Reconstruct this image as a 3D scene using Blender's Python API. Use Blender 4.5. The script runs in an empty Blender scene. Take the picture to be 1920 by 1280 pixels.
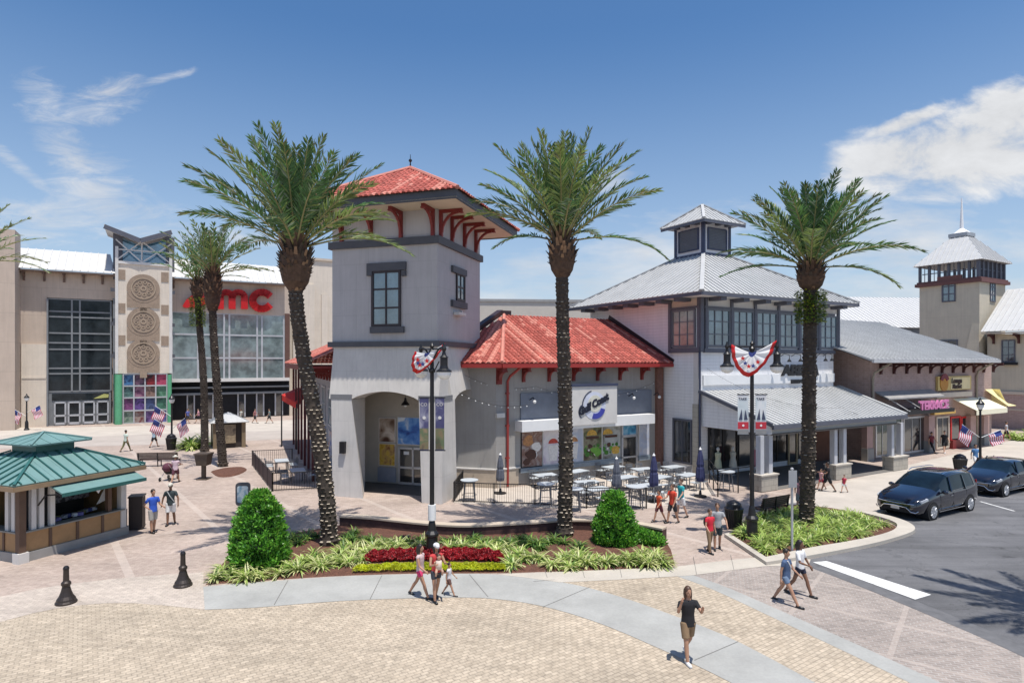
import bpy, math, random
from mathutils import Vector, Matrix
from mathutils.geometry import tessellate_polygon
R = math.radians
PI = math.pi
scene = bpy.context.scene
COL = scene.collection
F = 1150.0; YH = 678.0; H = 7.0
V = Vector

def G(px, py, z=0.0):
    Y = (H - z) * F / (py - YH)
    return V(((px - 960) / F * Y, Y, z))

def W(px, py, Y):
    return V(((px - 960) / F * Y, Y, H - (py - YH) / F * Y))

# ------------------------------------------------------------------ objects
def props(o, label=None, cat=None, group=None, kind=None):
    if label: o['label'] = label
    if cat: o['category'] = cat
    if group: o['group'] = group
    if kind: o['kind'] = kind
    return o

def thing(name, label, cat, loc=(0, 0, 0), rz=0.0, group=None):
    o = bpy.data.objects.new(name, None)
    COL.objects.link(o)
    o.location = loc
    o.rotation_euler = (0, 0, rz)
    o.empty_display_size = 0.2
    return props(o, label, cat, group)

def root_of(o):
    while o.parent: o = o.parent
    return o

def copy_tree(o, parent=None):
    c = o.copy(); COL.objects.link(c); c.parent = parent
    for ch in list(o.children): copy_tree(ch, c)
    return c

class MB:
    def __init__(s):
        s.v = []; s.f = []; s.m = []; s.mi = 0; s.sm = []; s.smooth = False
    def addv(s, p):
        s.v.append(V(p)); return len(s.v) - 1
    def face(s, idx):
        s.f.append(tuple(idx)); s.m.append(s.mi); s.sm.append(s.smooth)
    def poly(s, pts):
        s.face([s.addv(p) for p in pts])
    def hexa(s, b, t):
        i = [s.addv(p) for p in list(b) + list(t)]
        for q in ((3, 2, 1, 0), (4, 5, 6, 7), (0, 1, 5, 4), (1, 2, 6, 5), (2, 3, 7, 6), (3, 0, 4, 7)):
            s.face([i[k] for k in q])
    def box(s, c, size, rz=0.0):
        c = V(c); hx, hy, hz = size[0] / 2, size[1] / 2, size[2] / 2
        M = Matrix.Rotation(rz, 3, 'Z')
        q = [(-hx, -hy), (hx, -hy), (hx, hy), (-hx, hy)]
        s.hexa([c + M @ V((x, y, -hz)) for x, y in q], [c + M @ V((x, y, hz)) for x, y in q])
    def bar(s, a, b, w, h=None, up=(0, 0, 1)):
        a = V(a); b = V(b); h = h or w
        d = (b - a).normalized(); up = V(up)
        x = d.cross(up)
        if x.length < 1e-4: x = d.cross(V((1, 0, 0)))
        x.normalize(); y = x.cross(d).normalized()
        x *= w / 2; y *= h / 2
        q = (-x - y, x - y, x + y, -x + y)
        s.hexa([a + k for k in q], [b + k for k in q])
    def tube(s, pts, rads, n=8, cap=True):
        pts = [V(p) for p in pts]
        if not hasattr(rads, '__len__'): rads = [rads] * len(pts)
        rings = []
        ref = None
        for i, p in enumerate(pts):
            d = (pts[min(i + 1, len(pts) - 1)] - pts[max(i - 1, 0)])
            d = d.normalized() if d.length > 1e-9 else V((0, 0, 1))
            if ref is None:
                ref = d.cross(V((0, 0, 1)))
                if ref.length < 1e-3: ref = d.cross(V((0, 1, 0)))
            x = (ref - d * ref.dot(d)).normalized(); ref = x
            y = d.cross(x)
            rings.append([s.addv(p + (x * math.cos(2 * PI * k / n) + y * math.sin(2 * PI * k / n)) * rads[i]) for k in range(n)])
        for a, b in zip(rings, rings[1:]):
            for k in range(n):
                s.face((a[k], a[(k + 1) % n], b[(k + 1) % n], b[k]))
        if cap:
            s.face(rings[0][::-1]); s.face(rings[-1])
    def lathe(s, c, prof, n=16, cap=True):
        c = V(c); rings = []
        for r, z in prof:
            rings.append([s.addv(c + V((r * math.cos(2 * PI * k / n), r * math.sin(2 * PI * k / n), z))) for k in range(n)])
        for a, b in zip(rings, rings[1:]):
            for k in range(n):
                s.face((a[k], a[(k + 1) % n], b[(k + 1) % n], b[k]))
        if cap:
            s.face(rings[0][::-1]); s.face(rings[-1])
    def ball(s, c, r, n=10, m=6, sc=(1, 1, 1)):
        c = V(c); rings = []
        for j in range(1, m):
            th = PI * j / m
            rings.append([s.addv(c + V((sc[0] * r * math.sin(th) * math.cos(2 * PI * k / n), sc[1] * r * math.sin(th) * math.sin(2 * PI * k / n), -sc[2] * r * math.cos(th)))) for k in range(n)])
        for a, b in zip(rings, rings[1:]):
            for k in range(n):
                s.face((a[k], a[(k + 1) % n], b[(k + 1) % n], b[k]))
        b0 = s.addv(c + V((0, 0, -r * sc[2]))); t0 = s.addv(c + V((0, 0, r * sc[2])))
        for k in range(n):
            s.face((rings[0][(k + 1) % n], rings[0][k], b0)); s.face((rings[-1][k], rings[-1][(k + 1) % n], t0))
    def prism(s, pts, vec):
        """closed prism of a planar polygon, swept by vec"""
        pts = [V(p) for p in pts]; vec = V(vec); n = len(pts)
        a = [s.addv(p) for p in pts]; b = [s.addv(p + vec) for p in pts]
        for t in tessellate_polygon([pts]):
            s.face([a[k] for k in t]); s.face([b[k] for k in t][::-1])
        for k in range(n):
            s.face((a[k], a[(k + 1) % n], b[(k + 1) % n], b[k]))
    def flat(s, pts):
        pts = [V(p) for p in pts]
        a = [s.addv(p) for p in pts]
        for t in tessellate_polygon([pts]):
            q = [a[k] for k in t]
            s.face(q)
    def build(s, name, mat, parent=None, world=True, loc=None, smooth=False):
        me = bpy.data.meshes.new(name)
        off = V((0, 0, 0))
        if world and parent is not None:
            r = root_of(parent)
            M = (Matrix.Translation(r.location) @ Matrix.Rotation(r.rotation_euler[2], 4, 'Z')).inverted()
            vs = [M @ p for p in s.v]
        elif loc is not None:
            off = V(loc); vs = [p - off for p in s.v]
        else:
            vs = s.v
        me.from_pydata([tuple(p) for p in vs], [], s.f)
        mats = mat if isinstance(mat, (list, tuple)) else [mat]
        for m in mats: me.materials.append(m)
        me.polygons.foreach_set('material_index', s.m)
        me.polygons.foreach_set('use_smooth', [bool(smooth or q) for q in s.sm])
        me.update()
        o = bpy.data.objects.new(name, me)
        COL.objects.link(o)
        if parent is not None: o.parent = parent
        if loc is not None: o.location = loc
        return o

class Frame:
    """a facade plane: origin O, u along it, n out of it"""
    def __init__(s, O, ang=None, u=None, n=None):
        s.O = V((O[0], O[1], 0))
        if ang is not None:
            s.u = V((math.cos(ang), math.sin(ang), 0)); s.n = V((math.sin(ang), -math.cos(ang), 0))
        else:
            s.u = V(u); s.n = V(n)
        s.rz = math.atan2(s.u.y, s.u.x)
    def p(s, t, d, z):
        return s.O + s.u * t + s.n * d + V((0, 0, z))
    def t(s, px, d=0.0):
        k = (px - 960) / F
        B = s.O + s.n * d
        return (k * B.y - B.x) / (s.u.x - k * s.u.y)
    def z(s, px, py, d=0.0):
        Y = s.p(s.t(px, d), d, 0).y
        return H - (py - YH) / F * Y
    def q(s, px, py, d=0.0):
        return s.p(s.t(px, d), d, s.z(px, py, d))
    def box(s, mb, t0, t1, d0, d1, z0, z1):
        mb.hexa([s.p(t0, d0, z0), s.p(t1, d0, z0), s.p(t1, d1, z0), s.p(t0, d1, z0)],
                [s.p(t0, d0, z1), s.p(t1, d0, z1), s.p(t1, d1, z1), s.p(t0, d1, z1)])
    def pbox(s, mb, px0, px1, py0, py1, d0, d1, at=None):
        """box between photo columns px0..px1 and rows py0 (top)..py1, standing proud d0..d1 (fronts measured at d1)"""
        t0, t1 = s.t(px0, d1), s.t(px1, d1)
        pm = (px0 + px1) / 2
        s.box(mb, t0, t1, d0, d1, s.z(pm, py1, d1), s.z(pm, py0, d1))

# ------------------------------------------------------------------ materials
MATS = {}
def mat(name, col, rough=0.7, metal=0.0, var=0.12, scale=1.5, bump=0.0, bscale=20.0, spec=0.5, var2=0.0, scale2=14.0):
    if name in MATS: return MATS[name]
    m = bpy.data.materials.new(name); m.use_nodes = True
    nt = m.node_tree; N = nt.nodes; L = nt.links
    b = N['Principled BSDF']
    b.inputs['Roughness'].default_value = rough
    b.inputs['Metallic'].default_value = metal
    b.inputs['Specular IOR Level'].default_value = spec
    c = tuple(col) + (1,)
    geo = N.new('ShaderNodeNewGeometry')
    if var > 0:
        nz = N.new('ShaderNodeTexNoise'); nz.inputs['Scale'].default_value = scale; nz.inputs['Detail'].default_value = 6
        nz.inputs['Roughness'].default_value = 0.65
        L.new(geo.outputs['Position'], nz.inputs['Vector'])
        mr = N.new('ShaderNodeMapRange'); mr.inputs[1].default_value = 0.3; mr.inputs[2].default_value = 0.7
        mr.inputs[3].default_value = 1 - var; mr.inputs[4].default_value = 1 + var
        L.new(nz.outputs['Fac'], mr.inputs[0])
        mx = N.new('ShaderNodeVectorMath'); mx.operation = 'SCALE'; mx.inputs[0].default_value = col
        L.new(mr.outputs[0], mx.inputs['Scale'])
        out = mx.outputs[0]
        if var2 > 0:
            n2 = N.new('ShaderNodeTexNoise'); n2.inputs['Scale'].default_value = scale2; n2.inputs['Detail'].default_value = 3
            L.new(geo.outputs['Position'], n2.inputs['Vector'])
            m2 = N.new('ShaderNodeMapRange'); m2.inputs[1].default_value = 0.3; m2.inputs[2].default_value = 0.7
            m2.inputs[3].default_value = 1 - var2; m2.inputs[4].default_value = 1 + var2
            L.new(n2.outputs['Fac'], m2.inputs[0])
            x2 = N.new('ShaderNodeVectorMath'); x2.operation = 'SCALE'
            L.new(out, x2.inputs[0]); L.new(m2.outputs[0], x2.inputs['Scale']); out = x2.outputs[0]
        L.new(out, b.inputs['Base Color'])
    else:
        b.inputs['Base Color'].default_value = c
    if bump > 0:
        bn = N.new('ShaderNodeTexNoise'); bn.inputs['Scale'].default_value = bscale; bn.inputs['Detail'].default_value = 5
        L.new(geo.outputs['Position'], bn.inputs['Vector'])
        bp = N.new('ShaderNodeBump'); bp.inputs['Strength'].default_value = bump; bp.inputs['Distance'].default_value = 0.02
        L.new(bn.outputs['Fac'], bp.inputs['Height']); L.new(bp.outputs[0], b.inputs['Normal'])
    MATS[name] = m
    return m

def rotvec(N, L, src, ang, off=(0, 0, 0), sc=(1, 1, 1)):
    mp = N.new('ShaderNodeMapping'); mp.vector_type = 'POINT'
    mp.inputs['Rotation'].default_value = (0, 0, -ang); mp.inputs['Location'].default_value = off; mp.inputs['Scale'].default_value = sc
    L.new(src, mp.inputs[0]); return mp.outputs[0]

def math_node(N, L, op, a, b=None, c=None, clamp=False):
    n = N.new('ShaderNodeMath'); n.operation = op; n.use_clamp = clamp
    for i, x in enumerate((a, b, c)):
        if x is None: continue
        if isinstance(x, (int, float)): n.inputs[i].default_value = x
        else: L.new(x, n.inputs[i])
    return n.outputs[0]

def mixc(N, L, fac, a, b):
    n = N.new('ShaderNodeMix'); n.data_type = 'RGBA'
    if isinstance(fac, (int, float)): n.inputs[0].default_value = fac
    else: L.new(fac, n.inputs[0])
    for k, x in ((6, a), (7, b)):
        if isinstance(x, tuple): n.inputs[k].default_value = tuple(x)[:3] + (1,)
        else: L.new(x, n.inputs[k])
    return n.outputs[2]

def noise(N, L, vec, scale, detail=4, rough=0.6, lo=0.35, hi=0.65, o0=0.0, o1=1.0):
    n = N.new('ShaderNodeTexNoise'); n.inputs['Scale'].default_value = scale; n.inputs['Detail'].default_value = detail
    n.inputs['Roughness'].default_value = rough; L.new(vec, n.inputs['Vector'])
    m = N.new('ShaderNodeMapRange'); m.inputs[1].default_value = lo; m.inputs[2].default_value = hi
    m.inputs[3].default_value = o0; m.inputs[4].default_value = o1; L.new(n.outputs['Fac'], m.inputs[0])
    return m.outputs[0]

def newmat(name, rough=0.8):
    m = bpy.data.materials.new(name); m.use_nodes = True; MATS[name] = m
    nt = m.node_tree; b = nt.nodes['Principled BSDF']; b.inputs['Roughness'].default_value = rough
    g = nt.nodes.new('ShaderNodeNewGeometry')
    return m, nt.nodes, nt.links, b, g.outputs['Position']

def paver_mat(name, c1, c2, mortar, ang, bw, bh, msz=0.012, var=0.25, big=0.12, offs=0.5):
    m, N, L, b, pos = newmat(name, 0.85)
    v = rotvec(N, L, pos, ang)
    br = N.new('ShaderNodeTexBrick'); br.inputs['Scale'].default_value = 1.0
    br.inputs['Brick Width'].default_value = bw; br.inputs['Row Height'].default_value = bh
    br.inputs['Mortar Size'].default_value = msz; br.inputs['Mortar Smooth'].default_value = 0.3
    br.inputs['Color1'].default_value = tuple(c1) + (1,); br.inputs['Color2'].default_value = tuple(c2) + (1,)
    br.inputs['Mortar'].default_value = tuple(mortar) + (1,); br.offset = offs
    L.new(v, br.inputs['Vector'])
    c = br.outputs['Color']
    s1 = noise(N, L, pos, 0.35, 6, 0.65, 0.3, 0.7, 1 - big * 1.4, 1 + big * 1.2)
    x = N.new('ShaderNodeVectorMath'); x.operation = 'SCALE'; L.new(c, x.inputs[0]); L.new(s1, x.inputs['Scale'])
    s2 = noise(N, L, pos, 5.0, 4, 0.6, 0.3, 0.7, 1 - var * .5, 1 + var * .5)
    x2 = N.new('ShaderNodeVectorMath'); x2.operation = 'SCALE'; L.new(x.outputs[0], x2.inputs[0]); L.new(s2, x2.inputs['Scale'])
    s3 = math_node(N, L, 'MULTIPLY', noise(N, L, pos, 1.3, 7, 0.7, 0.58, 0.72, 1.0, 0.76), noise(N, L, pos, 9.0, 2, 0.5, 0.66, 0.70, 1.0, 0.80))
    s4 = noise(N, L, rotvec(N, L, pos, R(-12), sc=(.25, 2.0, 1)), 0.9, 5, 0.6, 0.50, 0.68, 1.0, 0.84)
    x3 = N.new('ShaderNodeVectorMath'); x3.operation = 'SCALE'; L.new(x2.outputs[0], x3.inputs[0]); L.new(math_node(N, L, 'MULTIPLY', s3, s4), x3.inputs['Scale']); x2 = x3
    L.new(x2.outputs[0], b.inputs['Base Color'])
    bp = N.new('ShaderNodeBump'); bp.inputs['Strength'].default_value = 0.5; bp.inputs['Distance'].default_value = 0.01
    inv = math_node(N, L, 'SUBTRACT', 1.0, br.outputs['Fac']); L.new(inv, bp.inputs['Height']); L.new(bp.outputs[0], b.inputs['Normal'])
    return m, N, L, b, pos, x2.outputs[0]

def line_fac(N, L, coord, period, width, off=0.0):
    """1 on thin lines every period metres"""
    a = math_node(N, L, 'ADD', coord, off)
    f = math_node(N, L, 'PINGPONG', a, period / 2)
    return math_node(N, L, 'LESS_THAN', f, width / 2)

def block_mat(name, col, bw, bh, ang=0.0, line=0.8, var=0.1, rough=0.85, mort=0.015, c2=None, bump=0.3, vert=True, big=0.8, lw=None):
    """wall finish: courses / blocks / lap siding in the facade's own plane (u, z)"""
    m, N, L, b, pos = newmat(name, rough)
    mp = rotvec(N, L, pos, ang)
    sx = N.new('ShaderNodeSeparateXYZ'); L.new(mp, sx.inputs[0])
    cb = N.new('ShaderNodeCombineXYZ')
    sxy = math_node(N, L, 'ADD', sx.outputs[0], sx.outputs[1])
    L.new(sxy if vert else sx.outputs[0], cb.inputs[0]); L.new(sx.outputs[2], cb.inputs[1])
    br = N.new('ShaderNodeTexBrick'); br.inputs['Scale'].default_value = 1.0
    br.inputs['Brick Width'].default_value = bw; br.inputs['Row Height'].default_value = bh
    br.inputs['Mortar Size'].default_value = mort; br.inputs['Mortar Smooth'].default_value = 0.2
    c2 = c2 or col
    br.inputs['Color1'].default_value = tuple(col) + (1,); br.inputs['Color2'].default_value = tuple(c2) + (1,)
    br.inputs['Mortar'].default_value = tuple(x * line for x in col) + (1,); L.new(cb.outputs[0], br.inputs['Vector'])
    s1 = noise(N, L, pos, big, 5, 0.65, 0.3, 0.7, 1 - var, 1 + var)
    x = N.new('ShaderNodeVectorMath'); x.operation = 'SCALE'; L.new(br.outputs['Color'], x.inputs[0]); L.new(s1, x.inputs['Scale'])
    # faint vertical weather streaks
    st = rotvec(N, L, pos, ang, sc=(2.2, 2.2, 0.12))
    s2 = noise(N, L, st, 2.4, 5, 0.65, 0.42, 0.75, 1.0, 0.89)
    x2 = N.new('ShaderNodeVectorMath'); x2.operation = 'SCALE'; L.new(x.outputs[0], x2.inputs[0]); L.new(s2, x2.inputs['Scale'])
    L.new(x2.outputs[0], b.inputs['Base Color'])
    if bump:
        bp = N.new('ShaderNodeBump'); bp.inputs['Strength'].default_value = bump; bp.inputs['Distance'].default_value = 0.02
        inv = math_node(N, L, 'SUBTRACT', 1.0, br.outputs['Fac']); L.new(inv, bp.inputs['Height']); L.new(bp.outputs[0], b.inputs['Normal'])
    return m

def glass_mat(name, col, rough=0.06, metal=0.0, spec=0.9, wav=0.15):
    m, N, L, b, pos = newmat(name, rough)
    c = noise(N, L, pos, 0.9, 4, 0.6, 0.35, 0.65)
    L.new(mixc(N, L, c, tuple(x * .6 for x in col), tuple(min(1, x * 1.35) for x in col)), b.inputs['Base Color'])
    b.inputs['Specular IOR Level'].default_value = spec; b.inputs['Metallic'].default_value = metal
    b.inputs['IOR'].default_value = 1.9
    bn = N.new('ShaderNodeTexNoise'); bn.inputs['Scale'].default_value = 0.8; L.new(pos, bn.inputs['Vector'])
    bp = N.new('ShaderNodeBump'); bp.inputs['Strength'].default_value = wav; bp.inputs['Distance'].default_value = 0.08
    L.new(bn.outputs['Fac'], bp.inputs['Height']); L.new(bp.outputs[0], b.inputs['Normal'])
    return m

def poster_mat(name, cols, scale=3.0, seed=0.0):
    """printed picture: blotches of the given colours"""
    m, N, L, b, pos = newmat(name, 0.5)
    v = rotvec(N, L, pos, 0, off=(seed, seed * 2, seed * 3))
    nz = N.new('ShaderNodeTexNoise'); nz.inputs['Scale'].default_value = scale; nz.inputs['Detail'].default_value = 6; nz.inputs['Distortion'].default_value = .8
    L.new(v, nz.inputs['Vector'])
    n2 = N.new('ShaderNodeTexVoronoi'); n2.inputs['Scale'].default_value = scale * 1.6; L.new(v, n2.inputs['Vector'])
    a = math_node(N, L, 'MULTIPLY', n2.outputs['Distance'], 0.14)
    f = math_node(N, L, 'ADD', nz.outputs['Fac'], a)
    cr = N.new('ShaderNodeValToRGB'); L.new(f, cr.inputs[0]); cr.color_ramp.interpolation = 'LINEAR'
    e = cr.color_ramp.elements; n = len(cols)
    e[0].position = 0.34; e[0].color = tuple(cols[0]) + (1,)
    e[1].position = 0.74; e[1].color = tuple(cols[-1]) + (1,)
    for i in range(1, n - 1):
        x = e.new(0.34 + 0.40 * i / (n - 1)); x.color = tuple(cols[i]) + (1,)
    L.new(cr.outputs[0], b.inputs['Base Color'])
    return m

# shared palette
DARKG = mat('dark_grey_trim', (0.075, 0.078, 0.09), 0.6, var=.15)
DRED = mat('dark_red_paint', (0.20, 0.022, 0.018), 0.5, var=.15)
BLACK = mat('black_paint', (0.012, 0.012, 0.014), 0.35, var=.1)
BLACKM = mat('black_metal', (0.018, 0.018, 0.02), 0.4, metal=.3, var=.15)
WHITE = mat('white_paint', (0.78, 0.78, 0.77), 0.55, var=.04)
OFFW = mat('offwhite_paint', (0.62, 0.60, 0.57), 0.6, var=.06)
CREAM = mat('cream_paint', (0.55, 0.47, 0.38), 0.7, var=.06)
ALU = mat('brushed_aluminium', (0.55, 0.56, 0.58), 0.35, metal=.6, var=.08)
GALV = mat('galvanised_steel', (0.42, 0.43, 0.44), 0.5, metal=.4, var=.12)
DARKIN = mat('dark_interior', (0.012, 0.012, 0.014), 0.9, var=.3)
SOFFIT = mat('soffit_board', (0.55, 0.47, 0.36), 0.8, var=.05)
STONE = block_mat('pale_cut_stone', (0.42, 0.39, 0.33), .5, .3, line=.7, var=.12)
NAVY = mat('navy_paint', (0.045, 0.055, 0.10), 0.6, var=.15)
LWHITE = mat('lamp_glass', (0.75, 0.76, 0.75), 0.15, var=.03)
REDP = mat('bright_red', (0.55, 0.012, 0.012), 0.45, var=.08)
BLUEP = mat('deep_blue', (0.03, 0.05, 0.22), 0.6, var=.1)

def text_mesh(name, s, size, M, m, parent, extrude=0.02, offset=0.0, shear=0.0, spacing=1.0, sx=1.0, align='LEFT'):
    cu = bpy.data.curves.new(name, 'FONT'); cu.body = s; cu.size = size; cu.extrude = extrude; cu.offset = offset
    cu.shear = shear; cu.space_character = spacing; cu.align_x = align; cu.resolution_u = 3
    tmp = bpy.data.objects.new('tmp', cu); COL.objects.link(tmp)
    dg = bpy.context.evaluated_depsgraph_get()
    me = bpy.data.meshes.new_from_object(tmp.evaluated_get(dg))
    bpy.data.objects.remove(tmp)
    r = root_of(parent)
    RM = (Matrix.Translation(r.location) @ Matrix.Rotation(r.rotation_euler[2], 4, 'Z')).inverted()
    me.transform(RM @ M @ Matrix.Diagonal((sx, 1, 1, 1)))
    me.materials.clear(); me.materials.append(m)
    o = bpy.data.objects.new(name, me); COL.objects.link(o); o.parent = parent
    return o

def facade_matrix(fr, t, d, z, tilt=0.0):
    u, n = fr.u, fr.n
    if u.cross(V((0, 0, 1))).dot(n) < 0: u = -u
    M = Matrix(((u.x, 0, n.x, 0), (u.y, 0, n.y, 0), (0, 1, 0, 0), (0, 0, 0, 1)))
    return Matrix.Translation(fr.p(t, d, z)) @ M @ Matrix.Rotation(tilt, 4, 'Z')

# ------------------------------------------------------------------ roofs
def clip_line(poly2, x):
    """y-interval of a convex 2-D polygon at abscissa x"""
    ys = []
    n = len(poly2)
    for i in range(n):
        (x0, y0), (x1, y1) = poly2[i], poly2[(i + 1) % n]
        if (x0 - x) * (x1 - x) <= 0 and abs(x1 - x0) > 1e-9:
            ys.append(y0 + (y1 - y0) * (x - x0) / (x1 - x0))
    return (min(ys), max(ys)) if len(ys) >= 2 else None

def roof_axes(poly, e):
    """plane axes: e along the eave, s up the slope, nn out of the roof"""
    e = V(e).normalized()
    a = V(poly[0])
    nn = None
    for i in range(1, len(poly) - 1):
        c = (V(poly[i]) - a).cross(V(poly[i + 1]) - a)
        if c.length > 1e-6: nn = c.normalized(); break
    if nn.z < 0: nn = -nn
    s = nn.cross(e).normalized()
    if s.z < 0: s = -s
    return e, s, nn

def tile_roof(mb, poly, e, w=0.30, row=0.42, r=0.085, nseg=5):
    e, s, nn = roof_axes(poly, e)
    a = V(poly[0])
    p2 = [((V(p) - a).dot(e), (V(p) - a).dot(s)) for p in poly]
    x0, x1 = min(p[0] for p in p2), max(p[0] for p in p2)
    n = max(1, int((x1 - x0) / w)); w = (x1 - x0) / n
    for i in range(n):
        xc = x0 + (i + .5) * w
        iv = clip_line(p2, xc)
        if not iv or iv[1] - iv[0] < .05: continue
        y0, y1 = iv
        y = y0 - .04
        colm = random.choice((0, 0, 0, 1, 2))
        while y < y1:
            yn = min(y + row, y1)
            prof = []
            for j in range(nseg + 1):
                an = PI * j / nseg
                prof.append((xc - w * .36 * math.cos(an), r * math.sin(an)))
            prof = [(xc - w * .5, .0)] + prof + [(xc + w * .5, .0)]
            lo = [mb.addv(a + e * px + s * y + nn * (pz + .036)) for px, pz in prof]
            hi = [mb.addv(a + e * px + s * (yn + .02) + nn * (pz + .012)) for px, pz in prof]
            mb.mi = colm if random.random() < .8 else random.choice((0, 0, 1, 2))
            for j in range(len(prof) - 1):
                mb.face((lo[j], lo[j + 1], hi[j + 1], hi[j]))
            mb.face([lo[j] for j in range(len(prof))][::-1])
            y = yn
    mb.mi = 0

def seam_roof(mb, poly, e, w=0.45, h=0.05, tw=0.04, thick=0.06, phase=0.5):
    """standing seam metal: slab with ribs running up the slope"""
    e, s, nn = roof_axes(poly, e)
    a = V(poly[0])
    mb.prism([V(p) for p in poly], -nn * thick)
    p2 = [((V(p) - a).dot(e), (V(p) - a).dot(s)) for p in poly]
    x0, x1 = min(p[0] for p in p2), max(p[0] for p in p2)
    n = max(1, int((x1 - x0) / w)); w = (x1 - x0) / n
    for i in range(n):
        xc = x0 + (i + phase) * w
        iv = clip_line(p2, xc)
        if not iv or iv[1] - iv[0] < .08: continue
        A = a + e * xc + s * (iv[0] + .0) + nn * (h / 2)
        B = a + e * xc + s * iv[1] + nn * (h / 2)
        mb.bar(A, B, tw, h, up=nn)
# ================================================================== camera, light, sky
cam = bpy.data.cameras.new('camera'); cam_o = bpy.data.objects.new('camera', cam); COL.objects.link(cam_o)
cam_o.location = (0, 0, H); cam_o.rotation_euler = (R(90), 0, 0)
cam.sensor_width = 36; cam.lens = F / 1920 * 36; cam.shift_y = (YH - 640) / 1920
cam.clip_end = 3000; cam.clip_start = 0.1
scene.camera = cam_o
SUN_EL = R(75.0); hx, hy = 0.5, -0.866
sun = bpy.data.lights.new('sun', 'SUN'); sun.energy = 4.9; sun.angle = R(0.5); sun.color = (1.0, 0.95, 0.88)
so = bpy.data.objects.new('sun', sun); COL.objects.link(so)
sdir = V((hx * math.cos(SUN_EL), hy * math.cos(SUN_EL), math.sin(SUN_EL)))
so.rotation_euler = sdir.to_track_quat('Z', 'Y').to_euler()
so.location = sdir * 200
wd = bpy.data.worlds.new('World'); scene.world = wd; wd.use_nodes = True
N = wd.node_tree.nodes; L = wd.node_tree.links
bg = N['Background']; bg.inputs['Strength'].default_value = 0.15
sky = N.new('ShaderNodeTexSky'); sky.sky_type = 'NISHITA'; sky.sun_disc = False
sky.sun_elevation = SUN_EL; sky.sun_rotation = math.atan2(hx, hy)
sky.air_density = 1.0; sky.dust_density = 1.0; sky.ozone_density = 3.0; sky.altitude = 0
tc = N.new('ShaderNodeTexCoord')
sp = N.new('ShaderNodeSeparateXYZ'); L.new(tc.outputs['Generated'], sp.inputs[0])
# bearing and elevation ratio of the view direction
yy = math_node(N, L, 'MAXIMUM', math_node(N, L, 'ABSOLUTE', sp.outputs[1]), 0.05)
az = math_node(N, L, 'DIVIDE', sp.outputs[0], yy)
el = math_node(N, L, 'DIVIDE', sp.outputs[2], yy)
front = math_node(N, L, 'GREATER_THAN', sp.outputs[1], 0.0)
cv = N.new('ShaderNodeCombineXYZ'); L.new(az, cv.inputs[0]); L.new(el, cv.inputs[1])
def blob(cx, cy, rx, ry, ang=0.0, p=1.0):
    dx = math_node(N, L, 'SUBTRACT', az, cx); dy = math_node(N, L, 'SUBTRACT', el, cy)
    ca, sa = math.cos(ang), math.sin(ang)
    a1 = math_node(N, L, 'ADD', math_node(N, L, 'MULTIPLY', dx, ca / rx), math_node(N, L, 'MULTIPLY', dy, sa / rx))
    b1 = math_node(N, L, 'ADD', math_node(N, L, 'MULTIPLY', dx, -sa / ry), math_node(N, L, 'MULTIPLY', dy, ca / ry))
    r2 = math_node(N, L, 'ADD', math_node(N, L, 'MULTIPLY', a1, a1), math_node(N, L, 'MULTIPLY', b1, b1))
    return math_node(N, L, 'SUBTRACT', 1.0, r2)   # 1 at the centre, 0 at the rim
def cl(x): return math_node(N, L, 'MAXIMUM', x, -1.5)
def pa(px): return (px - 960) / F
def pe(py): return (YH - py) / F
def mx(*a):
    o = a[0]
    for b_ in a[1:]: o = math_node(N, L, 'MAXIMUM', o, b_)
    return o
nz1 = N.new('ShaderNodeTexNoise'); nz1.inputs['Scale'].default_value = 7.0; nz1.inputs['Detail'].default_value = 9; nz1.inputs['Roughness'].default_value = 0.62
nz1.inputs['Distortion'].default_value = 0.3; L.new(rotvec(N, L, cv.outputs[0], R(12), sc=(1, 1.9, 1)), nz1.inputs['Vector'])
# cumulus bank on the right
cum = mx(blob(pa(1810), pe(282), .24, .085, R(8)), blob(pa(1890), pe(215), .13, .06, R(18)), blob(pa(1700), pe(290), .16, .06, R(14)), blob(pa(1700), pe(230), .09, .018, R(20)))
cm = math_node(N, L, 'ADD', math_node(N, L, 'MULTIPLY', cl(cum), 0.8), math_node(N, L, 'MULTIPLY', math_node(N, L, 'SUBTRACT', nz1.outputs['Fac'], 0.48), 2.3))
mrc = N.new('ShaderNodeMapRange'); mrc.inputs[1].default_value = 0.0; mrc.inputs[2].default_value = 0.75; mrc.interpolation_type = 'SMOOTHSTEP'
L.new(cm, mrc.inputs[0]); cumf = mrc.outputs[0]
# wisps on the left, drawn out by a stretched noise
nz2 = N.new('ShaderNodeTexNoise'); nz2.inputs['Scale'].default_value = 9.0; nz2.inputs['Detail'].default_value = 10; nz2.inputs['Roughness'].default_value = 0.68
nz2.inputs['Distortion'].default_value = 1.2; L.new(rotvec(N, L, cv.outputs[0], R(-50), sc=(.8, 3.0, 1)), nz2.inputs['Vector'])
wis = mx(blob(pa(170), pe(345), .085, .065, R(-35)), blob(pa(120), pe(265), .13, .05, R(-62)), blob(pa(170), pe(200), .11, .035, R(20)), blob(pa(290), pe(152), .075, .009, R(16)),
         blob(pa(110), pe(410), .20, .045, R(6)), blob(pa(20), pe(300), .09, .014, R(-38)), blob(pa(330), pe(440), .2, .02, R(-4)))
wm = math_node(N, L, 'ADD', math_node(N, L, 'MULTIPLY', cl(wis), 0.8), math_node(N, L, 'MULTIPLY', math_node(N, L, 'SUBTRACT', nz2.outputs['Fac'], 0.46), 3.6))
mrw = N.new('ShaderNodeMapRange'); mrw.inputs[1].default_value = 0.0; mrw.inputs[2].default_value = 1.9; mrw.inputs[4].default_value = .72; mrw.interpolation_type = 'SMOOTHSTEP'
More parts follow.
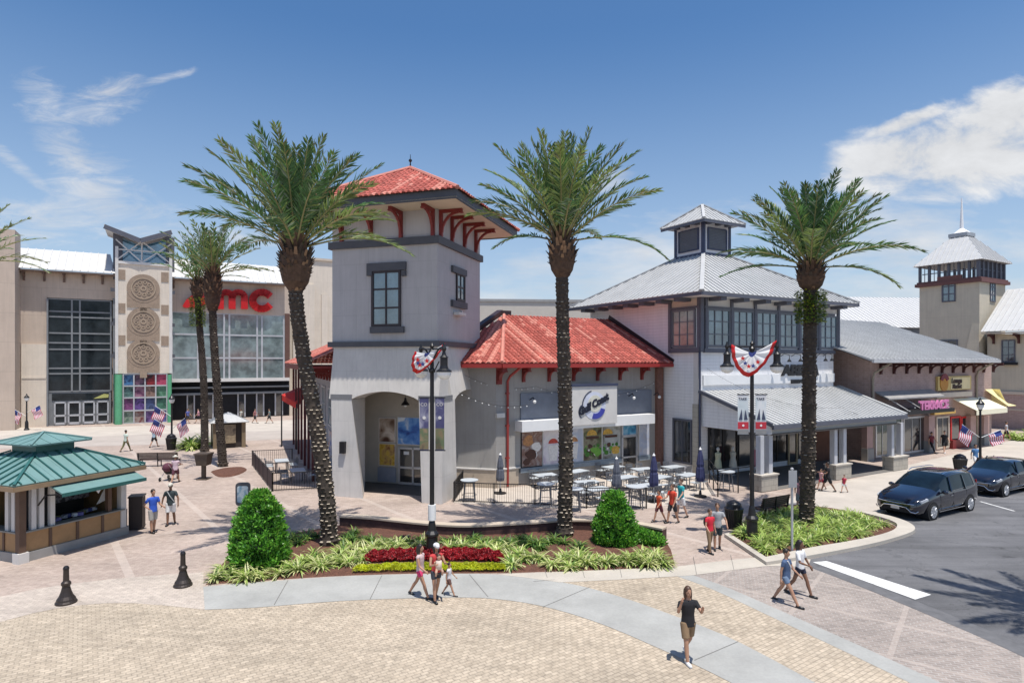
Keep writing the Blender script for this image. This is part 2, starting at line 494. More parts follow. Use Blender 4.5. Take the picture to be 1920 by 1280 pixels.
L.new(wm, mrw.inputs[0]); wisf = mrw.outputs[0]
# low, flat bank along the horizon, thicker to the right
low = mx(blob(pa(1650), pe(450), .40, .055, R(-3)), blob(pa(1180), pe(500), .24, .06, R(5)), blob(pa(1760), pe(570), .5, .06), blob(pa(1000), pe(590), 1.3, .07),
         blob(pa(1120), pe(350), .07, .02, R(20)))
nz3 = N.new('ShaderNodeTexNoise'); nz3.inputs['Scale'].default_value = 5.0; nz3.inputs['Detail'].default_value = 9; nz3.inputs['Roughness'].default_value = 0.6
L.new(rotvec(N, L, cv.outputs[0], R(4), sc=(1, 3.6, 1)), nz3.inputs['Vector'])
lm = math_node(N, L, 'ADD', math_node(N, L, 'MULTIPLY', cl(low), 0.65), math_node(N, L, 'MULTIPLY', math_node(N, L, 'SUBTRACT', nz3.outputs['Fac'], 0.5), 3.4))
mrl = N.new('ShaderNodeMapRange'); mrl.inputs[1].default_value = 0.0; mrl.inputs[2].default_value = 1.3; mrl.inputs[4].default_value = .85
L.new(lm, mrl.inputs[0]); lowf = mrl.outputs[0]
cloud = mx(cumf, wisf, lowf)
cloud = math_node(N, L, 'MULTIPLY', cloud, front)
cloud = math_node(N, L, 'MINIMUM', cloud, 0.96)
shade = N.new('ShaderNodeMapRange'); shade.inputs[1].default_value = .3; shade.inputs[2].default_value = .7; shade.inputs[3].default_value = 4.3; shade.inputs[4].default_value = 5.6
L.new(nz1.outputs['Fac'], shade.inputs[0])
cc = N.new('ShaderNodeVectorMath'); cc.operation = 'SCALE'; cc.inputs[0].default_value = (0.97, 0.98, 1.0); L.new(shade.outputs[0], cc.inputs['Scale'])
mixn = N.new('ShaderNodeMix'); mixn.data_type = 'RGBA'; L.new(cloud, mixn.inputs[0]); hs = N.new('ShaderNodeHueSaturation'); hs.inputs['Saturation'].default_value = 1.22; hs.inputs['Value'].default_value = .88; L.new(sky.outputs[0], hs.inputs['Color']); veil = math_node(N, L, 'MULTIPLY', math_node(N, L, 'POWER', math_node(N, L, 'SUBTRACT', 1.0, math_node(N, L, 'MULTIPLY', math_node(N, L, 'ABSOLUTE', sp.outputs[2]), 2.1), None, True), 1.35), .80); hz = mixc(N, L, veil, hs.outputs[0], (3.6, 4.3, 5.2)); L.new(hz, mixn.inputs[6]); L.new(cc.outputs[0], mixn.inputs[7])
L.new(mixn.outputs[2], bg.inputs['Color'])
scene.view_settings.view_transform = 'Standard'; scene.view_settings.look = 'None'
scene.view_settings.exposure = 0.08; scene.view_settings.gamma = 1.0
scene.cycles.max_bounces = 6; scene.cycles.diffuse_bounces = 3; scene.cycles.glossy_bounces = 3; scene.cycles.transmission_bounces = 4; scene.cycles.transparent_max_bounces = 6
scene.cycles.use_denoising = True

# ================================================================== ground
UA = R(30)
# plaza: warm pavers with paler bands crossing on the diagonal
m, N, L, b, pos, base = paver_mat('plaza_pavers', (0.45, 0.365, 0.31), (0.375, 0.295, 0.25), (0.35, 0.285, 0.24), R(12), .22, .11, msz=.010)
v1 = rotvec(N, L, pos, R(38)); s1 = N.new('ShaderNodeSeparateXYZ'); L.new(v1, s1.inputs[0])
f = math_node(N, L, 'MAXIMUM', line_fac(N, L, s1.outputs[0], 3.6, .26, 1.1), math_node(N, L, 'MULTIPLY', line_fac(N, L, s1.outputs[1], 7.2, .22, .4), .5))
L.new(mixc(N, L, math_node(N, L, 'MULTIPLY', f, .35), base, (0.56, 0.49, 0.43)), b.inputs['Base Color'])
PLAZA = m
mb = MB(); mb.poly([(-700, -120, 0), (700, -120, 0), (700, 1100, 0), (-700, 1100, 0)])
o = mb.build('ground', PLAZA); props(o, kind='structure')

COBBLE = paver_mat('cobbled_road_pavers', (0.50, 0.42, 0.32), (0.41, 0.34, 0.255), (0.33, 0.275, 0.21), R(35), .20, .12, msz=.014, var=.4, big=.10)[0]
PALE = paver_mat('pale_apron_pavers', (0.53, 0.46, 0.39), (0.45, 0.385, 0.33), (0.38, 0.33, 0.28), R(10), .2, .1, msz=.01)[0]
m, N, L, b, pos, base = paver_mat('crossing_pavers', (0.34, 0.285, 0.25), (0.26, 0.22, 0.195), (0.37, 0.34, 0.31), R(-18), .22, .11, msz=.014)
v1 = rotvec(N, L, pos, R(-38)); s1 = N.new('ShaderNodeSeparateXYZ'); L.new(v1, s1.inputs[0])
f = math_node(N, L, 'MAXIMUM', line_fac(N, L, s1.outputs[0], 2.5, .13, 1.9), line_fac(N, L, s1.outputs[1], 2.2, .13, .6))
reg = math_node(N, L, 'MULTIPLY', f, noise(N, L, pos, 0.18, 1, .5, .3, .5))
L.new(mixc(N, L, math_node(N, L, 'MULTIPLY', f, .42), base, (0.47, 0.40, 0.35)), b.inputs['Base Color'])
CROSS = m
# concrete with joints and stains
def concrete(name, col, var=.12):
    m, N, L, b, pos = newmat(name, .85)
    s1 = noise(N, L, pos, .6, 6, .65, .3, .7, 1 - var, 1 + var)
    s2 = noise(N, L, pos, 14, 4, .6, .3, .7, .94, 1.06)
    x = N.new('ShaderNodeVectorMath'); x.operation = 'SCALE'; x.inputs[0].default_value = col; L.new(s1, x.inputs['Scale'])
    y = N.new('ShaderNodeVectorMath'); y.operation = 'SCALE'; L.new(x.outputs[0], y.inputs[0]); L.new(s2, y.inputs['Scale'])
    L.new(y.outputs[0], b.inputs['Base Color'])
    return m
GUT = concrete('gutter_concrete', (0.35, 0.35, 0.33), .16)
KERB = concrete('kerb_concrete', (0.46, 0.42, 0.36))
WALK = concrete('sidewalk_concrete', (0.47, 0.425, 0.37))
ROADT = concrete('far_road_concrete', (0.40, 0.355, 0.315))
m, N, L, b, pos = newmat('asphalt', .9)
a1 = math_node(N, L, 'MULTIPLY', noise(N, L, pos, .22, 6, .6, .35, .65, .8, 1.3), noise(N, L, rotvec(N, L, pos, R(30), sc=(.15, 1.6, 1)), 1.0, 5, .6, .35, .65, .82, 1.15)); a2 = noise(N, L, pos, 60, 3, .7, .3, .7, .7, 1.3)
x = N.new('ShaderNodeVectorMath'); x.operation = 'SCALE'; x.inputs[0].default_value = (.115, .115, .12); L.new(a1, x.inputs['Scale'])
y = N.new('ShaderNodeVectorMath'); y.operation = 'SCALE'; L.new(x.outputs[0], y.inputs[0]); L.new(math_node(N, L, 'MULTIPLY', a2, noise(N, L, pos, 1.1, 4, .6, .62, .70, 1.0, .6)), y.inputs['Scale'])
vv = N.new('ShaderNodeTexVoronoi'); vv.feature = 'DISTANCE_TO_EDGE'; vv.inputs['Scale'].default_value = .35; dn_ = N.new('ShaderNodeTexNoise'); dn_.inputs['Scale'].default_value = .8; dn_.inputs['Detail'].default_value = 6; L.new(pos, dn_.inputs['Vector']); dv_ = N.new('ShaderNodeVectorMath'); dv_.operation = 'MULTIPLY_ADD'; dv_.inputs[1].default_value = (2.5, 2.5, 0); L.new(dn_.outputs['Color'], dv_.inputs[0]); L.new(pos, dv_.inputs[2]); L.new(dv_.outputs[0], vv.inputs['Vector'])
L.new(mixc(N, L, math_node(N, L, 'MULTIPLY', math_node(N, L, 'LESS_THAN', vv.outputs[0], .006), .30), y.outputs[0], (.03, .03, .03)), b.inputs['Base Color'])
ASPH = m

def sheet(name, pix, z, m, kind='structure', th=None):
    mb = MB(); mb.flat([G(x, y, z) if not isinstance(x, V) else x for x, y in pix])
    o = mb.build(name, m)
    return props(o, kind=kind)

def smooth(pts, k=4):
    """Catmull-Rom through pixel points"""
    out = []
    n = len(pts)
    for i in range(n - 1):
        p0 = pts[max(i - 1, 0)]; p1 = pts[i]; p2 = pts[i + 1]; p3 = pts[min(i + 2, n - 1)]
        for j in range(k):
            t = j / k
            out.append(tuple(0.5 * ((2 * p1[q]) + (-p0[q] + p2[q]) * t + (2 * p0[q] - 5 * p1[q] + 4 * p2[q] - p3[q]) * t * t + (-p0[q] + 3 * p1[q] - 3 * p2[q] + p3[q]) * t ** 3) for q in (0, 1)))
    out.append(pts[-1]); return out

gut_lo = smooth([(384, 1142), (480, 1138), (620, 1127), (760, 1121), (900, 1120), (1010, 1134), (1120, 1166), (1230, 1212), (1330, 1258), (1450, 1320)])
gut_hi = smooth([(381, 1099), (480, 1091), (620, 1081), (760, 1076), (930, 1076), (1050, 1090), (1150, 1114), (1260, 1152), (1390, 1205), (1600, 1318)])
apr = smooth([(-900, 1420), (-400, 1230), (0, 1118), (200, 1086), (382, 1072)])
apr2 = smooth([(-900, 1520), (-400, 1300), (0, 1165), (200, 1130), (384, 1142)])
sheet('cobbled_road', apr2 + gut_lo + [(1450, 1900), (-1400, 1900)], .004, COBBLE)
sheet('pale_paver_apron', apr + [(381, 1099)] + apr2[::-1], .008, PALE)
sheet('concrete_gutter', gut_hi + gut_lo[::-1], .012, GUT)
g2a = smooth([(1268, 1079), (1340, 1106), (1460, 1162), (1600, 1228), (1760, 1305)])
g2b = smooth([(1296, 1076), (1372, 1104), (1500, 1160), (1640, 1222), (1820, 1305)])
sheet('cobbled_wedge_pavement', [(x, y) for x, y in gut_hi if x >= 1050] + [(1760, 1318)] + g2a[::-1] + [(1160, 1084)], .008, COBBLE)
sheet('narrow_gutter', g2b + g2a[::-1], .012, GUT)
edge = smooth([(1515, 1062), (1600, 1094), (1740, 1152), (1900, 1222), (2100, 1320)])
sheet('paved_crossing', [(1296, 1076), (1440, 1058)] + edge + [(2100, 1600), (1820, 1500)] + g2b[::-1], .008, CROSS)
# asphalt: bounded by the crossing, the island kerb and the sidewalk kerb
kline = lambda x: 965 - (x - 1640) * .2188
isl = smooth([(1516, 1048), (1590, 1034), (1650, 1021), (1700, 1006), (1716, 996), (1704, 985), (1670, 973), (1625, 964)])
far = G(2600, kline(2600))
uu = V((math.cos(UA), math.sin(UA), 0))
mb = MB()
pts = [G(x, y, .006) for x, y in isl] + [G(1700, kline(1700), .006)]
P1700 = G(1700, kline(1700), .006)
pts += [P1700 + uu * 160]
pts += [P1700 + uu * 160 + V((60, -104, 0)), V((90, 5, .006))] + [G(x, y, .006) for x, y in edge[::-1]]
mb.flat(pts); props(mb.build('asphalt_road', ASPH), kind='structure')
# dark worn strip and stop line
sheet('asphalt_patch_strip', [(1522, 1062), (1560, 1066), (1740, 1135), (1920, 1208), (2100, 1285), (2100, 1318), (1900, 1221), (1740, 1151), (1600, 1093)], .010, mat('fresh_asphalt', (.13, .13, .135), .9, var=.2, scale=3))
LINE, N, L, b, pos = newmat('worn_road_paint', .7)
L.new(mixc(N, L, noise(N, L, pos, 5.0, 8, .75, .56, .68, 0, .75), (.70, .70, .68), (.20, .20, .20)), b.inputs['Base Color'])
sheet('stop_line_marking', [(1524, 1053), (1550, 1051), (1746, 1114), (1716, 1123)], .014, LINE)
def strip(name, a, b, w, z, m):
    mb = MB(); a = V(a); b = V(b); d = (b - a).normalized(); n = V((-d.y, d.x, 0)) * w / 2
    mb.poly([a - n + V((0, 0, z)), b - n + V((0, 0, z)), b + n + V((0, 0, z)), a + n + V((0, 0, z))])
    return props(mb.build(name, m), kind='structure')
strip('parking_bay_marking', G(1838, 940), G(1902, 958), .11, .012, LINE)
vdir = V((.5, -.866, 0))
for k in (1, 2, 3):
    A = P1700 + uu * (6.2 + 6.4 * k); A.z = 0
    strip('parking_bay_marking', A, A + vdir * 2.3, .11, .012, LINE)
# kerb step beside the road (real upstand)
mb = MB()
kp = [G(x, y) for x, y in [(1625, 964), (1640, 965), (1700, kline(1700))]] + [P1700 * 1 + uu * 140]
for a, b_ in zip(kp, kp[1:]):
    a = V((a.x, a.y, 0)); b_ = V((b_.x, b_.y, 0)); n = V((-.5, .866, 0)) * .16
    mb.hexa([a, b_, b_ + n, a + n], [p + V((0, 0, .11)) for p in (a, b_, b_ + n, a + n)])
props(mb.build('road_kerb', KERB), kind='structure')
# tan kerb strip in front of the planting bed and across the plaza mouth
sheet('flush_kerb_strip', [(930, 1076), (1060, 1071), (1262, 1062), (1360, 1050), (1437, 1042), (1520, 1048), (1515, 1062), (1440, 1060), (1296, 1078), (1160, 1086), (1050, 1091), (985, 1082)], .016, KERB)
# far service road and sidewalks in front of the cinema
sheet('far_pavement', [(-300, 800), (110, 801), (330, 797), (545, 787), (700, 780), (700, 800), (545, 806), (330, 812), (110, 820), (-300, 826)], .004, WALK)
sheet('far_road', [(-300, 826), (110, 820), (330, 812), (545, 806), (700, 800), (700, 815), (545, 822), (330, 832), (110, 838), (-300, 850)], .006, ROADT)
# sidewalk by the parked cars
sheet('street_sidewalk', [(1440, 948), (1560, 908), (1700, 872), (1860, 834), (1990, 805), (2400, 780), (2400, kline(1990) - 60), (1990, kline(1990)), (1700, kline(1700)), (1640, 965), (1560, 952)], .004, WALK)
sheet('patio_floor', [(860, 906), (950, 915), (1235, 880), (1310, 895), (1345, 925), (1230, 952), (1100, 955), (850, 942)], .008, mat('patio_concrete', (.49, .43, .37), .85, var=.1))

JO = mat('joint_dark', (.16, .155, .145), .9)  # dark joint lines across the gutter and kerb strip
for a, b_ in (((540, 1088), (514, 1134)), ((716, 1079), (694, 1123)), ((880, 1077), (915, 1119)), ((1105, 1101), (1018, 1138)), ((1384, 1203), (1302, 1238)), ((1040, 1087), (1000, 1090))):
    strip('gutter_joint', G(*a), G(*b_), .022, .017, JO)
for px in range(1020, 1440, 70):
    strip('gutter_joint', G(px, 1064 - (px - 1020) * .05 + (0 if px < 1300 else -6)), G(px + 6, 1083 - max(0, px - 1250) * .12), .015, .020, JO)
# ================================================================== building helpers
TILE = [mat('clay_tile_red', (0.40, 0.10, 0.075), .85, var=.38, scale=1.6, var2=.38, scale2=9),
        mat('clay_tile_orange', (0.54, 0.215, 0.165), .85, var=.2, scale=3),
        mat('clay_tile_dark', (0.33, 0.075, 0.055), .85, var=.2, scale=3)]
METROOF = mat('pale_metal_roof', (0.46, 0.465, 0.46), .6, metal=.1, var=.1, scale=.8)
WHROOF = mat('white_metal_roof', (0.56, 0.56, 0.55), .5, metal=.1, var=.06)
DGLASS = glass_mat('dark_window_glass', (0.025, 0.04, 0.05))
BGLASS = glass_mat('blue_window_glass', (0.10, 0.16, 0.19), rough=.04)
SGLASS = glass_mat('shop_glass', (0.02, 0.022, 0.025), rough=.08, spec=.7)

def window(fr, parent, px0, px1, py0, py1, d=.02, nx=2, ny=2, fm=DARKG, gm=DGLASS, fw=.09, mw=.05, tz=None, proud=.07, label=None, name='window'):
    if tz: t0, t1, z0, z1 = tz
    else:
        t0, t1 = fr.t(px0, d), fr.t(px1, d); pm = (px0 + px1) / 2
        z0, z1 = fr.z(pm, py1, d), fr.z(pm, py0, d)
        if t0 > t1: t0, t1 = t1, t0
    mb = MB()
    D0, D1 = d, d + proud
    fr.box(mb, t0, t1, D0, D1, z1 - fw, z1); fr.box(mb, t0, t1, D0, D1, z0, z0 + fw)
    fr.box(mb, t0, t0 + fw, D0, D1, z0 + fw, z1 - fw); fr.box(mb, t1 - fw, t1, D0, D1, z0 + fw, z1 - fw)
    for i in range(1, nx):
        tc_ = t0 + (t1 - t0) * i / nx
        fr.box(mb, tc_ - mw / 2, tc_ + mw / 2, D0, D1 - .02, z0 + fw, z1 - fw)
    for j in range(1, ny):
        zc = z0 + (z1 - z0) * j / ny
        fr.box(mb, t0 + fw, t1 - fw, D0, D1 - .023, zc - mw / 2, zc + mw / 2)
    w = mb.build(name, fm, parent)
    g = MB(); fr.box(g, t0 + fw * .5, t1 - fw * .5, D0 - .01, D0 + .015, z0 + fw * .5, z1 - fw * .5)
    g.build('pane', gm, w)
    if label: w['label'] = label
    return w

def bracket(fr, mb, t, z0, z1, out, d0=0.0, w=.14, leg=.16):
    fr.box(mb, t - w / 2, t + w / 2, d0, d0 + leg, z0, z1)
    fr.box(mb, t - w / 2, t + w / 2, d0 + leg, d0 + out, z1 - leg, z1)
    fr.box(mb, t - w / 2 - .02, t + w / 2 + .02, d0 + out - .14, d0 + out + .03, z1 - leg - .07, z1 - leg)
    pts = []
    for k in range(6):
        a = PI / 2 * k / 5
        pts.append(fr.p(t, d0 + leg * .8 + (out - leg) * .85 * (1 - math.cos(a)), z0 + .2 + (z1 - z0 - leg - .2) * math.sin(a)))
    for a, b in zip(pts, pts[1:]): mb.bar(a, b, w * .7, w * .7, up=fr.u)

def part(name, m, parent, fn, label=None):
    mb = MB(); fn(mb); o = mb.build(name, m, parent)
    if label: o['label'] = label
    return o

# ================================================================== corner tower
TF = Frame((-3.786, 31.1), ang=R(-17.5)); TR = Frame((-3.786, 31.1), u=(-TF.n), n=TF.u)
S = 6.15
STUC = block_mat('tower_grey_stucco', (0.455, 0.445, 0.45), 1.45, 1.35, R(-17.5), line=.86, var=.06, mort=.012, bump=.15)
STUCL = block_mat('tower_pale_base_stucco', (0.60, 0.57, 0.53), 1.2, 1.3, R(-17.5), line=.88, var=.08, mort=.012, bump=.15)
BEIGE = mat('recess_beige_plaster', (0.42, 0.385, 0.33), .8, var=.08)
tw = thing('restaurant_tower', 'grey stucco corner tower with a red tiled pyramid roof, wall brackets and an arched doorway', 'building', tuple(TF.p(0, 0, 0)))
Z1, Z2, Z3, Z4 = 7.78, 8.06, 13.0, 13.38
part('wall', STUC, tw, lambda m: TF.box(m, -S, 0, -S, 0, 7.7, 14.75))
for z0, z1, o in ((Z1, Z2, .18), (Z3, Z4, .16)):
    def f(m):
        TF.box(m, -S - o, o, 0.0, o, z0, z1); TF.box(m, 0, o, -S - o, 0, z0, z1)
        TF.box(m, -S - o, -S, -S - o, 0, z0, z1); TF.box(m, -S, 0, -S - o, -S, z0, z1)
    part('band', DARKG, tw, f)
OV = 1.8
def f(m):
    TF.box(m, -S - OV, OV, -S - OV, OV, 14.75, 14.80)
part('soffit', SOFFIT, tw, f)
def f(m):
    for a, b, c, d in ((-S - OV, OV, OV - .08, OV), (-S - OV, OV, -S - OV, -S - OV + .08), (-S - OV, -S - OV + .08, -S - OV + .08, OV - .08), (OV - .08, OV, -S - OV + .08, OV - .08)):
        TF.box(m, a, b, c, d, 14.70, 15.14)
part('fascia', DARKG, tw, f)
o_ = OV + .10; ap = TF.p(-S / 2, -S / 2, 17.95)
cs = [TF.p(-S - o_, o_, 15.12), TF.p(o_, o_, 15.12), TF.p(o_, -S - o_, 15.12), TF.p(-S - o_, -S - o_, 15.12)]
rb = MB()
for i in range(4):
    tile_roof(rb, [cs[i], cs[(i + 1) % 4], ap], cs[(i + 1) % 4] - cs[i], w=.29, row=.42, r=.085)
rb.mi = 1
for i in range(4): rb.tube([cs[i] + V((0, 0, .06)), ap + V((0, 0, .10))], .11, 6)
roof = rb.build('roof', TILE, tw)
part('finial', BLACKM, roof, lambda m: m.lathe(ap + V((0, 0, .05)), [(.12, 0), (.05, .1), (.03, .35), (.10, .42), (.09, .5), (.02, .56), (.015, .8)], 8))
for px in (640, 695, 751, 811):
    t = TF.t(px, .1)
    part('bracket', DRED, tw, lambda m: bracket(TF, m, t, Z4, 14.75, 1.25, 0, .17))
for px in (831, 852, 875, 896):
    t = TR.t(px, .2)
    part('bracket', DRED, tw, lambda m: bracket(TR, m, t, Z4, 14.75, 1.25, 0, .17))
# windows with lintel and sill
w = window(TF, tw, 697, 752, 507, 612, nx=2, ny=3, fm=mat('window_dark_frame', (.03, .022, .025), .5, var=.1), gm=BGLASS, fw=.13, mw=.09)
part('lintel', DARKG, w, lambda m: (TF.pbox(m, 687, 760, 492, 507, 0, .14), TF.pbox(m, 687, 697, 507, 517, 0, .135), TF.pbox(m, 752, 760, 507, 517, 0, .135)))
part('sill', DARKG, w, lambda m: TF.pbox(m, 693, 756, 612, 624, 0, .16))
w = window(TR, tw, 855, 871, 513, 565, nx=2, ny=2, fm=MATS['window_dark_frame'], gm=BGLASS, fw=.13, mw=.09)
part('lintel', DARKG, w, lambda m: TR.pbox(m, 850, 876, 502, 514, 0, .14))
part('sill', DARKG, w, lambda m: TR.pbox(m, 850, 877, 565, 577, 0, .16))
part('floodlight', OFFW, tw, lambda m: (TR.pbox(m, 861, 874, 586, 591, .02, .35), TR.pbox(m, 866, 868, 583, 586, .0, .1)))
# lower storey: flared skirt with the arches, battered piers, recess
zs = 5.05
tl0, tl1 = TF.t(622, .15), TF.t(659, .5); tr0, tr1 = TF.t(791, .15), .15
def arch(fr, m, a0, a1, x0, x1, ztop, zspring, rise, dtop, dbot, back):
    """wall above an arch: a0..a1 full width, opening x0..x1; leans out towards the bottom"""
    n = 14; zf = 6.35; df = dbot * .5
    out = lambda z: dtop + (dbot - dtop) * (ztop - z) / (ztop - zspring)
    df = out(zf)
    xs = [a0] + [x0 + (x1 - x0) * k / n for k in range(n + 1)] + [a1]
    zb = [zspring] + [zspring + rise * math.sin(PI * k / n) ** .75 for k in range(n + 1)] + [zspring]
    for i in range(len(xs) - 1):
        xa, xb = xs[i], xs[i + 1]; za, zb_ = zb[i], zb[i + 1]
        m.hexa([fr.p(xa, back, za), fr.p(xb, back, zb_), fr.p(xb, out(zb_), zb_), fr.p(xa, out(za), za)],
               [fr.p(xa, back, zf), fr.p(xb, back, zf), fr.p(xb, df, zf), fr.p(xa, df, zf)])
        m.hexa([fr.p(xa, back, zf), fr.p(xb, back, zf), fr.p(xb, df, zf), fr.p(xa, df, zf)],
               [fr.p(xa, back, ztop), fr.p(xb, back, ztop), fr.p(xb, dtop, ztop), fr.p(xa, dtop, ztop)])
rx0, rx1 = 1.15, S - 1.1
def f(m):
    arch(TF, m, TF.t(621, .3), .3, tl1, tr0, 7.79, zs, .42, .05, .50, -.75)
    arch(TR, m, .75, S + .3, rx0, rx1, 7.785, zs, .42, .05, .497, -.75)
    TF.box(m, -S - .02, -S + .5, -S, -.75, zs, 7.79)
    TF.box(m, -S + .5, 0, -S - .1, -S + .3, 0, 7.78)
part('arch_wall', STUCL, tw, f)
def pier(fr, m, b0, b1, c0, c1, db, dc, back, z1):
    m.hexa([fr.p(b0, back, 0), fr.p(b1, back, 0), fr.p(b1, db, 0), fr.p(b0, db, 0)],
           [fr.p(c0, back, z1), fr.p(c1, back, z1), fr.p(c1, dc, z1), fr.p(c0, dc, z1)])
def f(m):
    tb = TF.t(684, -1.3)
    m.hexa([TF.p(TF.t(621, .5), -1.3, 0), TF.p(tb, -1.3, 0), TF.p(TF.t(681, .82), .82, 0), TF.p(TF.t(624, .8), .82, 0)],
           [TF.p(TF.t(621, .5), -1.3, zs), TF.p(tb, -1.3, zs), TF.p(TF.t(659, .5), .50, zs), TF.p(TF.t(621, .5), .50, zs)])
part('pier', STUCL, tw, f)
def f(m):
    m.hexa([TF.p(TF.t(791, .6), -1.1, 0), TF.p(.62, -1.1, 0), TF.p(.62, .82, 0), TF.p(TF.t(791, .8), .82, 0)],
           [TF.p(tr0, -1.1, zs), TF.p(.50, -1.1, zs), TF.p(.50, .50, zs), TF.p(tr0, .50, zs)])
part('pier', STUCL, tw, f)
def f(m):
    m.hexa([TF.p(-1.1, -S - .1, 0), TF.p(.62, -S - .1, 0), TF.p(.62, -S + 1.3, 0), TF.p(-1.1, -S + 1.3, 0)],
           [TF.p(-.75, -S - .1, zs), TF.p(.50, -S - .1, zs), TF.p(.50, -S + 1.1, zs), TF.p(-.75, -S + 1.1, zs)])
part('pier', STUCL, tw, f)
part('impost_band', mat('impost_grey', (.20, .20, .205), .7), tw, lambda m: TF.box(m, TF.t(620, .5), tl1 + .02, -.76, .52, zs - .02, zs + .24))
part('impost_band', MATS['impost_grey'], tw, lambda m: TF.box(m, tr0 - .02, .52, -.76, .52, zs - .02, zs + .24))
part('recess_wall', BEIGE, tw, lambda m: (TF.box(m, -S, -.9, -3.2, -2.9, 0, 6.4), TF.box(m, -S, -S + .3, -2.9, -1.3, 0, zs + .3)))
part('recess_ceiling', BEIGE, tw, lambda m: TF.box(m, -S + .3, -.05, -S + .3, -.76, 6.3, 6.45))
part('recess_floor', mat('dark_slate_floor', (.09, .085, .08), .6), tw, lambda m: TF.box(m, -S + .2, -.2, -2.9, -.6, 0, .05))
D = -2.88
dr = part('door', ALU, tw, lambda m: [TF.box(m, a, b, D, D + .08, c, e) for a, b, c, e in
      [(TF.t(748, D), TF.t(802, D), z0, z0 + .12) for z0 in (.06, .95, TF.z(770, 838, D) - .12)] + [(TF.t(p, D) - .05, TF.t(p, D) + .05, .06, TF.z(770, 838, D)) for p in (749, 775, 801)]])
dr['label'] = 'pair of glazed entrance doors in an aluminium frame'
part('glass', SGLASS, dr, lambda m: TF.box(m, TF.t(749, D), TF.t(801, D), D - .02, D + .03, .08, TF.z(770, 838, D)))
part('door_sticker', WHITE, dr, lambda m: TF.pbox(m, 757, 767, 846, 852, D + .03, D + .04))
P1 = poster_mat('poster_latte', [(.03, .02, .02), (.10, .04, .02), (.4, .3, .22), (.7, .6, .5)], 1.2, 3)
P2 = poster_mat('poster_blue_wave', [(.02, .05, .25), (.05, .18, .55), (.15, .35, .7), (.75, .8, .85)], 1.3, 5)
P3 = poster_mat('poster_golden_food', [(.12, .05, .01), (.5, .28, .03), (.65, .45, .08), (.5, .3, .1), (.2, .06, .02)], 1.8, 8)
for nm, m_, a in (('poster', P1, (710, 741, 783, 829)), ('poster', P3, (710, 741, 831, 873)), ('poster', P2, (745, 802, 782, 834))):
    p_ = part(nm, OFFW, tw, lambda m: TF.pbox(m, *a, D - .02, D + .03))
    part('picture', m_, p_, lambda m: TF.pbox(m, a[0] + 1.2, a[1] - 1.2, a[2] + 1.2, a[3] - 1.2, D + .02, D + .045))
part('recess_panel', mat('panel_blue_grey', (.25, .27, .32), .6), tw, lambda m: TF.pbox(m, 708, 742, 876, 903, D, D + .05))
pl = part('pendant_lamp', BLACKM, tw, lambda m: (m.tube([TF.p(TF.t(760, -1.9), -1.9, 6.3), TF.p(TF.t(760, -1.9), -1.9, 5.0)], .015, 6),
     m.lathe(TF.p(TF.t(760, -1.9), -1.9, 4.62), [(.24, 0), (.20, .08), (.08, .22), (.05, .40)], 14)))
part('lamp_glass', LWHITE, pl, lambda m: m.ball(TF.p(TF.t(760, -1.9), -1.9, 4.60), .09))
part('wall_light', BLACKM, tw, lambda m: TF.pbox(m, 636, 645, 828, 850, .5, .86))

# ---- low porch wing, left of and behind the tower
pw = thing('porch_wing', 'low wing with a red tiled roof and dark red porch posts behind the grey tower', 'building', (-13.0, 42.0, 0))
PA, PB = V((-13.25, 39.6, 0)), V((-18.8, 52.6, 0)); pd = (PB - PA).normalized(); pn = V((-pd.y, pd.x, 0))
if pn.x > 0: pn = -pn
PF = Frame(PA, u=pd, n=pn); LP = (PB - PA).length
part('wall', mat('wing_grey_wall', (.36, .35, .36), .8, var=.08), pw, lambda m: PF.box(m, -4.5, LP - .8, -6.0, -1.7, 0, 6.75))
rb = MB()
e0, e1 = PF.p(-5.2, .55, 6.85), PF.p(LP + .6, .55, 6.85); r0, r1 = PF.p(-5.2, -4.2, 9.0), PF.p(LP - 3.4, -4.2, 9.0)
tile_roof(rb, [e0, e1, r1, r0], e1 - e0, w=.32, row=.5)
e2 = PF.p(LP + .6, -7.5, 6.85)
tile_roof(rb, [e1, e2, PF.p(LP - 3.4, -4.2, 9.0)], e2 - e1, w=.32, row=.5)
rb.mi = 1; rb.tube([e1 + V((0, 0, .05)), r1 + V((0, 0, .08))], .12, 6)
rb.build('roof', TILE, pw)
part('soffit', DRED, pw, lambda m: (PF.box(m, -5.2, LP + .5, -1.7, .5, 6.62, 6.74), PF.box(m, -5.2, LP + .55, .5, .6, 6.5, 6.84)))
for k in range(9):
    part('bracket', DRED, pw, lambda m: bracket(PF, m, -2.5 + k * 1.9, 5.7, 6.62, 1.5, -1.7, .14))
for k in range(7):
    part('porch_post', mat('post_dark_red', (.10, .018, .018), .5), pw, lambda m: PF.box(m, -4 + k * 2.9, -3.85 + k * 2.9, -.1, .05, 0, 6.62))
for k in range(4):
    window(PF, pw, 0, 0, 0, 0, d=-1.68, tz=(-3.2 + k * 4, -1.2 + k * 4, 2.6, 5.2), nx=2, ny=2, fm=OFFW, gm=BGLASS)
    part('poster', (poster_mat('poster_mixed%s' % 'abcd'[k], [(.5, .05, .04), (.7, .6, .5), (.1, .2, .5)], 1.5, k)), pw, lambda m: PF.box(m, -3.2 + k * 4, -1.2 + k * 4, -1.69, -1.64, .5, 2.3))
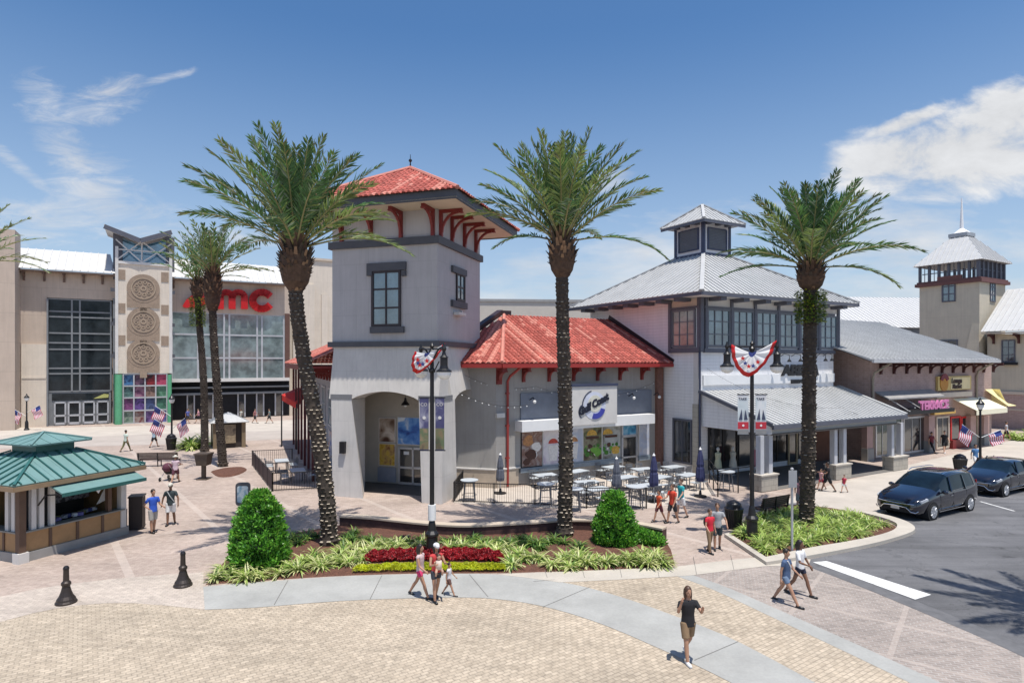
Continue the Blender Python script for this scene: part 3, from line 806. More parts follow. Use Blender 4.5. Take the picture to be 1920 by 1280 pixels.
# red awning canopy beyond the porch
aw = thing('red_awning_canopy', 'small bright red fabric canopy on dark posts in front of the porch wing', 'canopy', (-19.2, 48.5, 0))
cx, cy = -19.3, 51.5
q = [V((cx - 1.5, cy - .3, 4.0)), V((cx - .2, cy - 1.9, 3.65)), V((cx + 1.9, cy - .6, 4.5)), V((cx + .6, cy + 1.2, 4.8))]
q = [W(528, 741, 50.5), W(556, 757, 49.0), W(573, 732, 50.0), W(560, 727, 52.5)]
part('canopy_top', mat('red_canvas', (.55, .03, .02), .7, var=.1), aw, lambda m: (m.prism(q, (0, 0, .06)), [m.prism([a, b, b - V((0, 0, .4)), a - V((0, 0, .4))], (0.02, .03, 0)) for a, b in zip(q, q[1:] + q[:1])]))
part('canopy_frame', BLACKM, aw, lambda m: [m.tube([V((p.x, p.y, 0)), p], .06, 6) for p in q])

# ================================================================== red roofed restaurant
RF = Frame((-.24, 34.4), ang=UA)
WC = V((11.5, 37.4, 0))
tK = RF.t(930); tE = RF.t(1243)
K0 = RF.p(tK, 0, 0)
RWALL = block_mat('restaurant_grey_wall', (0.345, 0.33, 0.31), 2.2, 2.4, UA, line=.86, var=.08, mort=.012, bump=.1)
re = thing('restaurant_building', 'low grey restaurant with a red clay tile roof and picture covered shop windows', 'building', tuple(K0))
LFr = Frame(tuple(K0), ang=R(-14))   # short facet turning towards the tower
part('wall', RWALL, re, lambda m: (RF.box(m, tK, tE + .3, -6, 0, 0, 6.75), m.hexa([LFr.p(-2.6, 0, 0), K0, RF.p(tK, -5.9, 0), LFr.p(-2.6, -6, 0)],
     [LFr.p(-2.6, 0, 6.74), K0 + V((0, 0, 6.74)), RF.p(tK, -5.9, 6.74), LFr.p(-2.6, -6, 6.74)])))
EO = .95
ek = RF.p(tK - .15, EO, 6.92); er = RF.p(RF.t(1262, EO), EO, 6.92)
el_ = LFr.p(-3.3, EO, 6.92)
rr = RF.p(RF.t(1262, EO), -5.6, 10.05); rl = RF.p(RF.t(945, -5.6), -5.6, 10.05)
rb = MB()
tile_roof(rb, [ek, er, rr, rl], RF.u, w=.28, row=.42, r=.08)
tile_roof(rb, [el_, ek, rl], ek - el_, w=.28, row=.42, r=.08)
rb.mi = 1; rb.tube([ek + V((0, 0, .04)), rl + V((0, 0, .06))], .12, 6)
roof = rb.build('roof', TILE, re)
part('underlay', DRED, roof, lambda m: (m.prism([ek, er, rr, rl], (0, 0, -.06)), m.prism([el_, ek, rl], (0, 0, -.06))))
part('verge', mat('dark_verge_metal', (.035, .018, .02), .5), roof, lambda m: (m.bar(el_ + V((-.15, .1, .12)), rl + V((-.25, .1, .25)), .42, .30), m.bar(rl + V((-.3, .1, .2)), rl + RF.u * .5 + V((0, .1, .2)), .3, .3)))
part('verge', MATS['dark_verge_metal'], roof, lambda m: m.bar(er + V((.12, 0, .06)), rr + V((.12, 0, .22)), .26, .34))
part('gutter', mat('red_gutter', (.33, .03, .025), .4, var=.1), re, lambda m: (m.bar(el_ + V((0, 0, -.14)), ek + V((0, 0, -.14)), .16, .22), m.bar(ek + V((0, 0, -.14)), er + V((0, 0, -.14)), .16, .22)))
part('soffit', DRED, re, lambda m: (RF.box(m, tK, RF.t(1262, EO), .0, EO - .1, 6.66, 6.72),))
for px in (983, 1031, 1077, 1122, 1164, 1205):
    part('bracket', DRED, re, lambda m: bracket(RF, m, RF.t(px, .15), 5.85, 6.66, .75, 0, .16))
part('bracket', DRED, re, lambda m: bracket(RF, m, tK + .15, 5.75, 6.66, .75, 0, .30))
part('bracket', DRED, re, lambda m: bracket(LFr, m, -1.9, 5.75, 6.66, .75, 0, .16))
def f(m):
    t = RF.t(952, .12)
    m.tube([RF.p(t + .5, EO - .1, 6.75), RF.p(t + .05, .3, 6.2), RF.p(t, .12, 5.9), RF.p(t, .12, .05)], .075, 8)
    for z in (1.6, 3.4, 5.2): RF.box(m, t - .11, t + .11, 0, .16, z, z + .07)
part('downspout', mat('red_downspout', (.30, .035, .028), .45, var=.15), re, f)
part('pilaster', mat('brown_brick_pilaster', (.20, .10, .075), .8, var=.2, scale=6), re, lambda m: RF.box(m, RF.t(1233, .25), RF.t(1244, .25), 0, .25, 0, 6.6))
part('plinth', mat('tan_plinth', (.45, .38, .30), .8), re, lambda m: (RF.box(m, tK - .02, RF.t(972, .1), 0, .12, 0, 1.0), LFr.box(m, -2.6, .02, 0, .12, 0, 1.0)))
part('plinth_cap', OFFW, re, lambda m: (RF.box(m, tK - .02, RF.t(975, .1), 0, .16, 1.0, 1.07), LFr.box(m, -2.6, .02, 0, .16, 1.0, 1.07)))
# projecting white canopy bar with the sign panel
zb0 = RF.z(1100, 802, .8); zb1 = RF.z(1100, 783, .8)
cn = part('canopy', WHITE, re, lambda m: RF.box(m, RF.t(979, .8), RF.t(1228, .8), 0.0, .8, zb0, zb1))
cn['label'] = 'white canopy bar above the shop windows'
part('canopy_top_panel', mat('canopy_grey_top', (.17, .19, .23), .6), re, lambda m: (RF.box(m, RF.t(980, .3), RF.t(1226, .3), 0, .10, zb1, zb1 + 1.5)))
ts0, ts1 = RF.t(1073, .95), RF.t(1157, .95); zs0, zs1 = RF.z(1115, 795, .95), RF.z(1115, 724, .95)
sg = thing('logo_sign_panel', 'square white restaurant sign with a round wave logo and slanted script lettering', 'sign', tuple(RF.p((ts0 + ts1) / 2, .9, zs0)))
part('panel', OFFW, sg, lambda m: RF.box(m, ts0, ts1, .81, .95, zs0, zs1))
part('panel_cap', NAVY, sg, lambda m: RF.box(m, ts0 - .05, ts1 + .05, .78, 1.0, zs1, zs1 + .16))
tcn, zcn = (ts0 + ts1) / 2 - .05, (zs0 + zs1) / 2 - .02
def ring(m, fr, t, z, d, r0, r1, a0, a1, n=28, th=.02):
    for k in range(n):
        x0, x1 = a0 + (a1 - a0) * k / n, a0 + (a1 - a0) * (k + 1) / n
        P = lambda r, a: fr.p(t + r * math.cos(a), d, z + r * math.sin(a))
        m.prism([P(r0, x0), P(r1, x0), P(r1, x1), P(r0, x1)], fr.n * th)
part('logo_disc', mat('logo_pale_blue', (.60, .63, .74), .5), sg, lambda m: ring(m, RF, tcn, zcn, .955, 0.01, .82, 0, 2 * PI, 32, .01))
part('logo_inner', mat('logo_cream', (.62, .61, .52), .5), sg, lambda m: ring(m, RF, tcn + .02, zcn + .12, .967, 0.01, .5, 0, 2 * PI, 24, .01))
part('logo_arc', NAVY, sg, lambda m: (ring(m, RF, tcn, zcn, .957, .86, .93, R(105), R(200), 18, .015), ring(m, RF, tcn - .72, zcn - .32, .957, .40, .46, R(120), R(235), 10, .015)))
part('logo_wave', mat('logo_royal_blue', (.05, .06, .35), .5), sg, lambda m: ring(m, RF, tcn + .05, zcn - .05, .978, .42, .74, R(-110), R(-15), 14, .015))
text_mesh('lettering', 'Gulf Coast', .58, facade_matrix(RF, tcn - 1.12, .985, zcn - .56, R(23)), mat('ink_black', (.012, .014, .03), .5, var=0), sg, .02, .035, .25, .92)
# shop front
zt = RF.z(1090, 800, .05); zbt = RF.z(1090, 866, .05)
tS0, tS1, tD0, tD1 = RF.t(977, .05), RF.t(1163, .05), RF.t(1165, .05), RF.t(1195, .05)
FOOD = [poster_mat('food_picture_ice', [(.45, .42, .40), (.20, .10, .07), (.35, .30, .28)], 1.6, 1),
        poster_mat('food_picture_shake', [(.62, .58, .60), (.68, .64, .64), (.50, .42, .50)], 1.3, 2.2),
        poster_mat('food_picture_snack', [(.50, .46, .46), (.42, .47, .58), (.60, .60, .64)], 1.5, 4),
        poster_mat('food_picture_burger', [(.05, .03, .02), (.12, .09, .05), (.25, .22, .15), (.10, .12, .05), (.05, .02, .01)], 1.3, 6.1),
        poster_mat('food_picture_salad', [(.06, .05, .04), (.18, .17, .14), (.35, .36, .34), (.45, .45, .42)], 1.4, 7)]
PWH = mat('print_white', (.70, .66, .62), .5, var=.15, scale=9); PCH = mat('print_caramel', (.42, .20, .08), .5, var=.4, scale=9); PBR = mat('print_chocolate', (.07, .025, .015), .5, var=.4, scale=9); PRD = mat('print_red', (.42, .05, .03), .5, var=.4, scale=9); PYL = mat('print_bun', (.55, .33, .06), .5, var=.35, scale=9); PGR = mat('print_leaf_dark', (.04, .16, .015), .5, var=.5, scale=12); PGL = mat('print_leaf_light', (.14, .34, .04), .5, var=.4, scale=12)
n = 5
for k in range(n):
    a, b_ = tS0 + (tS1 - tS0) * k / n, tS0 + (tS1 - tS0) * (k + 1) / n
    w = MB(); RF.box(w, a, b_, 0, .05, zbt, zt); w = w.build('window', OFFW if k else BLACK, re)
    wp = part('window_picture', FOOD[k], w, lambda m: RF.box(m, a + .05, b_ - .04, .05, .075, zbt + .06, zt - .05))
    cx_ = (a + b_) / 2; hh = zt - zbt; ww_ = (b_ - a)
    def disc(nm, mt, fx, fz, r, a0_=0, a1_=360, sz=1.0, r0=.005): part(nm, mt, wp, lambda m: m.prism([RF.p(min(b_ - .05, max(a + .06, cx_ + fx * ww_ + r * (.72 + .5 * random.random() * (a1_ == 360) + .2) * math.cos(R(a0_ + (a1_ - a0_) * j / 14)))), .073 + .004 * r, zbt + fz * hh + r * (.8 + .4 * random.random() * (a1_ == 360)) * math.sin(R(a0_ + (a1_ - a0_) * j / 14))) for j in range(14 if a1_ == 360 else 15)], RF.n * .012))
    if k == 0:
        for fx, fz, r, mt in ((-.18, .72, .30, PCH), (.2, .55, .27, PWH), (-.05, .35, .33, PBR), (.1, .33, .2, PWH), (-.25, .15, .2, PBR)): disc('printed_scoop', mt, fx, fz, r)
    if k in (1, 2):
        part('printed_cup', PWH, wp, lambda m: m.prism([RF.p(cx_ - .26, .076, zbt + hh * .12), RF.p(cx_ + .26, .076, zbt + hh * .12), RF.p(cx_ + .36, .076, zbt + hh * .55), RF.p(cx_ - .36, .076, zbt + hh * .55)], RF.n * .012))
        disc('printed_topping', PRD if k == 1 else PCH, 0, .60, .36, 0, 180); disc('printed_cream', PWH, .0, .70, .18)
    if k in (3, 4):
        disc('printed_bun', PYL, -.05 if k == 3 else -.2, .74, .42, 0, 180); part('printed_patty', PBR, wp, lambda m: m.prism([RF.p(cx_ - .5, .077, zbt + hh * .64), RF.p(cx_ + .45, .077, zbt + hh * .64), RF.p(cx_ + .45, .077, zbt + hh * .71), RF.p(cx_ - .5, .077, zbt + hh * .71)], RF.n * .012))
        for q in range(13): disc('printed_leaf', (PGR, PGL, PGR, PWH, PBR)[q % 5], -.42 + q * .07, .32 + .13 * math.sin(q * 2.1), .10 + .05 * math.cos(q * 3))
        disc('printed_dish', PYL if k == 4 else PGL, .22, .26, .26); disc('printed_sauce', PRD, .24, .27, .12)
part('window_sill', mat('sill_blue_grey', (.20, .24, .28), .6), re, lambda m: (RF.box(m, tS0 - .1, tD0 - .05, 0, .18, zbt - .26, zbt), RF.box(m, tD1 + .05, RF.t(1217), 0, .18, zbt - .26, zbt)))
dr = part('door', ALU, re, lambda m: [RF.box(m, a, b, 0, .10, c, e) for a, b, c, e in ((tD0, tD0 + .12, 0, zt), (tD1 - .12, tD1, 0, zt), (tD0, tD1, zt - .1, zt - .001), (tD0, tD1, 2.25, 2.4), (tD0, tD1, .95, 1.05), (tD0, tD1, .02, .2))])
part('glass', SGLASS, dr, lambda m: RF.box(m, tD0 + .1, tD1 - .1, 0, .04, .15, 2.3))
part('transom_picture', poster_mat('transom_blue', [(.03, .15, .3), (.08, .32, .5), (.5, .65, .75)], 1.5, 9), dr, lambda m: RF.box(m, tD0 + .1, tD1 - .1, 0, .05, 2.4, zt - .1))
w = part('window', OFFW, re, lambda m: RF.box(m, tD1 + .12, RF.t(1217), 0, .05, zbt, zt))
part('window_picture', FOOD[2], w, lambda m: RF.box(m, tD1 + .18, RF.t(1217) - .06, .05, .075, zbt + .06, zt - .05))
for px, py in ((992, 752), (1177, 745), (1224, 743), (1050, 750)):
    l_ = part('wall_lamp', BLACKM, re, lambda m: m.tube([RF.p(RF.t(px), .1, RF.z(px, py - 3)), RF.p(RF.t(px), .45, RF.z(px, py - 8)), RF.p(RF.t(px), .6, RF.z(px, py - 2))], .03, 6))
    part('bulb', LWHITE, l_, lambda m: m.ball(RF.p(RF.t(px), .6, RF.z(px, py)), .10))
part('vent_box', OFFW, re, lambda m: RF.box(m, RF.t(932, .2), RF.t(947, .2), 0, .2, 3.9, 4.15))

# ================================================================== flat cream block seen over the red roof
bb = thing('cream_background_block', 'flat roofed pale cream building seen above the red roof between tower and palm', 'building', (3, 62, 0))
BF = Frame((-5, 60), ang=R(4))
part('wall', mat('pale_cream_render', (.60, .55, .47), .85, var=.05), bb, lambda m: BF.box(m, -2, 16.5, -10, 0, 0, 12.9))
part('parapet', mat('parapet_grey', (.34, .34, .33), .7), bb, lambda m: BF.box(m, -2.1, 16.6, -10.1, .1, 12.9, 13.15))
# ================================================================== white building with cupola and arcade
WF = Frame(WC, ang=UA)                                   # street front
WS = Frame(WC, u=(.5, -.866, 0), n=(-.866, -.5, 0))      # side face, t negative going back
SID = block_mat('white_lap_siding', (0.77, 0.77, 0.78), 6.0, .2, UA, line=.86, var=.04, mort=.014, bump=.5)
WD, LW = 11.0, 13.4
TRIM = mat('slate_trim', (.10, .105, .13), .55, var=.12)
wb = thing('white_market_building', 'white boarded building with a grey metal hip roof, louvred cupola and shop arcade', 'building', tuple(WC))
part('wall', SID, wb, lambda m: WF.box(m, 0, LW, -WD, 0, 0, 10.95))
ER = 11.15; EOV = 1.2
c4 = [WF.p(-EOV, EOV, ER), WF.p(LW + EOV, EOV, ER), WF.p(LW + EOV, -WD - EOV, ER), WF.p(-EOV, -WD - EOV, ER)]
CC = V((14.05, 45.3, 0)); cs_ = 1.35
tc_ = (CC - WC).dot(WF.u); dc_ = (CC - WC).dot(WF.n)
k4 = [WF.p(tc_ - cs_, dc_ + cs_, 14.65), WF.p(tc_ + cs_, dc_ + cs_, 14.65), WF.p(tc_ + cs_, dc_ - cs_, 14.65), WF.p(tc_ - cs_, dc_ - cs_, 14.65)]
rb = MB()
for i in range(4):
    j = (i + 1) % 4
    seam_roof(rb, [c4[i], c4[j], k4[j], k4[i]], c4[j] - c4[i], w=.42, h=.06, tw=.05)
for i in range(4): rb.bar(c4[i] + V((0, 0, .06)), k4[i] + V((0, 0, .06)), .26, .07)
roof = rb.build('roof', METROOF, wb)
part('fascia', TRIM, wb, lambda m: [WF.box(m, *q, ER - .24, ER - .06) for q in ((-EOV, LW + EOV, EOV - .07, EOV), (-EOV, -EOV + .07, -WD - EOV, EOV - .07), (LW + EOV - .07, LW + EOV, -WD - EOV, EOV - .07))])
part('soffit', mat('soffit_white', (.6, .58, .56), .8), wb, lambda m: WF.box(m, -EOV + .07, LW + EOV - .07, -WD - EOV, EOV - .07, 10.95, 11.0))
for k in range(7): part('rafter_tail', TRIM, wb, lambda m: WF.box(m, .6 + k * 2.05, 1.1 + k * 2.05, .1, EOV - .15, 10.72, 10.95))
for k in range(7): part('rafter_tail', TRIM, wb, lambda m: WS.box(m, -1.2 - k * 1.6, -.7 - k * 1.6, .1, EOV - .15, 10.72, 10.95))
# cupola
cf = Frame(tuple(WF.p(tc_ - cs_, dc_ + cs_, 0)), ang=UA); cl_ = Frame(tuple(WF.p(tc_ - cs_, dc_ + cs_, 0)), u=(.5, -.866, 0), n=(-.866, -.5, 0))
cz0, cz1 = 14.45, 16.95
cu = part('cupola', SID, wb, lambda m: cf.box(m, 0, 2 * cs_, -2 * cs_, 0, cz0, cz1))
def f(m):
    for fr, a, b_ in ((cf, 0, 2 * cs_), (cl_, -2 * cs_, 0)):
        fr.box(m, a - .08, b_ + .08, 0, .10, cz0, cz0 + .30)
        fr.box(m, a - .06, a + .14, 0, .08, cz0 + .3, cz1); fr.box(m, b_ - .14, b_ + .06, 0, .083, cz0 + .3, cz1)
part('corner_trim', NAVY, cu, f)
def f(m):
    for fr, a in ((cf, 0), (cl_, -2 * cs_)):
        fr.box(m, a + .45, a + 2.25, 0.0, .05, cz0 + .62, cz0 + 2.05)
        for k in range(12): m.hexa(*[[fr.p(a + .5, .05, z), fr.p(a + 2.2, .05, z), fr.p(a + 2.2, .10, z - .05), fr.p(a + .5, .10, z - .05)] for z in (cz0 + .75 + k * .11, cz0 + .77 + k * .11)])
part('louvre', mat('louvre_grey', (.16, .17, .19), .6), cu, f)
def f(m):
    for fr, a in ((cf, 0), (cl_, -2 * cs_)):
        for q in ((a + .38, a + .46, cz0 + .55, cz0 + 2.12), (a + 2.24, a + 2.32, cz0 + .55, cz0 + 2.12), (a + .46, a + 2.24, cz0 + .55, cz0 + .62), (a + .46, a + 2.24, cz0 + 2.05, cz0 + 2.12)):
            fr.box(m, q[0], q[1], 0, .12, q[2], q[3])
part('louvre_frame', NAVY, cu, f)
ce = [WF.p(tc_ + a, dc_ + b_, 16.95) for a, b_ in ((-2.15, 2.15), (2.15, 2.15), (2.15, -2.15), (-2.15, -2.15))]
ca = WF.p(tc_, dc_, 18.55)
rb = MB()
for i in range(4): seam_roof(rb, [ce[i], ce[(i + 1) % 4], ca], ce[(i + 1) % 4] - ce[i], w=.4, h=.05)
for i in range(4): rb.bar(ce[i] + V((0, 0, .05)), ca + V((0, 0, .06)), .2, .07)
rb.build('cupola_roof', METROOF, cu)
part('cupola_fascia', TRIM, cu, lambda m: (WF.box(m, tc_ - 2.15, tc_ + 2.15, dc_ + 2.05, dc_ + 2.12, 16.72, 16.9), WF.box(m, tc_ - 2.12, tc_ - 2.05, dc_ - 2.1, dc_ + 2.05, 16.72, 16.9),
     [cf.box(m, .2 + k * .95, .5 + k * .95, .03, .6, 16.75, 16.95) for k in range(3)], [cl_.box(m, -2.5 + k * .95, -2.2 + k * .95, .03, .6, 16.75, 16.95) for k in range(3)]))
# upper glazed strip
PX = (1323, 1371, 1415, 1459, 1498, 1535, 1571)
zt0, zt1 = WF.z(1323, 650, .1), WF.z(1323, 577, .1)
part('corner_post', TRIM, wb, lambda m: (WF.box(m, -.08, .20, 0.0, .10, 7.6, 10.94), WS.box(m, -.20, 0.0, 0.0, .10, 7.6, 10.93)))
WINF = mat('window_slate_frame', (.13, .14, .16), .5, var=.1)
for a, b_ in zip(PX, PX[1:]):
    ta, tb = WF.t(a, .05), WF.t(b_, .05)
    window(WF, wb, 0, 0, 0, 0, d=.03, tz=(ta + .10, tb - .10, zt0, zt1), nx=3, ny=3, fm=WINF, gm=BGLASS, fw=.13, mw=.06, proud=.08)
    part('transom_panel', OFFW, wb, lambda m: WF.box(m, ta + .1, tb - .1, 0, .05, zt1 + .12, 10.9))
def f(m):
    for p in PX: WF.box(m, WF.t(p, .05) - .1, WF.t(p, .05) + .1, 0, .16, zt0 - .1, 10.93)
    WF.box(m, .2, LW, 0, .18, zt0 - .35, zt0 - .1); WF.box(m, .2, LW, 0, .14, zt1, zt1 + .12)
part('window_posts', TRIM, wb, f)
ws0, ws1 = WS.t(1257, .05), WS.t(1306, .05)
window(WS, wb, 0, 0, 0, 0, d=.03, tz=(ws0 + .12, ws1 - .08, zt0, zt1), nx=3, ny=3, fm=WINF, gm=glass_mat('curtained_glass', (.25, .25, .22), rough=.2), fw=.13, mw=.06)
part('side_window_trim', TRIM, wb, lambda m: (WS.box(m, ws0 - .1, ws0 + .12, 0, .16, zt0 - .35, 10.9), WS.box(m, ws0 + .12, 0, 0, .15, zt0 - .35, zt0 - .05), WS.box(m, ws0 + .12, 0, 0, .14, zt1 + .02, zt1 + .14)))
part('side_transom_panel', CREAM, wb, lambda m: WS.box(m, ws0 + .12, -.22, 0, .06, zt1 + .14, 10.9))
part('downspout', NAVY, wb, lambda m: m.tube([WS.p(.05, .12, 7.6), WS.p(.05, .12, .2)], .07, 8))
part('fascia_board', WHITE, wb, lambda m: WF.box(m, .15, LW, 0, .10, WF.z(1323, 722), WF.z(1323, 722) + .62))
part('stone_quoins', STONE, wb, lambda m: (WS.box(m, -.55, -.1, 0, .12, 0, 4.4), WF.box(m, -.12, .5, 0, .13, 0, 1.0)))
part('corner_strip', OFFW, wb, lambda m: WS.box(m, -.50, -.12, 0, .08, 4.4, 7.55))
# side doorway
window(WS, wb, 1262, 1298, 785, 868, d=.02, nx=2, ny=1, fm=TRIM, gm=SGLASS, fw=.12, name='side_door')
# lettering and little lamps
sg = thing('black_letter_sign', 'black slanted capital letters on the white wall above the arcade, behind the right palm', 'sign', tuple(WF.p(WF.t(1500, .1), .1, 6.3)))
zl = WF.z(1470, 703, .12)
text_mesh('lettering', 'ABENA', .95, facade_matrix(WF, WF.t(1466, .12), .14, zl), BLACK, sg, .05, .05, .18, 1.0, 1.28)
text_mesh('small_lettering', 'HOME GIFTS', .30, facade_matrix(WF, WF.t(1483, .12), .14, zl - .55), BLACK, sg, .03, .035, 0, 1.0)
for px in (1458, 1480, 1501, 1548, 1560):
    py = 676 - (px - 1458) * .02
    t = WF.t(px, .5)
    l_ = part('gooseneck_lamp', BLACKM, wb, lambda m: (m.tube([WF.p(t - .35, .05, WF.z(px, py) + .25), WF.p(t - .3, .35, WF.z(px, py) + .45), WF.p(t, .5, WF.z(px, py) + .35), WF.p(t, .5, WF.z(px, py) + .1)], .022, 6),
         m.lathe(WF.p(t, .5, WF.z(px, py) - .1), [(.15, 0), (.12, .08), (.04, .2)], 10)))
# ---- arcade roof
AD = 5.15
at0 = WF.z(1330, 732, 0.1); ae = WF.z(1440, 797, AD)
tR = WF.t(1700, AD); A0 = WF.p(-.1, .02, at0); A1 = WF.p(LW + .6, .02, at0); A2 = WF.p(tR, AD, ae); A3 = WF.p(-.1, AD, ae)
rb = MB(); seam_roof(rb, [A3, A2, A1, A0], WF.u, w=.40, h=.05, tw=.045)
A4 = WF.p(tR, -.5, ae); seam_roof(rb, [A2, A4, A1], WF.n, w=.40, h=.05)
rb.bar(A2 + V((0, 0, .05)), A1 + V((0, 0, .05)), .22, .06)
ar = rb.build('arcade_roof', METROOF, wb)
part('arcade_gutter', TRIM, wb, lambda m: (m.bar(A3 + V((0, 0, -.15)), A2 + V((0, 0, -.15)), .14, .22), m.bar(A2 + V((0, 0, -.15)), A4 + V((0, 0, -.15)), .14, .22)))
part('arcade_gable', SID, wb, lambda m: m.prism([WF.p(.05, .06, ae - .55), WF.p(.05, AD - .25, ae - .55), WF.p(.05, AD - .25, ae - .02), WF.p(.05, .06, at0 - .12)], WF.u * .12))
part('arcade_verge', TRIM, wb, lambda m: m.bar(A0 + V((0, 0, -.02)) - WF.u * .06, A3 + V((0, 0, -.02)) - WF.u * .06, .12, .20))
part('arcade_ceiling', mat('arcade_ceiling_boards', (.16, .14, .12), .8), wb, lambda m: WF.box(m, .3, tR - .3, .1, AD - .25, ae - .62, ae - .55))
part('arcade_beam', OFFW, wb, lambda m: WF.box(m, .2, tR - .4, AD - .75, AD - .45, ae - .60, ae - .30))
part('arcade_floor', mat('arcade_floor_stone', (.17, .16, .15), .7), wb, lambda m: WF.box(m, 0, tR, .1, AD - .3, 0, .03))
for a, b_ in ((1428, 1444), (1566, 1583), (1673, 1690)):
    c_ = part('column', mat('column_grey_paint', (.50, .51, .54), .6, var=.08), wb, lambda m: [WF.box(m, WF.t(p, AD - .5) - .15, WF.t(p, AD - .5) + .15, AD - .75, AD - .45, .85, ae - .6) for p in (a, b_)])
    part('stone_base', STONE, c_, lambda m: WF.box(m, WF.t(a, AD - .5) - .32, WF.t(b_, AD - .5) + .32, AD - .95, AD - .25, .03, .85))
    part('base_cap', mat('limestone_cap', (.5, .46, .4), .8), c_, lambda m: WF.box(m, WF.t(a, AD - .5) - .38, WF.t(b_, AD - .5) + .38, AD - 1.0, AD - .2, .85, .92))
# shop front inside the arcade
for a, b_ in ((.6, 3.2), (3.3, 5.9), (6.0, 8.2), (9.3, 11.2)):
    window(WF, wb, 0, 0, 0, 0, d=.02, tz=(a, b_, .35, 3.0), nx=2, ny=1, fm=BLACKM, gm=SGLASS, fw=.08)
window(WF, wb, 0, 0, 0, 0, d=.02, tz=(8.25, 9.25, .05, 2.6), nx=1, ny=1, fm=mat('oak_door_frame', (.42, .33, .2), .6), gm=SGLASS, fw=.14, name='shop_door')
part('passage_wall', mat('passage_brick_brown', (.17, .075, .045), .8, var=.2), wb, lambda m: WF.box(m, 11.3, LW + .05, 0.0, .06, 0, 3.0))
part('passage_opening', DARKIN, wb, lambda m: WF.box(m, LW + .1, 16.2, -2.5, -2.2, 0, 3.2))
# mannequins
def mannequin(t, d, label, dressm):
    p0 = WF.p(t, d, 0)
    o = thing('mannequin', label, 'mannequin', tuple(p0))
    part('stand', ALU, o, lambda m: (m.lathe(p0, [(.18, .03), (.18, .05), (.02, .06), (.02, .8)], 10)))
    part('dress', dressm, o, lambda m: m.lathe(p0, [(.24, .55), (.20, .9), (.15, 1.1), (.19, 1.35), (.18, 1.45), (.06, 1.5), (.05, 1.58)], 12))
    part('head', OFFW, o, lambda m: m.ball(p0 + V((0, 0, 1.68)), .10, 10, 7, (1, 1, 1.25)))
mannequin(.9, .55, 'shop mannequin in a pale yellow green dress, nearest the building corner', mat('pale_green_cloth', (.5, .52, .36), .8))
mannequin(2.0, .75, 'shop mannequin in a cream dress under the arcade, between two others', mat('cream_cloth', (.6, .57, .48), .8))
mannequin(3.3, 1.3, 'shop mannequin in a long pink dress under the arcade roof', mat('pink_cloth', (.5, .2, .25), .8))

# ================================================================== brick shop row
b0 = G(1858, 830)
BR = Frame((b0.x, b0.y), ang=UA)
bt0 = BR.t(1632)
BRICK = block_mat('brown_brick', (0.43, 0.31, 0.275), .42, .15, UA, line=1.1, var=.10, mort=.02, c2=(.37, .26, .225), bump=.2)
br_ = thing('brick_shop_building', 'brown brick shop row with a low grey metal roof and a yellow awning', 'building', tuple(BR.p(bt0, 0, 0)))
part('wall', BRICK, br_, lambda m: BR.box(m, bt0, .1, -14, 0, 0, 7.0))
er_ = [BR.p(BR.t(1637, 1.2), 1.2, 7.2), BR.p(BR.t(1875, 1.2), 1.2, 7.2)]
rr_ = [BR.p(bt0 - 1.6, -11, 11.2), BR.p(BR.t(1662, -10), -10, 11.0)]
rb = MB(); seam_roof(rb, [er_[0] - BR.u * .4, er_[1], BR.p(1.2, -10, 11.0), BR.p(bt0 - 2.4, -10, 11.0)], BR.u, w=.5, h=.05)
rb.build('roof', METROOF, br_)
part('verge_wall', BRICK, br_, lambda m: m.prism([BR.p(bt0, 0, 7.0), BR.p(bt0, -10, 7.0), BR.p(bt0, -10, 10.8), BR.p(bt0, -.3, 7.1)], BR.u * .3))
part('gutter', mat('white_gutter', (.5, .5, .5), .4), br_, lambda m: m.bar(er_[0] + V((0, 0, -.16)), er_[1] + V((0, 0, -.16)), .16, .22))
BRD = mat('bracket_dark', (.07, .02, .018), .6)
for k in range(11):
    part('bracket', BRD, br_, lambda m: bracket(BR, m, bt0 + 1.2 + k * 1.72, 6.1, 6.9, .8, 0, .16))
for px in (1633, 1828):
    part('downspout', mat('beige_downspout', (.33, .27, .20), .5), br_, lambda m: m.tube([BR.p(BR.t(px) + .9, .9, 6.9), BR.p(BR.t(px) + .1, .2, 6.2), BR.p(BR.t(px) + .05, .12, 5.8), BR.p(BR.t(px) + .05, .12, .1)], .09, 8))
# yellow sign
def psign(px0, px1, py0, py1, d0, d1): return lambda m: BR.pbox(m, px0, px1, py0, py1, d0, d1)
ys = thing('yellow_shop_sign', 'yellow sign board with a round head emblem and two lines of dark letters on brick', 'sign', tuple(BR.q(1790, 735)))
part('board', mat('sign_yellow', (.62, .45, .16), .5), ys, psign(1759, 1821, 705, 731, .02, .2))
part('face_panel', mat('sign_cream_yellow', (.75, .62, .35), .5), ys, psign(1783, 1819, 707, 729, .2, .23))
part('emblem', mat('sign_orange', (.5, .22, .03), .5), ys, lambda m: ring(m, BR, BR.t(1771, .25), BR.z(1771, 718), .2, .01, .62, 0, 2 * PI, 20, .05))
part('emblem_cap', mat('sign_maroon', (.18, .02, .03), .5), ys, lambda m: ring(m, BR, BR.t(1771, .25), BR.z(1771, 716), .24, .3, .68, R(20), R(160), 12, .05))
tx = mat('sign_ink', (.04, .015, .01), .5, var=0)
text_mesh('lettering', 'Lounge', .56, facade_matrix(BR, BR.t(1784, .25), .25, BR.z(1800, 717)), tx, ys, .02, .02, .15)
text_mesh('lettering', 'Market', .50, facade_matrix(BR, BR.t(1786, .25), .25, BR.z(1800, 727)), tx, ys, .02, .02, .1)
part('ledge', CREAM, br_, psign(1757, 1823, 735, 744, 0, .35))
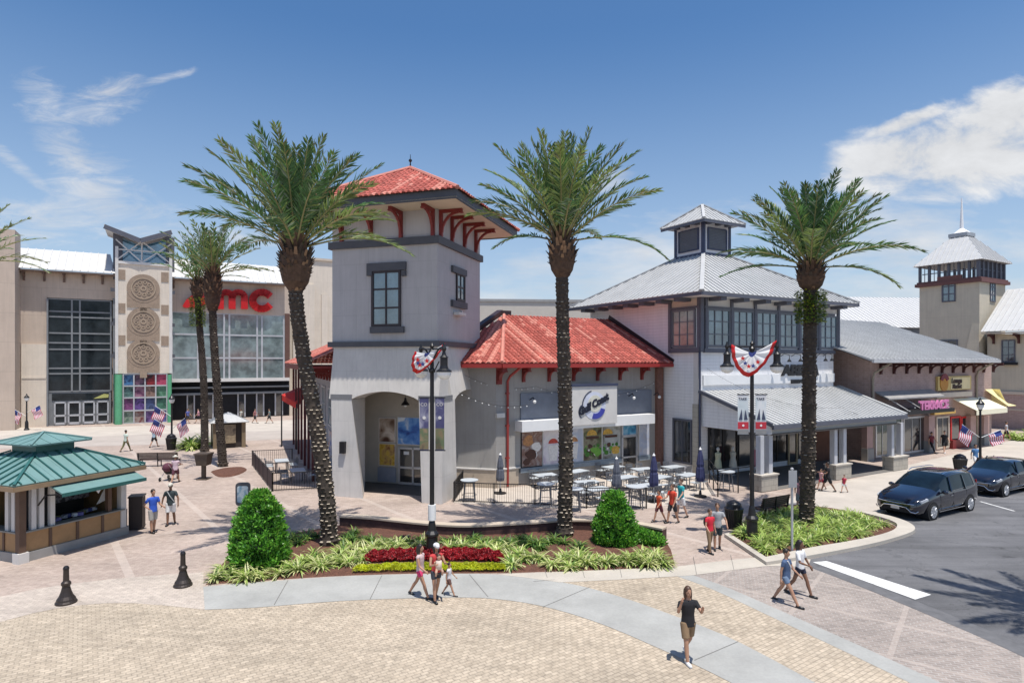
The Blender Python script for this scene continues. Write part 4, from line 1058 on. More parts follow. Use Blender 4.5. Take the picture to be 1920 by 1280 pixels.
# pink letters on a dark canopy
pk = thing('pink_letter_sign', 'row of pink block letters standing on the dark shop canopy by the yellow awning', 'sign', tuple(BR.q(1755, 765)))
text_mesh('lettering', 'TERRACE', .98, facade_matrix(BR, BR.t(1724, 1.6), 1.6, BR.z(1755, 768, 1.6)), mat('pink_letters', (.62, .20, .40), .4), pk, .06, .045, 0, .95, 1.02)
cp = part('shop_canopy', BLACKM, br_, lambda m: BR.pbox(m, 1662, 1790, 769, 776, .1, 1.7))
part('canopy_roof', mat('canopy_grey', (.30, .29, .28), .6), br_, lambda m: m.hexa([BR.p(BR.t(1640), .02, 4.75), BR.p(BR.t(1745), .02, 4.75), BR.p(BR.t(1745), 1.0, 4.3), BR.p(BR.t(1640), 1.0, 4.3)], [BR.p(BR.t(1640), .02, 4.85), BR.p(BR.t(1745), .02, 4.85), BR.p(BR.t(1745), 1.0, 4.4), BR.p(BR.t(1640), 1.0, 4.4)]))
for px in (1664, 1694, 1722, 1750):
    part('canopy_rod', OFFW, br_, lambda m: m.tube([BR.p(BR.t(px) - 1.2, .05, BR.z(px, 735)), BR.p(BR.t(px), 1.5, BR.z(px, 768))], .035, 6))
# yellow awning, two slopes
YEL = mat('yellow_canvas', (.80, .70, .36), .7, var=.04); YELW = mat('pale_yellow_canvas', (.85, .80, .60), .7, var=.03)
def awn(name, px0, px1, m_, lab):
    zt_, zb_ = BR.z(1800, 746), BR.z(1800, 771, 1.7)
    a = MB(); t0, t1 = BR.t(px0), BR.t(px1)
    a.hexa([BR.p(t0, .02, zt_ - .05), BR.p(t1, .02, zt_ - .05), BR.p(t1 + .1, 1.7, zb_ - .05), BR.p(t0 - .1, 1.7, zb_ - .05)], [BR.p(t0, .02, zt_), BR.p(t1, .02, zt_), BR.p(t1 + .1, 1.7, zb_), BR.p(t0 - .1, 1.7, zb_)])
    BR.box(a, t0 - .1, t1 + .1, 1.7, 1.74, zb_ - .4, zb_)
    o = a.build('awning', m_, br_); o['label'] = lab
awn('awning', 1786, 1842, YELW, 'pale yellow awning over the red shop front')
def f(m):
    p = [BR.p(.1, .6, 4.6), BR.p(.1, -2.6, 4.6), BR.p(.8, -2.6, 3.4), BR.p(.8, .8, 3.4)]
    m.prism(p, (0, 0, .06)); m.prism([p[3], p[2], p[2] - V((0, 0, .35)), p[3] - V((0, 0, .35))], BR.u * .04)
    m.prism([BR.p(-1.2, .05, 4.6), BR.p(.1, .05, 4.6), BR.p(.8, .9, 3.4), BR.p(.1, 1.75, 3.3), BR.p(-1.3, 1.75, 3.3)], (0, 0, .05))
part('awning', YEL, br_, f, 'yellow awning wrapped round the end of the brick shop')
part('lower_fascia', mat('orange_fascia', (.55, .35, .10), .6), br_, psign(1752, 1792, 770, 776, 0, .3))
# piers and openings
for px0, px1 in ((1742, 1752), (1820, 1830), (1845, 1855), (1626, 1637)):
    pr = part('shop_pier', mat('pink_stucco_pier', (.45, .30, .27), .8), br_, lambda m: BR.box(m, BR.t(px0, .4), BR.t(px1, .4), 0, .4, .9, BR.z(px0, 778)))
    part('pier_base', mat('pier_grey_base', (.26, .26, .25), .8), pr, lambda m: BR.box(m, BR.t(px0, .4) - .04, BR.t(px1, .4) + .04, 0, .45, 0, .9))
for a, b_, nx, gm, fm, lab in ((1640, 1690, 4, glass_mat('green_shop_glass', (.035, .07, .045)), ALU, None), (1692, 1740, 3, SGLASS, ALU, None), (1754, 1778, 2, SGLASS, CREAM, None), (1781, 1800, 1, SGLASS, REDP, 'red framed shop door'), (1801, 1818, 1, DARKIN, REDP, 'red framed shop opening')):
    w = window(BR, br_, 0, 0, 0, 0, d=.02, tz=(BR.t(a), BR.t(b_), .1, BR.z((a + b_) / 2, 780)), nx=nx, ny=1, fm=fm, gm=gm, fw=.14, name='shop_window', label=lab)
part('red_shop_base', mat('dark_red_tiles', (.20, .015, .015), .5), br_, lambda m: BR.box(m, BR.t(1779), BR.t(1819), 0, .3, 0, .7))

# ================================================================== distant cream tower and end building (closes the street)
ET = Frame((50.3, 66.0), ang=UA); EL = Frame((50.3, 66.0), u=(.5, -.866, 0), n=(-.866, -.5, 0))
ES = 6.0
et = thing('cream_clock_style_tower', 'tall cream stucco tower with a glazed lantern, pale metal roof and white spire', 'building', (50.3, 66, 0))
et.name = 'distant_tower'
CRW = block_mat('cream_stucco', (0.55, 0.49, 0.38), 3.5, 3.0, UA, line=.9, var=.06, mort=.02, bump=.1)
part('wall', CRW, et, lambda m: (ET.box(m, 0, ES, -ES, 0, 0, 15.6), m.hexa([EL.p(-2.6, .02, 0), EL.p(.25, .02, 0), EL.p(.25, .6, 0), EL.p(-2.6, .6, 0)], [EL.p(-.7, .0, 11.0), EL.p(.0, .0, 11.0), EL.p(.0, .1, 11.0), EL.p(-.7, .1, 11.0)])))
part('cornice', mat('maroon_cornice', (.15, .06, .05), .6), et, lambda m: (ET.box(m, -.35, ES + .35, -ES - .35, .35, 15.6, 15.95), ET.box(m, -.2, ES + .2, -ES - .2, .2, 15.95, 16.15)))
part('lantern_posts', TRIM, et, lambda m: ([ET.box(m, ES * k / 6 - .12, ES * k / 6 + .12, -.25, .0, 16.15, 18.0) for k in range(7)], [ET.box(m, -.0, .25, -ES * k / 6 - .12, -ES * k / 6 + .12, 16.15, 18.0) for k in range(1, 7)],
     [ET.box(m, ES - .25, ES, -ES * k / 6 - .12, -ES * k / 6 + .12, 16.15, 18.0) for k in range(1, 7)], ET.box(m, .25, ES - .25, -.16, -.1, 17.0, 17.1), ET.box(m, .1, .16, -ES + .25, -.25, 17.0, 17.1)))
part('lantern_rail', TRIM, et, lambda m: [ET.box(m, ES * k / 12 - .03, ES * k / 12 + .03, -.16, -.1, 16.15, 17.95) for k in range(12)] + [ET.box(m, .1, .16, -ES * k / 12 - .03, -ES * k / 12 + .03, 16.15, 17.95) for k in range(12)])
e4 = [ET.p(a, b_, 18.0) for a, b_ in ((-.5, .5), (ES + .5, .5), (ES + .5, -ES - .5), (-.5, -ES - .5))]
t4 = [ET.p(ES / 2 + a, -ES / 2 + b_, 21.2) for a, b_ in ((-.8, .8), (.8, .8), (.8, -.8), (-.8, -.8))]
rb = MB()
for i in range(4): seam_roof(rb, [e4[i], e4[(i + 1) % 4], t4[(i + 1) % 4], t4[i]], e4[(i + 1) % 4] - e4[i], w=.5, h=.07)
roof = rb.build('roof', WHROOF, et)
part('roof_cap', GALV, roof, lambda m: ET.box(m, ES / 2 - .95, ES / 2 + .95, -ES / 2 - .95, -ES / 2 + .95, 21.2, 21.6))
part('spire', WHITE, roof, lambda m: (m.lathe(ET.p(ES / 2, -ES / 2, 21.6), [(.95, 0), (.5, .35), (.2, .6), (.14, 2.0), (.05, 4.1)], 10)))
window(EL, et, 1766, 1792, 522, 566, nx=2, ny=3, fm=TRIM, gm=BGLASS, fw=.15, mw=.12)
part('lintel', MATS['maroon_cornice'], et, lambda m: EL.pbox(m, 1757, 1803, 517, 524, 0, .2))
window(ET, et, 1856, 1866, 524, 566, nx=2, ny=3, fm=TRIM, gm=BGLASS, fw=.15, mw=.12)
window(EL, et, 1762, 1796, 637, 655, nx=2, ny=1, fm=TRIM, gm=DGLASS, fw=.12)
# end building
ee = thing('end_of_street_building', 'cream and brown brick building with a white metal roof closing the street', 'building', (53, 62, 0))
EB = Frame((50.6, 65.6), u=(.5, -.866, 0), n=(-.866, -.5, 0))
part('wall', CRW, ee, lambda m: EB.box(m, 0, 16, -10, -.5, 3.9, 9.9))
part('brick_base', BRICK, ee, lambda m: EB.box(m, 0, 16.1, -10, -.4, 0, 3.6))
part('string_course', CREAM, ee, lambda m: (EB.box(m, 0, 16.1, -10, -.3, 3.6, 3.9), EB.box(m, 0, 16.1, -.4, -.33, 1.95, 2.1)))
rb = MB(); seam_roof(rb, [EB.p(0, 1.0, 10.2), EB.p(17, 1.0, 10.2), EB.p(17, -5, 15.0), EB.p(0, -5, 15.0)], EB.u, w=.5, h=.08); rb.build('roof', WHROOF, ee)
part('soffit', CREAM, ee, lambda m: EB.box(m, 0, 17, -.5, .9, 9.95, 10.05))
for k in range(5): part('bracket', BRD, ee, lambda m: bracket(EB, m, .6 + 2.2 * k, 8.9, 9.9, 1.2, -.5, .2))
window(EB, ee, 1878, 1904, 637, 679, d=-.48, nx=2, ny=3, fm=TRIM, gm=DGLASS, fw=.12)
part('window_sill', BLACKM, ee, lambda m: EB.pbox(m, 1877, 1906, 679, 684, -.45, -.1))
# white roofed hall behind
wh = thing('white_roofed_hall', 'broad building with a white roof showing between the cupola building and the cream tower', 'building', (45, 85, 0))
HF = Frame((38, 78), ang=R(6))
part('wall', mat('hall_grey_wall', (.20, .22, .25), .7), wh, lambda m: HF.box(m, 0, 24, -20, 0, 0, 11.5))
rb = MB(); seam_roof(rb, [HF.p(-1, .6, 11.4), HF.p(19.5, .6, 11.4), HF.p(22.5, -9, 16.3), HF.p(-1, -9, 16.3)], HF.u, w=.6, h=.06); rb.build('roof', WHROOF, wh)

# ================================================================== cinema
a0 = G(110, 798)
CF = Frame((a0.x, a0.y), ang=UA)
CB = block_mat('cinema_beige_panels', (0.52, 0.425, 0.345), 3.2, 3.0, UA, line=.85, var=.06, mort=.03, bump=.1)
CL = block_mat('cinema_light_stone', (0.68, 0.60, 0.50), 3.2, 1.6, UA, line=.92, var=.06, mort=.02, bump=.1)
ci = thing('cinema_building', 'large beige cinema with tall glazed bays, a medallion pylon and red letters', 'building', tuple(a0))
EZ = 16.9
tP0, tP1 = CF.t(217, 1.2), CF.t(322, 1.2); tX = CF.t(545)
part('wall', CB, ci, lambda m: (CF.box(m, -16, CF.t(88), -20, 0, 0, EZ), CF.box(m, CF.t(88), tP0 + .5, -20, 0, CF.z(150, 560), EZ), CF.box(m, tP1 - .5, tX, -20, 0, CF.z(430, 588), EZ), CF.box(m, CF.t(88), tX, -20, -1.2, 0, EZ)))
part('sunlit_base', CL, ci, lambda m: (CF.box(m, CF.t(40, .25), CF.t(87, .25), 0, .25, 0, 8.9), CF.box(m, CF.t(40, .3), CF.t(86, .3), .25, .3, 5.2, 5.4)))  # paler slab: sunlight below the eave shadow put into the colour
part('side_block', CB, ci, lambda m: CF.box(m, -14, CF.t(28, 3), 0, 3, 0, 20.5))
part('right_wing', CL, ci, lambda m: (CF.box(m, tX + .0, tX + 14, -20, -1.0, 0, 20.5), CF.box(m, tX + .4, CF.t(590, -.5), -1, -.5, 0, 17.2), [CF.box(m, tX + 1.5 + k * 2.6, tX + 2.3 + k * 2.6, -.98, -.8, 1, 16) for k in range(4)]))
part('right_wing_cap', CREAM, ci, lambda m: CF.box(m, tX, tX + 14.1, -20, -.8, 20.5, 20.8))
part('edge_strip', mat('cinema_brown_edge', (.12, .06, .045), .6), ci, lambda m: CF.box(m, CF.t(534), CF.t(543), 0, .15, 4.8, CF.z(538, 588)))
rb = MB()
seam_roof(rb, [CF.p(CF.t(22, 1.2), 1.2, EZ), CF.p(CF.t(216, 1.2), 1.2, EZ), CF.p(CF.t(207, -2.4), -2.4, EZ + 2.6), CF.p(CF.t(30, -2.4), -2.4, EZ + 2.6)], CF.u, w=.7, h=.09, tw=.08)
seam_roof(rb, [CF.p(CF.t(322, 1.2), 1.2, EZ), CF.p(CF.t(537, 1.2), 1.2, EZ), CF.p(CF.t(527, -2.4), -2.4, EZ + 2.6), CF.p(CF.t(322, -2.4), -2.4, EZ + 2.6)], CF.u, w=.7, h=.09, tw=.08)
rb.build('roof', WHROOF, ci)
part('roof_soffit', mat('cinema_soffit', (.25, .18, .14), .8), ci, lambda m: (CF.box(m, CF.t(24), CF.t(216, 1), 0, 1.1, EZ - .25, EZ - .1), CF.box(m, tP1, CF.t(536, 1), 0, 1.1, EZ - .25, EZ - .1)))
for k in range(9):
    part('eave_bracket', mat('cinema_brackets', (.14, .09, .07), .7), ci, lambda m: bracket(CF, m, CF.t(45) + k * 1.75, EZ - 1.2, EZ - .25, .8, 0, .2))
CDG = glass_mat('cinema_dark_glass', (.02, .026, .03), rough=.05, spec=.3, wav=.04); CDG.node_tree.nodes['Principled BSDF'].inputs['IOR'].default_value = 1.45
CMUL = mat('cinema_mullion_grey', (.20, .21, .22), .5); CMULW = mat('cinema_mullion_pale', (.42, .43, .45), .5)
def grid(name, fr, pxs, pys, d, fm, gm, w=.14, lab=None, pr=.12):
    t0, t1 = fr.t(pxs[0], d), fr.t(pxs[-1], d); pm = (pxs[0] + pxs[-1]) / 2
    zs_ = [fr.z(pm, y, d) for y in pys]
    def f(m):
        for p in pxs: t = fr.t(p, d); fr.box(m, t - w / 2, t + w / 2, d, d + pr, zs_[-1], zs_[0])
        for z in zs_: fr.box(m, t0, t1, d, d + pr - .03, z - w / 2, z + w / 2)
    o = part(name, fm, ci, f, lab)
    part('pane', gm, o, lambda m: fr.box(m, t0, t1, d - .1, d + .02, zs_[-1], zs_[0]))
    return o
grid('window_wall', CF, (90, 135, 150, 208), (562, 585, 595, 625, 643, 655, 690, 700, 733), -.2, CMUL, CDG, .16, 'tall dark glazed bay beside the pylon')
grid('window_wall', CF, (322, 371, 420, 430, 482, 491, 532), (588, 628, 671, 711), -.1, CMULW, glass_mat('cinema_pale_glass', (.17, .22, .22), rough=.10, wav=.03), .2, 'tall pale glazed bay under the red letters')
part('bay_sill', OFFW, ci, lambda m: CF.pbox(m, 322, 543, 709, 715, -.2, .3))
# entrance doors
for i, (x0, x1) in enumerate(((101, 124), (127, 151), (155, 178), (181, 204))):
    d_ = part('entrance_door', CMULW, ci, lambda m: [CF.box(m, CF.t(a, .1) , CF.t(b, .1), -.1, .05, c, e) for a, b, c, e in ((x0, x0 + 3, .1, CF.z(150, 752)), (x1 - 3, x1, .1, CF.z(150, 752)), (x0, x1, CF.z(150, 755), CF.z(150, 752) - .001), (x0, x1, 1.0, 1.2), (x0, x1, .1, .35))])
    part('glass', CDG, d_, lambda m: CF.box(m, CF.t(x0), CF.t(x1), -.12, -.05, .1, CF.z(150, 752)))
part('door_surround', CMUL, ci, lambda m: (CF.box(m, CF.t(90), CF.t(208), -.25, -.15, 0, CF.z(150, 735)), CF.box(m, CF.t(212), CF.t(216), -.1, .3, 0, CF.z(214, 560)), CF.box(m, CF.t(88), CF.t(91), -.1, .3, 0, CF.z(90, 560))))
part('fan_light', CDG, ci, lambda m: CF.box(m, CF.t(97), CF.t(204), -.15, -.10, CF.z(150, 750), CF.z(150, 737)))
part('umbrella_reflection_piece', mat('reflection_lime', (.45, .45, .15), .6), ci, lambda m: m.prism([CF.q(175, 747, .0), CF.q(203, 745, .0), CF.q(204, 739, .0), CF.q(195, 738, .0)], CF.n * .03)).name = 'fan_light_reflection'  # umbrella reflection in the fan light, painted as a flat lime shape
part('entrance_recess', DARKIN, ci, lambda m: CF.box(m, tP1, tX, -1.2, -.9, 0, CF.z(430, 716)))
part('recess_beam', CMUL, ci, lambda m: (CF.pbox(m, 322, 543, 724, 727, -.9, -.3), CF.pbox(m, 322, 543, 735, 739, -.9, -.4)))
for x0 in (350, 385, 445, 480, 515):
    d_ = part('entrance_door', CMULW, ci, lambda m: [CF.box(m, CF.t(a, -.8), CF.t(b, -.8), -.9, -.75, c, e) for a, b, c, e in ((x0, x0 + 2.5, .1, 3.2), (x0 + 13, x0 + 15.5, .1, 3.2), (x0, x0 + 15.5, 3.0, 3.2))])
    part('glass', SGLASS, d_, lambda m: CF.box(m, CF.t(x0, -.8), CF.t(x0 + 15, -.8), -.92, -.86, .1, 3.1))
# pylon
PD = 1.2; zP = CF.z(268, 492, PD)
pyl = part('pylon', CL, ci, lambda m: CF.box(m, tP0, tP1, -1.5, PD, CF.z(268, 700, PD), zP))
MED = mat('medallion_tan', (.30, .225, .165), .8, var=.15, scale=3); MEDL = mat('medallion_relief', (.37, .29, .21), .8, var=.1)
for py in (541, 603, 662):
    tcm = CF.t(269, PD); zc = CF.z(269, py, PD); r_ = 1.62
    o = part('medallion', MED, pyl, lambda m: (ring(m, CF, tcm, zc, PD, .01, r_, 0, 2 * PI, 28, .12), CF.box(m, tcm - 1.6, tcm + 1.6, PD, PD + .10, zc - 2.15, zc - .6), CF.box(m, tcm - .35, tcm + .35, PD, PD + .12, zc - 2.8, zc - 2.1)))
    o['label'] = 'round relief medallion on the pylon'
    def f(m):
        ring(m, CF, tcm, zc, PD + .12, 1.1, 1.22, 0, 2 * PI, 24, .06)
        for j in range(9):
            a = j * 2 * PI / 9 + py
            ring(m, CF, tcm + .72 * math.cos(a), zc + .72 * math.sin(a), PD + .12, .12, .20, 0, 2 * PI, 10, .05)
        ring(m, CF, tcm, zc, PD + .12, .18, .30, 0, 2 * PI, 14, .05)
    o2 = part('relief', MEDL, pyl, f)
    for q_ in (-2.5, 1.75): part('side_tablet', MED, pyl, lambda m: CF.box(m, tcm + q_, tcm + q_ + .75, PD, PD + .05, zc + .9, zc + 2.0))
    for s_ in (-1, 1): part('stud', DARKG, pyl, lambda m: CF.box(m, tcm + s_ * 2.95 - .2, tcm + s_ * 2.95 + .2, PD, PD + .1, zc - .5, zc - .1))
part('pylon_edge', OFFW, pyl, lambda m: (CF.box(m, tP0 - .05, tP0 + .25, PD, PD + .15, CF.z(268, 700, PD), zP + 1.6), CF.box(m, tP1 - .25, tP1 + .05, PD, PD + .15, CF.z(268, 700, PD), zP + 1.6), CF.box(m, tP0 + .25, tP1 - .25, PD, PD + .12, zP - .3, zP)))
# picture grid between green columns
gx = (231, 251, 272, 292, 313); gy = (701, 723, 745, 769, 793)
pg = part('picture_grid', CMULW, ci, lambda m: ([CF.box(m, CF.t(x, 1.2) - .07, CF.t(x, 1.2) + .07, .9, 1.2, CF.z(270, 793, 1.2), CF.z(270, 701, 1.2)) for x in gx], [CF.box(m, CF.t(231, 1.2), CF.t(313, 1.2), .9, 1.17, CF.z(270, y, 1.2) - .07, CF.z(270, y, 1.2) + .07) for y in gy]))
cols = [[(.03, .08, .25), (.1, .3, .6)], [(.02, .02, .04), (.25, .12, .2)], [(.05, .01, .02), (.4, .02, .03)], [(.5, .03, .12), (.7, .1, .2)],
        [(.03, .05, .06), (.15, .3, .28)], [(.2, .05, .15), (.5, .25, .35)], [(.12, .06, .05), (.4, .25, .2)], [(.05, .2, .1), (.2, .45, .3)],
        [(.1, .02, .12), (.35, .1, .3)], [(.05, .03, .15), (.2, .1, .4)], [(.02, .04, .1), (.1, .15, .35)], [(.03, .12, .08), (.1, .3, .2)],
        [(.05, .2, .12), (.4, .5, .4)], [(.35, .05, .06), (.5, .4, .35)], [(.1, .03, .2), (.35, .2, .5)], [(.05, .05, .2), (.2, .2, .5)]]
for i in range(16):
    r_, c_ = divmod(i, 4)
    m_ = poster_mat('movie_panel_%s' % 'abcdefghijklmnop'[i], [tuple(x * .45 for x in cols[i][0]), tuple(x * .6 for x in cols[i][1]), tuple(x * .4 for x in cols[i][0])], 1.2, i * 1.3)
    part('picture', m_, pg, lambda m: CF.box(m, CF.t(gx[c_], 1.1) + .05, CF.t(gx[c_ + 1], 1.1) - .05, .85, 1.0, CF.z(270, gy[r_ + 1], 1.1) + .05, CF.z(270, gy[r_], 1.1) - .05))
GRN = mat('green_column_paint', (.10, .36, .19), .45, var=.1)
for px in (222, 318):
    c_ = part('green_column', GRN, ci, lambda m: m.lathe(CF.p(CF.t(px, 1.5), 1.5, 0), [(.36 if px < 300 else .22, 0), (.36 if px < 300 else .22, CF.z(px, 702, 1.5))], 14))
part('column_side', mat('dark_green_panel', (.03, .10, .06), .5), ci, lambda m: CF.box(m, CF.t(213, .9), CF.t(219, .9), .3, .9, 0, CF.z(220, 700)))
# butterfly roof over the pylon
vl, vm, vr = CF.q(195, 425, PD + .8), CF.q(263, 452, PD + .8), CF.q(322, 436, PD + .8)
bk = -CF.n * 6
vr_ = part('butterfly_roof', WHROOF, ci, lambda m: (m.prism([vl, vm, vm + bk, vl + bk], (0, 0, .3)), m.prism([vm, vr, vr + bk, vm + bk], (0, 0, .3))))
part('roof_edge', TRIM, vr_, lambda m: (m.bar(vl + V((0, 0, .05)), vm + V((0, 0, .05)), .1, .5), m.bar(vm + V((0, 0, .05)), vr + V((0, 0, .05)), .1, .5)))
part('clerestory', glass_mat('clerestory_blue', (.10, .26, .38), rough=.05), vr_, lambda m: m.prism([CF.p(tP0 + .2, PD - 1.2, zP - .2), CF.p(tP1 - .2, PD - 1.2, zP - .2), CF.p(tP1 - .2, PD - 1.2, vr.z - .4), CF.p(CF.t(263, PD), PD - 1.2, vm.z - .2), CF.p(tP0 + .2, PD - 1.2, vl.z - .5)], -CF.n * .2))
part('clerestory_wall', TRIM, vr_, lambda m: (CF.box(m, tP0 - .3, tP0 + .6, -4, PD - .9, zP - 2.0, vl.z - .2), CF.box(m, tP1 - .6, tP1 + .3, -4, PD - .9, zP - 2.0, vr.z - .3)))
tm = CF.t(266, PD)
part('cross_brace', OFFW, vr_, lambda m: [m.bar(CF.p(a, PD - .05, b), CF.p(c, PD - .05, d), .12) for a, b, c, d in ((tP0, zP, tm, zP + 2.4), (tP0, zP + 2.4, tm, zP), (tm, zP, tP1, zP + 2.4), (tm, zP + 2.4, tP1, zP), (tP0, zP + 1.3, tP1, zP + 1.3), (tm, zP, tm, zP + 2.4))])
sg = thing('red_cinema_letters', 'big rounded red lower case letters on the cinema front above the pale glass', 'sign', tuple(CF.q(430, 588)))
zA = CF.z(345, 580, .35)
REDL = mat('letter_red', (.50, .008, .008), .4, var=0)
t_ = CF.t(342, .35); tq = CF.t(512, .35)
# letter a as a heavy swoosh, then m and c from strokes
def stroke(m, pts, w, d0=.2, d1=.55):
    for (a, b), (c, e) in zip(pts, pts[1:]):
        dx, dz = c - a, e - b; l_ = math.hypot(dx, dz) or 1; nx_, nz_ = -dz / l_ * w / 2, dx / l_ * w / 2
        ex, ez = dx / l_ * w * .2, dz / l_ * w * .2
        q_ = [CF.p(a - ex + nx_, d0, b - ez + nz_), CF.p(c + ex + nx_, d0, e + ez + nz_), CF.p(c + ex - nx_, d0, e + ez - nz_), CF.p(a - ex - nx_, d0, b - ez - nz_)]
        m.prism(q_, CF.n * (d1 - d0))
pz = lambda x, y: (CF.t(x, .35), CF.z(x, y, .35))
arc = lambda cx_, cy_, rx, ry, a0_, a1_, n=12: [pz(cx_ + rx * math.cos(R(a0_ + (a1_ - a0_) * k / n)), cy_ - ry * math.sin(R(a0_ + (a1_ - a0_) * k / n))) for k in range(n + 1)]
def f(m): stroke(m, arc(386, 572, 38, 20, 178, 20, 14), .62)
def fa(m):
    m.prism([CF.p(*(lambda q: (q[0], .2, q[1]))(pz(x, y))) for x, y in ((342, 574), (349, 562), (360, 553), (374, 548), (392, 546), (404, 552), (404, 577), (394, 577), (394, 568), (366, 577), (346, 577))], CF.n * .35)
part('letter', REDL, sg, fa)
def fm_(m):
    stroke(m, [pz(413, 577), pz(413, 556)], .78); stroke(m, arc(424, 557, 11, 9, 180, 0, 8), .72); stroke(m, [pz(435, 577), pz(435, 556)], .78)
    stroke(m, arc(447, 557, 11, 9, 180, 0, 8), .72); stroke(m, [pz(458, 577), pz(458, 556)], .78)
part('letter', REDL, sg, fm_)
part('letter', REDL, sg, lambda m: stroke(m, arc(491, 563.5, 17.5, 15.5, 38, 322, 20), .85))
# ================================================================== bollards
def make_bollard():
    o = thing('bollard', '', 'bollard')
    m = MB(); m.lathe((0, 0, 0), [(.275, 0), (.275, .05), (.245, .09), (.235, .14), (.18, .22), (.135, .34), (.10, .48), (.105, .52), (.125, .54), (.125, .60), (.09, .64), (.078, .66), (.07, .98)], 20)
    m.build('bell_base', mat('cast_iron_brown', (.045, .035, .03), .45, metal=.4, var=.2), o)
    c = MB(); c.lathe((0, 0, .98), [(.078, 0), (.078, .05), (.055, .09), (.01, .11)], 20); c.build('cap', BLACKM, o)
    return o
BOL = make_bollard()
for i, (px, py, lab) in enumerate([(124, 1130, 'dark cast iron bollard nearest the left edge of the paved plaza'), (343, 1098, 'dark cast iron bollard beside the left end of the planting bed')]):
    o = BOL if i == 0 else copy_tree(BOL)
    o.location = G(px, py); o['label'] = lab; o['group'] = 'bell shaped bollards on the plaza edge'

# ================================================================== street lamps
def twin_lamp(px, py, rz, span, label, htop=7.35):
    o = thing('street_lamp', label, 'street lamp', G(px, py), rz, 'tall twin headed street lamps')
    def P(n, mt, fn, par=None):
        m = MB(); fn(m); return m.build(n, mt, par or o, world=False)
    P('base', BLACKM, lambda m: m.lathe((0, 0, 0), [(.27, 0), (.27, .10), (.22, .16), (.20, .75), (.24, .80), (.24, .88), (.15, .98), (.12, 1.25), (.09, 1.35)], 18))
    P('pole', BLACKM, lambda m: (m.lathe((0, 0, 1.3), [(.085, 0), (.07, htop - 1.7)], 12), m.lathe((0, 0, htop - .9), [(.075, 0), (.12, .04), (.12, .12), (.07, .18)], 12)))
    P('finial', BLACKM, lambda m: m.lathe((0, 0, htop - .45), [(.06, 0), (.09, .1), (.09, .25), (.13, .32), (.05, .42), (.09, .52), (.02, .62)], 12))
    def arm(m):
        for s_ in (-1, 1):
            pts = [V((s_ * span * t, 0, htop - .55 + .55 * math.sin(t * PI * .62))) for t in (0, .2, .4, .6, .8, 1)]
            m.tube(pts, .035, 8)
            m.tube([V((s_ * span * t, 0, htop - 1.0 + .85 * t)) for t in (.1, .35, .6)], .022, 6)
        m.tube([V((-span, 0, htop - .05)), V((span, 0, htop - .05))], .028, 8)
    P('crossarm', BLACKM, arm)
    for s_ in (-1, 1):
        h = P('lamp_head', BLACKM, lambda m: m.lathe((s_ * span, 0, htop - .85), [(.27, 0), (.26, .05), (.16, .12), (.13, .22), (.13, .48), (.16, .50), (.08, .58), (.05, .7), (.09, .8), (.05, .9), (.02, 1.0)], 16))
        P('lamp_glass', LWHITE, lambda m: m.lathe((s_ * span, 0, htop - 1.10), [(.05, 0), (.18, .05), (.24, .14), (.25, .25)], 16), h)
    return o
L1 = twin_lamp(810, 1045, R(-58), .98, 'tall black twin lamp in the middle bed with navy banners and bunting', 7.5)
L2 = twin_lamp(1410, 1012, R(0), .98, 'tall black twin lamp by the litter bin with pale banners and bunting', 7.65)
part('notice_plate', WHITE, L1, lambda m: m.lathe(L1.location + V((0, 0, 1.35)), [(.14, 0), (.14, .55)], 14))

# banners (hang from the lamps)
def banner(lamp, side, z0, z1, w, mats_, label, name='lamp_banner', off=.12):
    M = Matrix.Translation(lamp.location) @ Matrix.Rotation(0, 4, 'Z')
    o = thing(name, label, 'banner', lamp.location + V((side * off, 0, z0)))
    x0 = off if side > 0 else -off - w
    def bx(m, a, b, c, d, t=.012, y=0.0): m.box(lamp.location + V(((a + b) / 2, y, (c + d) / 2)), (b - a, t, d - c))
    m = MB(); bx(m, x0, x0 + w, z0, z1); m.build('cloth', mats_[0], o)
    m = MB(); bx(m, x0 - .02, x0 + w + .04, z1, z1 + .035, .035); m.build('upper_rod', BLACKM, o)
    m = MB(); bx(m, x0 - .02, x0 + w + .04, z0 - .035, z0, .035); m.build('lower_rod', BLACKM, o)
    return o, x0
NV = poster_mat('banner_navy', [(.02, .02, .05), (.04, .04, .12), (.07, .07, .16), (.30, .30, .38)], 1.5, 3)
EA = poster_mat('banner_earth', [(.10, .08, .05), (.20, .15, .08), (.10, .14, .07), (.3, .2, .12)], 2.5, 6)
for s_ in (-1, 1):
    o, x0 = banner(L1, s_, 3.85, 5.70, .32, [NV], 'narrow navy banner on the %s of the middle lamp post' % ('left side' if s_ < 0 else 'right side'))
    part('picture_strip', EA, o, lambda m: m.box(L1.location + V((x0 + .16, 0, 4.25)), (.315, .02, .75)))
    part('emblem', OFFW, o, lambda m: ring(m, Frame(L1.location, ang=0), x0 + .16, 5.0, .008, .005, .06, 0, 2 * PI, 12, .01))
    text_mesh('lettering', 'CO', .16, Matrix.Translation(L1.location + V((x0 + .03, -.012, 5.42))) @ Matrix.Rotation(R(90), 4, 'X'), OFFW, o, .003)
PALEB = poster_mat('banner_pale', [(.45, .5, .52), (.55, .62, .64), (.7, .72, .72), (.62, .6, .6)], 1.5, 2)
